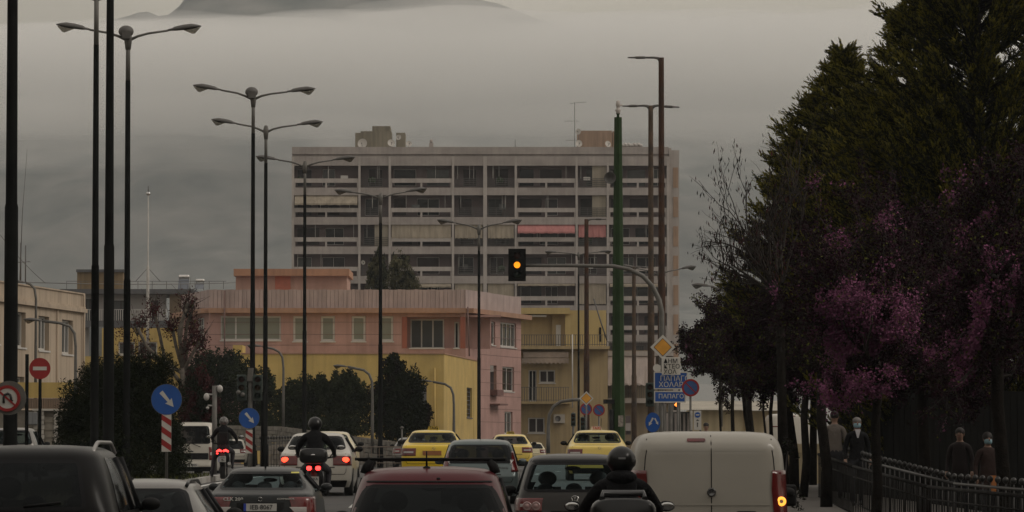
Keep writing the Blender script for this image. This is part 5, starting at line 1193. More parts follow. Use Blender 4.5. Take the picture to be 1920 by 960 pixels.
for px, d, lb, r, ys_ in ((19, 62, 'thick dark lamp column at the far left edge, its head above the picture', .082, ((.45, 1.05),)), (177, 100, 'thinner dark lamp column left of another, running out of the top of the picture', .075, ()), (203, 84, 'dark lamp column in front of the oleander, running out of the top of the picture', .085, ())):
    t = empty('street_lamp', (X(px, d), d, g(d)+(.1 if px > 100 else 0)), 0, label=lb, cat='street lamp', group='double-armed street lamps along the median'); pole(t, 11.6, r*1.3, r*.8)
    for s in (-1, 1):
        MB().tube([(0, 0, 11.5), (s*.5, 0, 11.65), (s*1.1, 0, 11.75)], .035, 8).build('arm', M_galv, t); lamp_head(t, (s*1.1, 0, 11.75), s, .12)
    if px == 19: MB().lathe((0, 0, 1.62+(850-792)/129-1.62+.85), [(.115, -.04), (.118, 0), (.115, .02)], 14).build('pole_strap', mat('grey_label'), t)
def led(px, pyt, d, r, heads, label, m=M_rust, top=0):
    t = empty('street_lamp', (X(px, d), d, g(d)+.1), 0, label=label, cat='street lamp', group='rusty single poles with flat lamp heads'); h = Z(pyt, d)-g(d)-.1; x = X(px, d)
    mb = MB().tube([(0, 0, 0), (0, 0, h*.45), (0, 0, h*.46), (0, 0, h*.97), (0, 0, h)], [r*1.2, r*1.1, r*.95, r*.8, r*.8], 10); mb.build('pole', m, t)
    for tx, ty in heads:
        a = X(tx, d)-x; z = Z(ty, d)-g(d)-.1; s = math.copysign(1, a)
        MB().tube([(0, 0, h-.15), (s*.12, 0, h-.02), (s*.25, 0, h), (a*.45, 0, (h+z)/2)], [.06, .055, .04, .035], 8).build('arm', M_head, t)
        mb = MB(); x0, x1 = a*.45, a; n = 8; rows = [(0, .03, .03), (.1, .05, .05), (.55, .07, .05), (.6, .05, .03), (1, .045, .025)]; v = []
        for q, w_, h_ in rows:
            for i in range(n): b = 2*math.pi*i/n+.39; v.append((x0+(x1-x0)*q, w_*1.6*math.cos(b), (h+z)/2+(z-h)*.5*q+h_*math.sin(b)))
        mb.add(v, [(j*n+i, (j+1)*n+i, (j+1)*n+(i+1) % n, j*n+(i+1) % n) for j in range(4) for i in range(n)]+[tuple(range(n)), tuple(range(5*n-1, 4*n-1, -1))]); mb.build('lamp_head', M_head, t)
    return t
led(1241, 108, 150, .12, [(1178, 108)], 'tallest rusty lamp pole, right of the green mast, its flat head pointing left')
led(1221, 198, 155, .11, [(1168, 199), (1275, 201)], 'rusty lamp pole with a flat head to each side, just right of the green mast', M_rustg)
led(1100, 411, 200, .12, [(1137, 411)], 'rusty lamp pole left of the green mast, its flat head pointing right')
led(1189, 500, 205, .11, [(1219, 502)], 'shortest rusty pole with a flat head, directly right of the green mast', M_rustg)
def curved(px, pyb, d, r_, path, label, m=M_galv, head=1, k=.8, grp='small curved-arm lamps'):
    """path: picture points from the pole top to the lamp"""
    x = X(px, d); zb = Z(pyb, d); t = empty('street_lamp', (x, d, zb), 0, label=label, cat='street lamp', group=grp); z0 = zb
    pts = [(X(a, d)-x, 0, Z(b, d)-z0) for a, b in path]; MB().tube([(0, 0, 0), (0, 0, pts[0][2]*.5)]+pts, [r_*1.3, r_*1.2]+[r_]*len(pts), 8).build('pole', m, t)
    s = math.copysign(1, pts[-1][0]-pts[-2][0]); lamp_head(t, pts[-1], s, .08, k); return t
curved(141, 800, 150, .05, [(141, 650), (138.5, 625), (130, 612), (112, 606), (80, 602)], 'small curved lamp in front of the cream building, arm to the left')
curved(66, 760, 168, .05, [(66, 600), (66, 560), (63, 541), (55, 533), (47, 530)], 'bent lamp pole fixed against the cream building')
curved(531, 800, 190, .05, [(531, 690), (529, 670), (523, 660), (512, 654), (492, 650)], 'thin curved lamp before the yellow annex, between two tall lamps')
curved(698, 850, 200, .06, [(698, 740), (697, 715), (692, 702), (682, 694), (652, 688)], 'curved lamp left of the round-crowned tree, head to the left')
curved(851, 840, 215, .06, [(851, 760), (850, 740), (845, 727), (834, 720), (812, 716)], 'curved lamp against the yellow annex, grey head to the left')
curved(1352, 800, 190, .06, [(1352, 600), (1368, 560), (1364, 547), (1350, 543), (1334, 537)], 'pale lamp half lost in the bare twigs at the right', k=1.)
# slender white mast with a ball, far left
d = 290; t = empty('flag_mast', (X(276, d), d, g(d)), 0, label='slender white mast with a silver ball and guy wires, far left', cat='mast'); z = lambda py: Z(py, d)-g(d)
MB().tube([(0, 0, 0), (0, 0, z(500)), (0, 0, z(498)), (0, 0, z(366))], [.11, .10, .05, .04], 8).build('pole', mat('white_mast', (.42, .40, .37), .6, dirt=.3), t)
MB().ell((0, 0, z(363)), (.16, .16, .13), 12, 8).build('ball', M_chr, t); MB().bar((0, 0, z(361)), (0, 0, z(349)), .03, n=5).build('spike', M_rail, t)
mb = MB()
for s in (-1, 1): mb.bar((0, 0, z(502)), (s*.85, 0, z(528)), .018, n=4)
mb.build('guy_wires', M_rail, t)
# aerials on the cream building
for px, y0, y1, d, lb, arms in ((37, 455, 530, 172, 'thin aerial with a cross bar on the cream building roof', [(493, -.5, .35, .05)]), (46, 460, 530, 172.5, 'shorter aerial with a tiny head on the cream building roof', []), (90, 497, 0, 0, '', [])):
    if d: antenna(px, y0, y1, d, arms, lb, .025)
t = MB().tube([P(37, 530, 171), P(42, 400, 171), P(51, 280, 171)], [.02, .014, .006], 5).build('whip_aerial', M_rail, label='very tall thin whip aerial leaning right over the cream building', cat='antenna')

# ---- amber signal on its curved mast arm
M_sig = mat('signal_black', (.006, .006, .006), .7, var=.2, spec=.1); M_siggr = mat('signal_green_casing', (.03, .045, .038), .5, var=.2)
M_off = [mat('red_lens_off', (.035, .008, .006), .3), mat('amber_lens_off', (.04, .02, .006), .3), mat('green_lens_off', (.006, .02, .014), .3)]
M_amber = mat('amber_lens_lit', (.9, .45, .05), .3, emit=(1, .30, .012), estr=1.75)
def signal_head(par, c, k=1., lit=None, board=True, back=False, az=0):
    x, y, z = c; m = M_sig if board else M_siggr; w_, h_ = .165*k, .46*k; bx = MB().box((x-w_, y-.0, z-h_), (x+w_, y+.16*k, z+h_)).build('housing', m, par, bevel=.02)
    if board: MB().box((x-.27*k, y+.005, z-.5*k), (x+.27*k, y+.02, z+.5*k)).build('backboard', M_sig, par)
    for i, zo in enumerate((.29, 0, -.29)):
        l_ = MB().lathe((x, y-.003, z+zo*k), [(0, -.02), (.07*k, -.014), (.10*k, 0)], 20, 'y').build('lens', M_amber if lit == i else M_off[i], par)
        mb = MB(); n = 14; v = []
        for yy, sc in ((0, 1), (-.16*k, .96)):
            for q in range(n+1): a = math.radians(-30+240*q/n); v.append((x+.115*k*sc*math.cos(a), y+yy, z+zo*k+.115*k*sc*math.sin(a)))
        mb.add(v, [(q, q+1, q+n+2, q+n+1) for q in range(n)], True).build('visor', M_sig, l_)
d = 131; t = empty('traffic_light', (X(1241, d), d, g(d)+.1), 0, label='traffic light glowing amber on a long curved grey mast arm', cat='traffic light'); z0 = g(d)+.1; xx = lambda px: X(px, d)-X(1241, d); zz = lambda py: Z(py, d)-z0
MB().tube([(0, 0, 0), (0, 0, 1.2), (0, 0, zz(640)), (0, 0, zz(585)), (xx(1236), 0, zz(562)), (xx(1224), 0, zz(537)), (xx(1205), 0, zz(517)), (xx(1180), 0, zz(505)), (xx(1150), 0, zz(499)), (xx(1080), 0, zz(498)), (xx(985), 0, zz(498))], [.10, .10, .09, .085, .08, .075, .07, .065, .06, .055, .05], 10).build('mast_arm', M_galv, t)
signal_head(t, (xx(969.5), -.1, zz(497)), 1.0, lit=1)
# ---- second signal, seen beside the left lamps
d = 128.5; t = empty('traffic_light', (X(469, d), d, g(d)+.1), 0, label='unlit signals on a grey post above the farther blue arrow sign', cat='traffic light'); z0 = g(d)+.1; xx = lambda px: X(px, d)-X(469, d); zz = lambda py: Z(py, d)-z0
MB().tube([(0, 0, 0), (0, 0, zz(692))], [.07, .06], 10).build('post', M_galv, t); MB().prism([(-.1, zz(715)), (.06, zz(715)), (.09, zz(690)), (-.06, zz(690))], -.1, .1).build('post_top', M_galv, t)
for px in (453, 483): signal_head(t, (xx(px), -.1, zz(727)), .85, board=False)
for px in (448, 456): MB().ell((xx(px), -.3, zz(736 if px < 450 else 740)), (.07, .07, .07), 8, 6).build('bell', M_galv, t)
MB().tube([(xx(493), 0, 0), (xx(493), 0, zz(735))], [.07, .06], 8).build('second_post', M_pole, t)
# signals near the green mast and the kiosk
for px, py, d, lb in ((1075, 787, 185, 'small dark signal on the far left of the sign cluster by the third taxi'), (1093, 795, 178, 'small dark signal below the far round no-parking sign')):
    t = empty('traffic_light', (X(px, d), d, g(d)+.1), 0, label=lb, cat='traffic light', group='far small signals'); z0 = g(d)+.1
    MB().bar((0, .2, 0), (0, .2, Z(py-14, d)-z0), .05, n=8).build('post', M_galv, t); signal_head(t, (0, 0, Z(py, d)-z0), .62, board=False)
curve_post = curved(1028, 850, 185, .07, [(1028, 800), (1030, 778), (1038, 762), (1052, 753), (1072, 750), (1088, 749)], 'low curved grey mast in front of the ochre house', head=0, k=.3)
d = 132.5; t = empty('traffic_light', (X(1232, d), d, g(d)+.1), 0, label='dark signal with a small orange lamp under the blue town signs', cat='traffic light'); z0 = g(d)+.1
MB().bar((0, .2, 0), (0, .2, Z(735, d)-z0), .06, n=8).build('post', M_galv, t); signal_head(t, (X(1219, d)-X(1232, d), 0, Z(740, d)-z0), .8, board=False)
signal_head(t, (X(1269, d)-X(1232, d), 0, Z(752, d)-z0), .62, board=False); MB().tube([(X(1266, d)-X(1232, d), -.16, Z(761, d)-z0), (X(1272, d)-X(1232, d), -.16, Z(754, d)-z0)], .045, 8).build('lit_arrow', mat('orange_arrow_lit', (.8, .3, .05), .4, emit=(1, .25, .04), estr=3), t)
mb = MB()
for px in (1246, 1258): mb = MB().bar((X(px, d)-X(1232, d), .3, 0), (X(px, d)-X(1232, d), .3, Z(757, d)-z0), .07, n=8); mb.build('post', M_galv, t)

# ---- green tram mast
M_gm = mat('green_mast_paint', (.018, .040, .011), .6, scale=2, var=.25, spec=.2)
d = 158; t = empty('green_mast', (X(1159.5, d), d, g(d)+.1), .25, label='tall tapering dark green steel mast with an insulator on top', cat='mast'); z0 = g(d)+.1; zz = lambda py: Z(py, d)-z0
k = d/FPX; MB().tube([(0, 0, 0), (0, 0, zz(780)), (0, 0, zz(500)), (0, 0, zz(220))], [13.5*k, 12.6*k, 10.4*k, 7.4*k], 8, smooth=False).build('mast', M_gm, t)
MB().tube([(0, 0, zz(220)), (0, 0, zz(215)), (0, 0, zz(213))], [.05, .05, .09], 8).build('mast_tip', M_gm, t)
MB().lathe((0, 0, 0), [(.0, zz(214)), (.09, zz(213)), (.07, zz(210)), (.12, zz(207)), (.06, zz(204)), (.06, zz(200)), (.09, zz(198)), (.07, zz(190)), (0, zz(188))], 14).tube([(0, 0, zz(205)), (.05, 0, zz(198)), (.16, 0, zz(197))], .04, 8).build('insulator', mat('insulator_white', (.42, .38, .35), .5, dirt=.4), t)
sp = MB().tube([(-10*k, 0, zz(322)), (-14*k, -.02, zz(322))], .03, 6); sp.build('speaker_bracket', M_galv, t)
v = MB().lathe((0, 0, 0), [(.02, .30), (.06, .18), (.12, .08), (.21, 0), (.225, -.01), (.19, .02), (.10, .10), (0, .2)], 20, 'y'); rt = Matrix.Rotation(R(-25), 3, 'Z'); v.v = [tuple(rt @ Vector(q)+Vector((-17*k, -.1, zz(334)))) for q in v.v]; v.build('horn_speaker', mat('horn_grey', (.10, .095, .09), .5), t)
MB().box((-4*k, -13.6*k, zz(800)), (6*k, -13.0*k, zz(779))).build('pasted_poster', mat('torn_poster', (.30, .27, .23), .8, scale=12, col2=(.10, .08, .07)), t)
MB().bar((-15*k, -.1, 0), (-15*k, -.1, zz(768)), .08, n=8).build('side_pipe', M_plast, t)
MB().box((-28*k, -.2, zz(757)), (-11*k, .1, zz(749))).build('black_arm', M_plast, t)

# ---- signs
def disc(c, r, y0, y1, n=36): x, z = c; return MB().prism([(x+r*math.cos(2*math.pi*i/n), z+r*math.sin(2*math.pi*i/n)) for i in range(n)], y0, y1)
def ringm(c, r0, r1, y0, y1, n=36):
    x, z = c; mb = MB(); v = []
    for y in (y0, y1):
        for r in (r0, r1): v += [(x+r*math.cos(2*math.pi*i/n), y, z+r*math.sin(2*math.pi*i/n)) for i in range(n)]
    f = []
    for i in range(n):
        j = (i+1) % n; f += [(i, j, n+j, n+i), (2*n+i, 3*n+i, 3*n+j, 2*n+j), (n+i, n+j, 3*n+j, 3*n+i), (i, 2*n+i, 2*n+j, j)]
    return mb.add(v, f)
M_sb = mat('sign_blue', (.008, .075, .32), .45, var=.12, scale=3); M_sr = mat('sign_red', (.27, .012, .012), .45, var=.12, scale=3); M_sw = mat('sign_white', (.52, .50, .46), .5, var=.08, scale=4, dirt=.15); M_sy = mat('sign_yellow', (.60, .28, .03), .5, var=.15); M_sk = mat('sign_black', (.015, .015, .015), .6)
def arrow(c, L_, w_, ang, y0, y1):
    q = [(-w_*.5, -L_/2), (w_*.5, -L_/2), (w_*.32, L_*.12), (w_*1.0, L_*.08), (0, L_/2), (-w_*1.0, L_*.08), (-w_*.32, L_*.12)]; a, b = math.cos(ang), math.sin(ang)
    return MB().prism([(c[0]+x*a-z*b, c[1]+x*b+z*a) for x, z in q], y0, y1)
def post(t, z1, r=.03, x=0, z0=0): return MB().bar((x, .05, z0), (x, .05, z1), r, n=8).build('post', M_galv, t)
def keepright(px, py, rp, d, zb, striped, label, ang=R(-140)):
    k = d/FPX; z0 = zb; t = empty('road_sign', (X(px, d), d, z0), 0, label=label, cat='road sign', group='blue keep-right arrow signs'); z = Z(py, d)-z0; r = rp*k
    post(t, z+.1, .035); b = disc((0, z), r, -.02, .0).build('sign_face', M_sb, t); ringm((0, z), r, r*1.02, -.024, .004).build('rim', M_galv, b); arrow((.02, z+.0), r*1.3, r*.28, ang, -.026, -.021).build('arrow', M_sw, b)
    y0, y1, hw = striped; zt, zb_ = Z(y0, d)-z0, Z(y1, d)-z0; MB().box((-hw*k, -.02, zb_), (hw*k, .01, zt)).build('striped_board', M_sw, t)
    st = MB(); n = 3; ph = (zt-zb_)/3; w_ = hw*k
    for i in range(-1, 4):
        zt_ = zt-i*ph+.02; pl = [(-w_, zt_), (w_, zt_-w_*1.4), (w_, zt_-w_*1.4-ph*.5), (-w_, zt_-ph*.5)]
        pl = [(x, min(max(z_, zb_), zt)) for x, z_ in pl]
        if max(p[1] for p in pl)-min(p[1] for p in pl) > .03: st.prism(pl, -.024, -.021)
    st.build('red_stripes', M_sr, t); return t
keepright(312, 749, 28.5, 103, Z(897, 103), (777, 847, 9), 'nearer and larger blue arrow sign on a striped post by the oleander')
keepright(467, 784, 19.2, 125, g(125)-.05, (806, 850, 6.4), 'farther blue arrow sign on a striped post below the unlit signals')
d = 118; z0 = g(d); t = empty('road_sign', (X(74, d), d, z0), 0, label='round red no-entry sign with white bar, far left', cat='road sign'); z = Z(691, d)-z0; k = d/FPX
MB().bar((0, .06, 0), (0, .06, z), .045, n=8).build('post', M_pole, t); s_ = disc((0, z), 20*k, -.02, 0).build('sign_face', M_sr, t); MB().box((-12.8*k, -.026, z-3.3*k), (12.8*k, -.0205, z+3.6*k)).build('white_bar', M_sw, s_)
MB().bar((X(49, d)-X(74, d), .1, 0), (X(49, d)-X(74, d), .1, Z(664, d)-z0), .05, n=8).build('second_post', M_pole, t)
d = 60; z0 = g(d); t = empty('road_sign', (X(13, d), d-.0, z0), 0, label='round no-U-turn sign with red ring and grey backing disc at the left edge', cat='road sign'); z = Z(747, d)-z0; k = d/FPX
disc((3*k, z+1*k), 32*k, .02, .04).build('grey_disc', M_galv, t); w_ = disc((0, z), 24.5*k, -.01, .015).build('sign_face', M_sw, t); ringm((0, z), 19*k, 24.6*k, -.016, .012).build('red_ring', M_sr, w_)
mb = MB().tube([(-6.5*k, -.016, z-9*k), (-6.5*k, -.016, z+1*k), (-5*k, -.016, z+6.5*k), (1*k, -.016, z+9*k), (6*k, -.016, z+6.5*k), (7.5*k, -.016, z+1*k), (7.5*k, -.016, z-3*k)], 2.3*k, 6); mb.prism([(3*k, z-3*k), (12*k, z-3*k), (7.5*k, z-10*k)], -.02, -.012); mb.build('turn_arrow', M_sk, w_)
q = 17*k; MB().prism([(-q+1.5*k, z+q-1*k), (-q-1*k, z+q-3.5*k), (q-1.5*k, z-q+1*k), (q+1*k, z-q+3.5*k)], -.022, -.0165).build('red_slash', M_sr, w_)
# meter boxes by the gate
for px, lb in ((56, 'left one of two grey meter boxes on the gate wall'), (65, 'right one of two grey meter boxes on the gate wall')):
    MB().box((X(px-5, 154.6), 154.6, Z(796, 154.6)), (X(px+4, 154.6), 154.85, Z(773, 154.6))).build('meter_box', mat('meter_grey', (.17, .175, .18), .5), bevel=.02, label=lb, cat='meter box', group='grey meter boxes')
# town sign group
d = 129.5; z0 = g(d)+.1; k = d/FPX; xs_ = lambda px: X(px, d)-X(1243, d); zs_ = lambda py: Z(py, d)-z0
t = empty('priority_sign', (X(1243, d+.2), d+.2, z0), 0, label='yellow diamond priority sign on top of the town sign cluster', cat='road sign', group='priority signs'); post(t, zs_(640), .05)
def diamond(t, z, r, r2):
    a = MB().prism([(0, z+r), (r, z), (0, z-r), (-r, z)], -.02, 0).build('sign_face', M_sw, t)
    MB().prism([(0, z+r2*1.08), (r2*1.08, z), (0, z-r2*1.08), (-r2*1.08, z)], -.024, -.0205).build('black_border', M_sk, a); MB().prism([(0, z+r2), (r2, z), (0, z-r2), (-r2, z)], -.028, -.0245).build('yellow_diamond', M_sy, a)
diamond(t, Z(651, d+.2)-z0, 23.5*k, 16*k)
def panel_sign(label, x0, x1, y0, y1, m, lines, dd, tm, border=True, pz=0, cat='direction sign', extra=None, sz=9, grp=None):
    x = X((x0+x1)/2, dd); z0_ = g(dd)+.1; k = dd/FPX; hw = (x1-x0)/2*k; za, zb = Z(y1, dd)-z0_, Z(y0, dd)-z0_; t = empty('direction_sign', (x, dd, z0_), 0, label=label, cat=cat, group=grp)
    post(t, zb-.05, .035, -hw*.5, za if pz else 0); post(t, zb-.05, .035, hw*.5, za if pz else 0); p = MB().box((-hw, -.02, za), (hw, .0, zb)).build('sign_face', m, t, bevel=.008)
    if border:
        for a in ((-hw, -hw+.035, za, zb), (hw-.035, hw, za, zb), (-hw+.035, hw-.035, zb-.035, zb), (-hw+.035, hw-.035, za, za+.035)): MB().box((a[0], -.024, a[2]), (a[1], -.0205, a[3])).build('border', M_sw, p)
    for tx, px, py, s_ in lines: text_mesh(tx, s_*k, (X(px, dd)-x, -.026, Z(py, dd)-z0_), tm, parent=p, align='LEFT', bold=.0015, ext=.002)
    return t
panel_sign('white board with black Greek lettering under the yellow diamond sign', 1241, 1276, 670, 703, M_sw, [('ΔΗΜ', 1244.5, 677.5, 11.5), ('ΚΤΕΟ', 1244.5, 687.5, 11.5), ('ΧΟΛ', 1244.5, 697.5, 11.5)], d-.3, M_sk, border=False, pz=1)
panel_sign('upper blue town sign with two lines of white Greek lettering', 1226, 1290, 697, 730, M_sb, [('ΠΑΠΑΓΟΥ', 1237.5, 710, 13.5), ('ΧΟΛΑΡΓΟΣ', 1235, 721.5, 13.5)], d, M_sw)
panel_sign('lower blue town sign with one line of white Greek lettering', 1226.5, 1286, 733, 755, M_sb, [('ΠΑΠΑΓΟΥ', 1234.5, 743.5, 11.5)], d-.1, M_sw)
MB().add([(X(1232, d-.7)+.12*math.cos(a), d-.7, Z(691, d)+.12*math.sin(a)) for a in np.linspace(0, 6.28, 14)[:-1]], [tuple(range(13))]).prism([(X(1230, d-.7), Z(699, d)), (X(1239, d-.7), Z(699, d)), (X(1239, d-.7), Z(686, d)), (X(1230, d-.7), Z(686, d))], d-.68, d-.66).build('number_sign', M_sw, label='small white road-number plate at the corner of the upper blue sign', cat='sign')
def noparking(px, py, rp, d, label, cross=False, lean=0, grp='round no-parking signs'):
    k = d/FPX; z0 = g(d)+.1; t = empty('road_sign', (X(px, d), d, z0), 0, label=label, cat='road sign', group=grp); z = Z(py, d)-z0; r = rp*k
    post(t, z, .035); a = disc((0, z), r, -.02, 0).build('sign_face', M_sb2, t); ringm((0, z), r*.78, r*1.0, -.026, -.004).build('red_ring', M_sr, a)
    for sg in ((-1, 1) if cross else (-1,)):
        u, v_ = r*.62, r*.09; MB().prism([(-u, z-sg*u-v_), (-u+v_, z-sg*u), (u, z+sg*u+v_), (u-v_, z+sg*u)] if sg > 0 else [(-u, z+u-v_), (-u+v_, z+u), (u, z-u+v_), (u-v_, z-u)], -.0245, -.0205).build('red_slash', M_sr, a)
M_sb2 = mat('faded_sign_blue', (.03, .09, .26), .5, var=.2, scale=3)
noparking(1295, 727, 16.5, 126, 'large dark round no-parking sign partly over the blue town signs', cross=True)
noparking(1099, 767, 11.5, 176, 'far round no-stopping sign under the small yellow diamond', cross=True)
noparking(1123, 769, 11.2, 168, 'far round no-parking sign beside the green mast')
d = 174; z0 = g(d)+.1; t = empty('priority_sign', (X(1099.5, d), d, z0), 0, label='small yellow diamond priority sign in front of the ochre house', cat='road sign', group='priority signs'); post(t, Z(745, d)-z0, .035); diamond(t, Z(747, d)-z0, 13.5*d/FPX, 9.5*d/FPX)
d = 112; z0 = g(d)+.1; k = d/FPX; t = empty('road_sign', (X(1224, d), d, z0), 0, label='oval-looking blue sign with two white arrows left of the white van roof', cat='road sign'); z = Z(792, d)-z0; post(t, z, .04)
a = MB().prism([(14*k*math.cos(q), z+18.5*k*math.sin(q)) for q in np.linspace(0, 2*math.pi, 33)[:-1]], -.02, 0).build('sign_face', M_sb, t)
arrow((-3.5*k, z+1*k), 17*k, 3.6*k, R(152), -.026, -.021).build('arrow', M_sw, a); arrow((7*k, z+1.5*k), 14*k, 3.0*k, R(208), -.026, -.021).build('arrow', M_sw, a)
d = 116; z0 = g(d)+.1; k = d/FPX; t = empty('lane_sign', (X(1308, d), d, z0), 0, label='tall white sign with a blue disc above a small black arrow, behind the van roof', cat='road sign'); post(t, Z(805, d)-z0, .03, .08)
a = MB().box((-7*k, -.02, Z(806, d)-z0), (7*k, 0, Z(770, d)-z0)).build('sign_face', M_sw, t); z = Z(778, d)-z0; disc((0, z), 5.2*k, -.026, -.021).build('blue_disc', M_sb, a); MB().box((-3.4*k, -.03, z-1.2*k), (3.4*k, -.0265, z+1.2*k)).build('bar', M_sw, a)
arrow((0, Z(796, d)-z0), 9*k, 1.6*k, 0, -.026, -.021).build('arrow', M_sk, a); MB().prism([(-3*k, Z(789, d)-z0), (3*k, Z(789, d)-z0), (0, Z(786, d)-z0)], -.026, -.021).build('arrow_head', M_sk, a)
MB().box((-13*k, .02, Z(806, d)-z0), (-9*k, .04, Z(770, d)-z0)).build('edge_panel', M_sw, t)
# CCTV mast
d = 145; z0 = g(d); k = d/FPX; t = empty('camera_mast', (X(402, d), d, z0), 0, label='grey mast carrying three white dome cameras by the pines', cat='camera mast'); xx = lambda px: X(px, d)-X(402, d); zz = lambda py: Z(py, d)-z0
MB().tube([(0, 0, 0), (0, 0, zz(723))], [.09, .08], 10).build('pole', M_galv, t)
for bx, by, s in ((412, 729, 1), (387, 744, -1), (389, 765, -1)):
    MB().tube([(0, 0, zz(by-4)), (xx(bx)*.9, 0, zz(by-5)), (xx(bx), 0, zz(by))], .03, 6).ell((xx(bx), 0, zz(by)), (.10 if by < 760 else .06, .10, .13 if by < 760 else .05), 12, 8).build('dome_camera', mat('camera_white', (.42, .40, .38), .35), t)
MB().bar((X(753.5, 175), 175, g(175)), (X(753.5, 175), 175, Z(803, 175)), .035, n=8).ell((X(753.5, 175), 175, Z(802, 175)), (.08, .08, .06), 10, 6).build('garden_lamp', M_galv, label='short post with a small pale cap left of the bright yellow taxi', cat='lamp post')
# overhead cables on the left
for a, b, sag, lb in (((0, 528, 170), (480, 528, 330), .15, 'long thin cable crossing above the cream roof towards the pink building'), ((0, 440, 171), (85, 531, 172), .1, 'thin guy cable sloping down onto the cream building roof')):
    A, B = P(*a), P(*b); n = 16; MB().tube([A.lerp(B, i/n)-Vector((0, 0, sag*4*(i/n)*(1-i/n))) for i in range(n+1)], .012 if b[2] < 200 else .02, 4).build('cable', M_rail, label=lb, cat='cable')
# right-hand fences
fp = [(X(1535, 92), 92), (X(1600, 82), 82), (X(1740, 70), 70), (X(1925, 59.5), 59.5), (7.9, 50), (8.3, 38)]
railing('pedestrian_fence', fp, (.15, 1.05), 'dark steel pedestrian fence with a pale worn top rail along the right kerb', .32, m=mat('fence_grey', (.016, .015, .014), .7, scale=6, var=.5, spec=.06), top=.032, mid=.85, rr=.010, midr=.016)
fp2 = [(x+.45, y+.2) for x, y in fp]; railing('knobbed_fence', fp2, (.15, 1.10), 'black railing topped with round knobs just behind the pedestrian fence', .8, knob=True, knob_r=.05)
# hoarding behind the pedestrians, pale wall by the trunks
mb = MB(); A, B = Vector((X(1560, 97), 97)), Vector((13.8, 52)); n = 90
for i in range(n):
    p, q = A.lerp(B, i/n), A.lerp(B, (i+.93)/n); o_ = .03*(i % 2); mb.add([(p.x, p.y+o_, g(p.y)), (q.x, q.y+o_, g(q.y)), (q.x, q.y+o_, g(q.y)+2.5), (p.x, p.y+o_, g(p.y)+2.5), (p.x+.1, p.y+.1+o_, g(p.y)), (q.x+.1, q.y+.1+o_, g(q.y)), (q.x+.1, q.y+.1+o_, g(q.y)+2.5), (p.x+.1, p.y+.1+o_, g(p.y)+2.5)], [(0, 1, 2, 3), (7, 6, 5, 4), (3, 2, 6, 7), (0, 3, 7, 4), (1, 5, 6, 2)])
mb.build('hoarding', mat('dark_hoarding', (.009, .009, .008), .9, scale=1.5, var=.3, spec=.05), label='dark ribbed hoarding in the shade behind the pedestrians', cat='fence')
MB().box((X(1438, 106), 106, g(106)), (X(1560, 106), 106.3, Z(832, 106))).box((X(1438, 106), 105.96, Z(849, 106)), (X(1560, 106), 106, Z(847, 106))).build('low_wall', mat('cream_wall', (.48, .40, .26), .85, scale=2, dirt=.15), label='low cream wall in front of the parked white van on the right', cat='wall')
# ================================================================ vegetation
def leaves(C_, size, aspect=.45, dirs=None, spread=1.0, seed=0):
    """one bent leaf (two triangles as a quad) at every centre; returns vertex array"""
    r = np.random.default_rng(seed); n = len(C_); a = r.normal(size=(n, 3)); a /= np.linalg.norm(a, axis=1, keepdims=True)
    if dirs is not None: a = dirs+a*spread; a /= np.linalg.norm(a, axis=1, keepdims=True)
    b = np.cross(a, r.normal(size=(n, 3))); b /= np.linalg.norm(b, axis=1, keepdims=True)
    s = (size*(.6+.8*r.random(n)))[:, None]; bend = np.cross(a, b)*s*.12
    return np.stack([C_-a*s*.5, C_+b*s*aspect*.5+bend, C_+a*s*.5, C_-b*s*aspect*.5+bend], 1).reshape(-1, 3)
def leafmesh(name, C_, size, ms, par, aspect=.45, dirs=None, spread=1., seed=0, mi=None, **k):
    V = leaves(C_, size, aspect, dirs, spread, seed); F = np.arange(len(V)).reshape(-1, 4); return npmesh(name, V, F, ms, par, mi, **k)
def leafmat(name, c, c2, rough=.55, scale=1.2, tr=.25):
    m = mat(name, c, rough, scale=scale, col2=c2, spec=.04); b = m.node_tree.nodes['Principled BSDF']; return m
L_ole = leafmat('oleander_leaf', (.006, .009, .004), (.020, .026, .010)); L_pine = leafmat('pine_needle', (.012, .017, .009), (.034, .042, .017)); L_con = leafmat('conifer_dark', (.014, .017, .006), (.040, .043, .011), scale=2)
L_cony = leafmat('conifer_lit_tip', (.11, .105, .016), (.22, .19, .03), scale=2); L_bl = leafmat('judas_blossom', (.10, .034, .072), (.27, .10, .185), scale=3); L_bld = leafmat('judas_blossom_shaded', (.014, .005, .009), (.042, .015, .026), scale=3)  # lit conifer tips and shaded blossom: light and shade put into the colours
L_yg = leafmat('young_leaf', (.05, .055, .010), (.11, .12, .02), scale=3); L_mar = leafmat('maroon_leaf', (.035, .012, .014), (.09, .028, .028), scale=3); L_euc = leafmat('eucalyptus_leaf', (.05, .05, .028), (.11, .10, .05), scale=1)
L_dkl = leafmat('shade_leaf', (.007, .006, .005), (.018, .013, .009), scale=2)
M_bark = mat('bark_dark', (.012, .010, .008), .95, scale=9, var=.5, bump=.6, spec=.08); M_barkg = mat('bark_grey', (.13, .11, .09), .9, scale=7, var=.4, bump=.5); M_twig = mat('twig', (.028, .021, .017), .9, scale=6, var=.4)
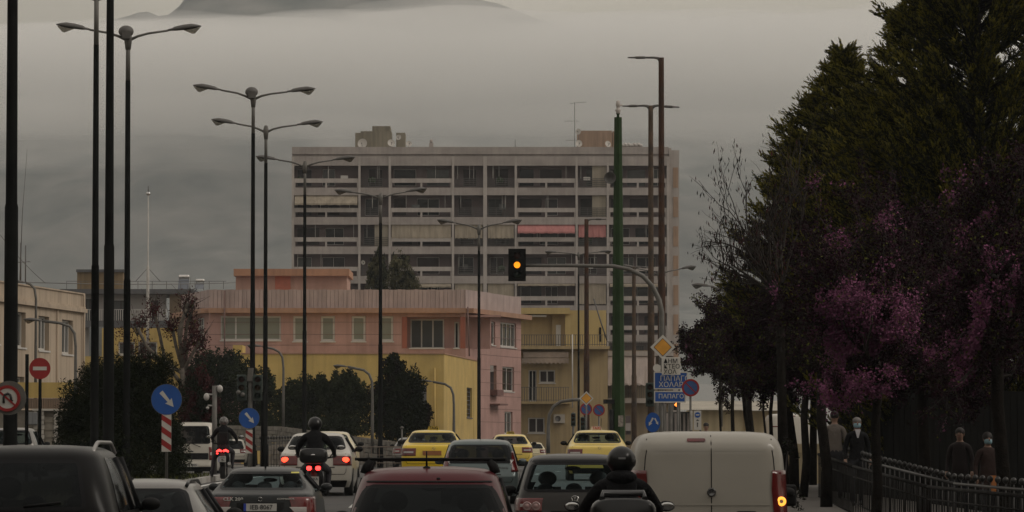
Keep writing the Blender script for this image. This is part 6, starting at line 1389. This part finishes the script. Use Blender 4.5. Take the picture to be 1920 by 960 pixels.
def blob(cl, n, seed, shell=.55, gap=.35, gs=.5):
    """points through the ellipsoid clumps cl = [(c, r)], mostly near their surface, thinned by noise"""
    r = np.random.default_rng(seed); w = np.array([q[1][0]*q[1][2] for q in cl]); k = r.choice(len(cl), n, p=w/w.sum()); c = np.array([q[0] for q in cl])[k]; rad = np.array([q[1] for q in cl])[k]
    d = r.normal(size=(n, 3)); d /= np.linalg.norm(d, axis=1, keepdims=True); t = shell+(1.08-shell)*r.random(n)**.7; lump = 1+.22*np.sin(d[:, 0]*7+k)*np.cos(d[:, 2]*6+k*2)
    p = c+d*rad*(t*lump)[:, None]; q = fbm(p[:, 0]*1.0+p[:, 1]*.7+50, p[:, 2]*1.0+90, gs, 3, seed); keep_ = q > -gap; return p[keep_], d[keep_]
def px_cl(lst, d):
    """clumps given as (px, py, rx_px, rz_px, depth offset)"""
    return [((X(a, d+o), d+o, Z(b, d+o)), (rx/FPX*d, rx/FPX*d*.8, rz/FPX*d)) for a, b, rx, rz, o in lst]
def tree(name, label, d, px, lst, n, size, ms, trunkpx=None, seed=1, aspect=.45, group=None, cat='tree', mix=None, core=True, bark=None, tr=.12, gap=.35, shell=.5, limbs=True, dirs=None):
    base = (X(px, d), d, g(d)); t = empty(name, base, 0, label=label, cat=cat, group=group); cl = px_cl(lst, d); o = np.array(base)
    p, dd = blob(cl, n, seed, gap=gap, shell=shell); mi = None
    if mix is not None: q = fbm(p[:, 0]*1.5+20, p[:, 2]*1.5+p[:, 1], .6, 3, seed+5)+.35*rng.random(len(p))-.17; mi = (q > mix).astype(int)
    leafmesh('crown', p-o, size*d/FPX if size > 1 else size, ms, t, aspect, dirs=dd if dirs is None else np.tile(dirs, (len(p), 1)), spread=1.4, seed=seed, mi=mi)
    top = Vector(cl[0][0])-Vector(base); mb = MB(); zt_ = min(c[0][2] for c in cl)-base[2]; hub = Vector((top.x*.3, 0, max(.4, zt_*.9)))
    mb.tube([(0, 0, 0), (hub.x*.4, 0, hub.z*.5), hub, (top.x*.8, 0, top.z)], [tr*1.3, tr, tr*.8, tr*.3], 7)
    if limbs:
        for c, r_ in cl[1:]: q = Vector(c)-Vector(base); mb.tube([hub, hub.lerp(q, .5)+Vector((0, 0, .1)), q], [tr*.55, tr*.35, tr*.12], 6)
    mb.build('trunk', bark or M_bark, t); return t
# oleander on the median
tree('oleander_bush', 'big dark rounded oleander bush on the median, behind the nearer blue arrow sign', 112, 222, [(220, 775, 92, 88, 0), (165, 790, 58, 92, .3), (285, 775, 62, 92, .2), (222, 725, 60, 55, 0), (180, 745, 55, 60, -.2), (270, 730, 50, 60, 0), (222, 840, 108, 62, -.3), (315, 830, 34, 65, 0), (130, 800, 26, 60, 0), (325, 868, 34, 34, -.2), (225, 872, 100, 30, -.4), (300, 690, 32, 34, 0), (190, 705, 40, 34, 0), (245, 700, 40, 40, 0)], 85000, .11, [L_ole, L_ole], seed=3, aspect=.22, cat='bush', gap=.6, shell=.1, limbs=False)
tree('maroon_shrub', 'maroon leaved shrub between the oleander and the camera mast', 152, 372, [(370, 740, 34, 52, 0), (392, 770, 24, 40, 0), (352, 775, 22, 34, 0)], 9000, .12, [L_mar, L_ole], seed=9, cat='bush', mix=.1, shell=.2)
for i, (lb, d, px, lst, n) in enumerate([
    ('dark dense pine behind the camera mast, its top against the pink wall', 238, 400, [(395, 715, 44, 52, 0), (365, 715, 26, 48, 0), (432, 722, 40, 52, 0), (385, 678, 20, 24, 0), (432, 680, 22, 26, 0), (400, 790, 62, 40, 0)], 15000),
    ('dark pine filling the gap behind the unlit signals', 236, 478, [(478, 745, 40, 48, 0), (500, 725, 16, 34, 0), (455, 710, 24, 36, 0), (478, 800, 44, 36, 0)], 11000),
    ('mid green low pine right of the thin curved lamp', 232, 560, [(560, 748, 38, 42, 0), (535, 760, 26, 34, 0), (590, 742, 28, 38, 0), (604, 722, 12, 22, 0), (560, 800, 58, 30, 0)], 13000),
    ('mid green pine with pointed tips left of the curved lamp by the annex', 230, 642, [(642, 740, 34, 40, 0), (655, 716, 16, 26, 0), (620, 750, 26, 36, 0), (672, 750, 26, 38, 0), (642, 797, 58, 30, 0), (630, 708, 7, 16, 0)], 13000)]):
    tree('pine_tree', lb, d, px, lst, n, .20, [L_pine, L_ole], seed=20+i, group='pines before the annex', mix=.25 if i < 2 else .55, gap=.6, shell=.1)
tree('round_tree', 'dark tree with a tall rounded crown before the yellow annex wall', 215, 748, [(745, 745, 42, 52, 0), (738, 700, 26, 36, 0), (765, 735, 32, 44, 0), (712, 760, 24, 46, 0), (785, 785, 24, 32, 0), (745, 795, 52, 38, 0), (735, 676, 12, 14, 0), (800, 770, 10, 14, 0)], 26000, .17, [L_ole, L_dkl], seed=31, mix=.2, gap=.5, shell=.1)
for i, (px, d, lst) in enumerate([(706, 330, [(706, 505, 16, 34, 0), (700, 528, 14, 22, 0), (714, 525, 14, 26, 0), (705, 484, 8, 12, 0)]), (751, 334, [(748, 508, 20, 34, 0), (740, 532, 14, 20, 0), (764, 530, 18, 22, 0), (746, 484, 10, 14, 0), (778, 540, 10, 12, 0)])]):
    tree('eucalyptus_tree', ('thin grey-green tree, left of two rising behind the pink parapet', 'fuller grey-green tree, right of two rising behind the pink parapet')[i], d, px, lst, 5200, .38, [L_euc, L_ole], seed=40+i, aspect=.2, group='trees behind the pink parapet', mix=.15, gap=.16, shell=.2, dirs=np.array([0, 0, -1.2]), tr=.2)
# pollarded tree left
d = 152; b = Vector((X(345, d), d, g(d))); t = empty('pollarded_tree', b, 0, label='pollarded tree with bare grey limbs and maroon leaf tufts, left of the pink building', cat='tree'); q = lambda px, py, o=0: P(px, py, d+o)-b
mb = MB(); ends = []
limbs = [[(345, 800), (345, 740), (342, 690)], [(342, 690), (338, 640), (342, 600), (352, 568)], [(342, 690), (330, 650), (322, 610)], [(342, 700), (358, 668), (374, 640)], [(342, 700), (352, 650), (362, 620)], [(340, 720), (310, 680), (300, 630), (288, 580)], [(340, 720), (318, 690), (275, 650), (258, 615)], [(342, 690), (335, 620), (350, 580)], [(342, 700), (300, 672), (262, 668)], [(343, 680), (350, 610), (358, 588)]]
rr = random.Random(3)
for k, l_ in enumerate(limbs): o_ = rr.uniform(-.6, .6) if k else 0; pts = [q(a, b_, o_*i/2) for i, (a, b_) in enumerate(l_)]; mb.tube(pts, [.13 if k == 0 else .075]+[(.11 if k == 0 else .06)]*(len(pts)-1), 7); ends.append(pts[-1])
mb.build('trunk', M_barkg, t)
mb = MB()
for e_ in ends[1:]:
    for k in range(9): v_ = Vector((rr.gauss(0, .3), rr.gauss(0, .3), abs(rr.gauss(.3, .2)))); mb.tube([e_-Vector((0, 0, .3)), e_+v_*.6, e_+v_*1.3], [.016, .011, .005], 3)
mb.build('twigs', M_twig, t)
pp = np.concatenate([np.array(q(ex, ey))+rng.normal(size=(n, 3))*np.array([.16, .18, .22]) for ex, ey, n in ((352, 570, 500), (322, 612, 350), (374, 640, 500), (362, 612, 350), (288, 582, 350), (262, 610, 300), (275, 660, 260), (350, 650, 260), (245, 650, 160), (232, 625, 140))])
leafmesh('crown', pp, .10, [L_mar, L_yg], t, seed=77, mi=(rng.random(len(pp)) > .93).astype(int))
# ---- branching twigs
def twigs(mb, p, d_, L_, r, depth, rn, pts, spread=.55, up=.12, n=3, seg=3):
    cur = Vector(p); dr = Vector(d_).normalized(); path = [cur.copy()]; rad = [r]
    for k in range(seg): dr = (dr+Vector((rn.gauss(0, .16), rn.gauss(0, .16), rn.gauss(up*.5, .12)))).normalized(); cur = cur+dr*L_/seg; path.append(cur.copy()); rad.append(r*(1-.45*(k+1)/seg)); pts.append((cur.copy(), dr.copy(), depth))
    mb.tube(path, rad, 5 if r > .02 else 3)
    if depth <= 0: return
    for k in range(n):
        i = rn.randint(1, seg); dd = (dr+Vector((rn.gauss(0, spread), rn.gauss(0, spread), rn.gauss(up, spread)))).normalized(); twigs(mb, path[i], dd, L_*rn.uniform(.55, .85), r*.55, depth-1, rn, pts, spread, up, n, seg)
def judas(label, px, d, hub, reach, seed, nb=7, depth=4, blossom=1., young=.06, dark=.5, size=.045, trunkr=.11, fan=None, per=3, fork=True, cut=None):
    """flowering tree: leaning trunk, forking limbs, blossom sitting along the twigs"""
    b = Vector((X(px, d), d, g(d)+.1)); t = empty('judas_tree', b, 0, label=label, cat='tree', group='flowering trees along the pavement'); rn = random.Random(seed); hb = P(hub[0], hub[1], d)-b
    mb = MB().tube([(0, 0, 0), (hb.x*.2+.03, .02, hb.z*.35), (hb.x*.55-.04, 0, hb.z*.7), hb], [trunkr*1.25, trunkr, trunkr*.9, trunkr*.85], 9); mb.build('trunk', M_bark, t)
    mb = MB(); pts = []
    for k in range(nb):
        tgt = (fan[k % len(fan)] if fan else None)
        if tgt: dr = P(tgt[0], tgt[1], d+rn.uniform(-2.2, 2.2))-b-hb; L_ = dr.length*.42
        else: dr = Vector((rn.uniform(-1, 1), rn.uniform(-1, 1), rn.uniform(.3, 1.2))); L_ = reach
        twigs(mb, hb, dr, L_, trunkr*.55, depth, rn, pts)
    mb.build('branches', M_twig, t)
    P_ = [(p, dd) for p, dd, dp in pts if dp <= 2]; A = np.array([p for p, _ in P_]); nA = len(A); k = max(1, int(per*blossom*2.1)); size *= .74; r_ = np.random.default_rng(seed)
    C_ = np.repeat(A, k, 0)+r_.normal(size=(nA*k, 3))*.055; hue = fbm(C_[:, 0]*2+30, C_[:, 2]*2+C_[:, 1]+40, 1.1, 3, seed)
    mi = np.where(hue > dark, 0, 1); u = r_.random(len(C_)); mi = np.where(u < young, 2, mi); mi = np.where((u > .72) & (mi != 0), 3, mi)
    if cut is not None: kp = cut(C_+np.array(b)); C_ = C_[kp]; mi = mi[kp]
    leafmesh('blossom', C_, size, [L_bl, L_bld, L_yg, L_dkl], t, .8, seed=seed, mi=mi); return t
# the flowering row: near trees large at the right, smaller towards the junction
judas('flowering tree with the bright pink-purple spray at its left edge, above the masked man', 1640, 72, (1650, 700), 1.6, 11, nb=18, blossom=1.8, dark=.10, size=.058, per=3,
      trunkr=.085, fan=[(1505, 505), (1530, 600), (1480, 500), (1540, 690), (1560, 450), (1620, 400), (1580, 560), (1690, 430), (1580, 770), (1505, 640), (1530, 540), (1650, 560), (1720, 560), (1520, 460), (1610, 680), (1700, 680), (1550, 760), (1480, 560)])
judas('flowering tree at the right edge with bright blossom high in its crown', 1880, 66, (1870, 640), 1.8, 12, nb=16, blossom=1.8, dark=.12, size=.058,
      fan=[(1880, 330), (1910, 420), (1840, 380), (1780, 470), (1800, 560), (1900, 520), (1760, 640), (1850, 460), (1930, 620), (1820, 700), (1900, 300), (1960, 400), (1740, 560), (1780, 720), (1880, 740), (1830, 620)])
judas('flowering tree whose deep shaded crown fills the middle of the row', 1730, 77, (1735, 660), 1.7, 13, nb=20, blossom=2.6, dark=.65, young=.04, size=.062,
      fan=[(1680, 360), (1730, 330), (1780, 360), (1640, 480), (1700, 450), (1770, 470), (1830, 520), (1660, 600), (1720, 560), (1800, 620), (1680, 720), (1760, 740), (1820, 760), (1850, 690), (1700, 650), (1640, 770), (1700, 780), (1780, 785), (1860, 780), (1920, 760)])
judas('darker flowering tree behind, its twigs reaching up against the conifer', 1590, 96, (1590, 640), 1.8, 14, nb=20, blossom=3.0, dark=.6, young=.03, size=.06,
      fan=[(1420, 440), (1400, 500), (1430, 560), (1500, 340), (1560, 320), (1620, 340), (1480, 420), (1540, 430), (1620, 440), (1680, 380), (1470, 520), (1560, 560), (1640, 540), (1450, 600), (1530, 640), (1690, 480), (1500, 480), (1580, 740), (1640, 760), (1540, 720), (1700, 740)])
judas('smaller flowering tree over the thick double trunks by the low cream wall', 1488, 98, (1478, 720), 1.3, 15, nb=16, blossom=3.4, dark=.5, young=.14, size=.07, per=3,
      fan=[(1400, 600), (1440, 560), (1480, 600), (1520, 620), (1380, 680), (1420, 700), (1470, 660), (1530, 700), (1560, 740), (1400, 740), (1450, 740), (1510, 760), (1500, 540), (1350, 640)])
judas('leftmost flowering tree, reaching over the town signs with dark red twigs', 1410, 134, (1395, 730), 1.2, 16, nb=15, blossom=4.0, dark=.5, young=.10, size=.075,
      fan=[(1290, 580), (1330, 560), (1370, 580), (1300, 640), (1340, 650), (1390, 620), (1420, 660), (1300, 700), (1350, 720), (1400, 700), (1280, 660), (1430, 720), (1320, 600)])
for k, (pb, pt, d, r, lb) in enumerate([(1506, 1514, 92, .085, 'straight dark trunk just left of the low wall gap'), (1549, 1540, 86, .11, 'dark trunk directly left of the person in the beige jumper'), (1441, 1452, 104, .05, 'thin leaning trunk left of the double trunks'), (1412, 1405, 118, .08, 'dark trunk left of the parked white van'), (1436, 1432, 120, .035, 'thinnest straight trunk beside the parked white van'), (1373, 1375, 125, .06, 'slim mottled trunk above the white van roof'), (1352, 1350, 122, .035, 'very slim trunk nearest the white lane sign')]):
    b = Vector((X(pb, d), d, g(d)+.1)); e_ = P(pt, 700, d)-b; t = empty('pavement_tree', b, 0, label=lb, cat='tree', group='bare trunks of the pavement trees'); w_ = .04 if k < 5 else .02
    MB().tube([(0, 0, 0), (e_.x*.3+w_, 0, e_.z*.3), (e_.x*.6-w_, 0, e_.z*.65), e_], [r*1.15, r, r*.9, r*.8], 8).build('trunk', M_bark, t)
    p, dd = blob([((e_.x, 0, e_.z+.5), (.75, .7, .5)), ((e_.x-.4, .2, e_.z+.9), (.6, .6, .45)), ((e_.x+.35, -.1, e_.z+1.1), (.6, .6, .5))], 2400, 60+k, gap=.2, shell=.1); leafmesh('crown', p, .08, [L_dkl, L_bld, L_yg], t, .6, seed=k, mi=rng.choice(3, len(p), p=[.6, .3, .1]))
# bare tree, twigs against the sky at the left of the conifer
d = 90; b = Vector((X(1470, d), d, g(d)+.1)); t = empty('bare_tree', b, 0, label='bare twiggy tree with hanging seed pods reaching left from the conifer', cat='tree'); rn = random.Random(8); pts = []; mb = MB(); hb = P(1462, 560, d)-b
MB().tube([(0, 0, 0), (hb.x*.5, 0, hb.z*.5), hb], [.12, .10, .08], 8).build('trunk', M_bark, t)
for tg in ((1325, 345), (1345, 300), (1380, 310), (1408, 280), (1300, 455), (1330, 400), (1430, 330), (1350, 450), (1400, 400), (1440, 420), (1460, 380), (1370, 500), (1380, 360), (1310, 430), (1490, 350), (1420, 460)):
    dr = P(tg[0], tg[1], d+rn.uniform(-1.2, 1.2))-b-hb; twigs(mb, hb+dr*.12, dr, dr.length*.47, .032, 3, rn, pts, .32, .06, 3, 4)
mb.build('branches', M_twig, t); A = np.array([p for p, _, dp in pts if dp <= 2]); r_ = np.random.default_rng(5); A = A[r_.random(len(A)) < .45]; A = np.repeat(A, 2, 0)+r_.normal(size=(len(A)*2, 3))*.05
leafmesh('seed_pods', A-np.array([0, 0, .05]), .11, [L_dkl, L_mar], t, .22, dirs=np.tile([0., 0, -1], (len(A), 1)), spread=.35, seed=4, mi=(r_.random(len(A)) > .8).astype(int))
# ---- conifers with plume-like upward branches
def conifer(label, px, d, prof, seed, nbr=150, gmain='tall conifers behind the flowering trees', side=1.0, leaf=.075, dens=1., tr=.26):
    """prof: (py, radius in px) pairs giving the crown outline at each height"""
    b = Vector((X(px, d), d, g(d)+.1)); t = empty('conifer', b, 0, label=label, cat='tree', group=gmain); rn = np.random.default_rng(seed); k = d/FPX
    zs = np.array([Z(p, d)-b.z for p, _ in prof]); rs = np.array([r*k for _, r in prof]); o = np.argsort(zs); zs, rs = zs[o], rs[o]; top = zs[-1]
    MB().tube([(0, 0, 0), (0.05, 0, top*.5), (0, 0, top*.97)], [tr, tr*.6, .02], 9).build('trunk', M_bark, t)
    Cs, Ds, M = [], [], []; bm_ = MB()
    for i in range(nbr):
        ze = zs[0]+(top-zs[0])*rn.random()**.9; R_ = np.interp(ze, zs, rs)*rn.uniform(.62, 1.12); a = rn.random()*2*math.pi
        if R_ < .06: continue
        el = rn.uniform(.35, .75); z0 = ze-R_*el; p0 = np.array([0, 0, z0]); out_ = np.array([math.cos(a), math.sin(a), 0]); n = max(6, int(R_/.14))
        path = [p0+out_*R_*q+np.array([0, 0, (ze-z0)*(q**1.7)+R_*.10*math.sin(q*3)]) for q in np.linspace(0, 1, n+1)]
        bm_.tube([tuple(q) for q in path[::max(1, n//4)]], np.linspace(.035, .01, len(path[::max(1, n//4)])), 4)
        for j in range(n):
            q = j/n
            if q < .18: continue
            ax = path[j+1]-path[j]; ax /= np.linalg.norm(ax); w_ = .25*(1-q*.55)+.06
            # side sprays on each section, pointing forward and up
            for s_ in range(5):
                sd = rn.normal(size=3); sd -= ax*sd.dot(ax); sd /= np.linalg.norm(sd); dirn = ax*1.1+sd*.55+np.array([0, 0, .3]); dirn /= np.linalg.norm(dirn); ln = w_*rn.uniform(.8, 1.9); m = int(11*dens)
                tt = rn.random(m)**.8; base = path[j]+(path[j+1]-path[j])*rn.random(); c = base+dirn*(tt*ln)[:, None]+rn.normal(size=(m, 3))*.020*(1.2-tt)[:, None]
                Cs.append(c); Ds.append(np.tile(dirn, (m, 1))); M.append(((tt > .5) & (rn.random(m) < .75*min(1, q*1.3))).astype(int))  # outer leaves take the new-growth tone, painted paler to look sunlit
    C_ = np.concatenate(Cs); leafmesh('foliage', C_, leaf, [L_con, L_cony], t, .26, dirs=np.concatenate(Ds), spread=.38, seed=seed, mi=np.concatenate(M)); bm_.build('branches', M_bark, t); return t
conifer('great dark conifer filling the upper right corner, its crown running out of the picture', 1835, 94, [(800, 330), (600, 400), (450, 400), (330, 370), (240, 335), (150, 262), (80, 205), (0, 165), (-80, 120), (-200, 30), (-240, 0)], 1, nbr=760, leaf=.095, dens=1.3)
conifer('conifer with a sharp separate tip left of the great one', 1584, 101, [(700, 150), (560, 215), (450, 190), (380, 155), (300, 142), (230, 112), (190, 78), (150, 46), (120, 18), (84, 0)], 2, nbr=420, leaf=.09, dens=1.2)
conifer('lower conifer with curling branch ends at the left edge of the group', 1524, 104, [(680, 90), (600, 160), (540, 170), (480, 165), (420, 130), (350, 100), (290, 80), (240, 58), (205, 30), (185, 0)], 5, nbr=340, leaf=.08, tr=.10)
conifer('conifer closing the gap between the sharp tip and the great one', 1705, 98, [(740, 170), (560, 210), (420, 200), (300, 170), (200, 128), (130, 84), (80, 46), (40, 16), (22, 0)], 9, nbr=420, leaf=.09, dens=1.2)
conifer('dark conifer at the far right edge behind the great one', 1935, 99, [(700, 260), (400, 250), (200, 180), (60, 110), (-40, 40), (-90, 0)], 7, nbr=230, leaf=.09)
# flowering tree copies added outside the frame to block sky light from the pavement
src = bpy.data.objects['judas_tree.001']
for k, (x_, y_) in enumerate(((9.3, 51), (9.0, 39), (8.6, 26))): o = copy_tree(src); o.location = (x_, y_, g(y_)+.1); o.rotation_euler.z = 1.3*k+.7; o['label'] = 'added flowering tree shading the pavement out of view, number %s beyond the right edge' % ('one', 'two', 'three')[k]
# grass at the median tip and weeds by the fence
r_ = np.random.default_rng(2); n = 5000; y_ = r_.uniform(92, 123, n); C_ = np.stack([r_.uniform(-11.9, -8.6, n), y_, np.array([g(v) for v in y_])+.17], 1)
leafmesh('median_grass', C_, .16, [L_yg, L_ole], None, .12, dirs=np.tile([0., 0, 1], (n, 1)), spread=.5, seed=1, mi=(r_.random(n) > .4).astype(int), kind='stuff')
p, dd = blob([((0, 0, .8), (.22, .22, .75)), ((.12, .1, 1.25), (.18, .15, .3)), ((.1, 0, .3), (.3, .2, .3))], 1500, 71, gap=.1, shell=.1); t = empty('roadside_shrub', (X(1468, 84), 84, g(84)), 0, label='thin dark shrub rising just right of the white panel van', cat='bush'); leafmesh('foliage', p, .09, [L_ole, L_dkl], t, .4, seed=3, mi=(rng.random(len(p)) > .5).astype(int)); MB().tube([(0, 0, 0), (.02, 0, .7), (.1, 0, 1.3)], [.03, .02, .01], 6).build('stem', M_twig, t)
for i, (px, py, d) in enumerate(((788, 770, 0), (100, 0, 0))): pass
# ---- unseen blocks added behind and beside the camera to shade the foreground
M_bk = mat('shade_block_wall', (.16, .14, .12), .9, scale=.4, streak=.3)
def add_shade_block(x0, x1, y0, y1, h, label):
    t = empty('shade_block', ((x0+x1)/2, (y0+y1)/2, -.05), 0, label=label, cat='building'); mb = MB().box((x0, y0, -.05), (x1, y1, h)); keep(mb.build('wall', M_bk), t)
    gm = MB(); 
    for k in range(int(h/3)):
        z = 1+3*k
        n = int((x1-x0)/4)
        for i in range(n): x = x0+1.2+i*4; gm.box((x, y1-.01, z), (x+1.7, y1+.04, z+1.5)); gm.box((x, y0-.04, z), (x+1.7, y0+.01, z+1.5))
        n = int((y1-y0)/4)
        for i in range(n): y = y0+1.2+i*4; gm.box((x0-.04, y, z), (x0+.01, y+1.7, z+1.5)); gm.box((x1-.01, y, z), (x1+.04, y+1.7, z+1.5))
    keep(gm.build('window_band', M_gl), t)
add_shade_block(-46, 46, -75, -55, 27, 'added grey block behind the camera, unseen, keeping the foreground in shade')
add_shade_block(-44, -26, -50, 62, 15, 'added long grey block left of the camera, unseen, shading the street')
add_shade_block(19, 34, -50, 44, 17, 'added long grey block right of the camera, unseen, shading the street')
DC = 4300.0
M_veil = volmat('thin_mist', (.99, .985, .965), .0008, .1)
c = P(960, 190, DC+30); v_ = cloud((c.x, DC+30, c.z), (2100/FPX*DC, 380, 135/FPX*DC), 9); v_.name = 'cloud_veil'; v_.data.materials[0] = M_veil
M_mid = volmat('mid_mist', (.99, .985, .965), .0011, .1)
c = P(900, 165, DC-60); v_ = cloud((c.x, DC-60, c.z), (1900/FPX*DC, 300, 105/FPX*DC), 12); v_.name = 'cloud_veil'; v_.data.materials[0] = M_mid
for (px, py, wx, hz, dy, dd, sd_) in [(960, 135, 1500, 95, 330, 0, 1), (330, 150, 760, 98, 260, 40, 2), (1500, 140, 820, 118, 260, 60, 4)]:
    d = DC+dd; c = P(px, py, d); cloud((c.x, d, c.z), (wx/FPX*d, dy, hz/FPX*d), sd_)
M_wisp = volmat('wisp', (.995, .98, .955), .0035, .1)
for px, py, wx, h_, sd_ in ((800, 22, 150, 16, 21), (620, 38, 140, 14, 22), (930, 8, 130, 20, 23), (330, 40, 120, 14, 24), (250, 205, 230, 34, 25), (620, 238, 170, 20, 26), (1010, 225, 230, 24, 27), (1380, 236, 200, 28, 28), (60, 225, 170, 34, 29), (1180, 95, 260, 22, 30), (480, 120, 230, 24, 31), (1450, 140, 180, 20, 32)):
    c = P(px, py, DC-200); v_ = cloud((c.x, DC-200, c.z), (wx/FPX*DC, 90, h_/FPX*DC), sd_); v_.name = 'cloud_wisp'; v_.data.materials[0] = M_wisp
hz = MB().box((-1200, -70, -8), (1200, 3590, 640)).build('haze', volmat('haze_air', (.90, .95, 1.0), .000112, .2), kind='stuff')
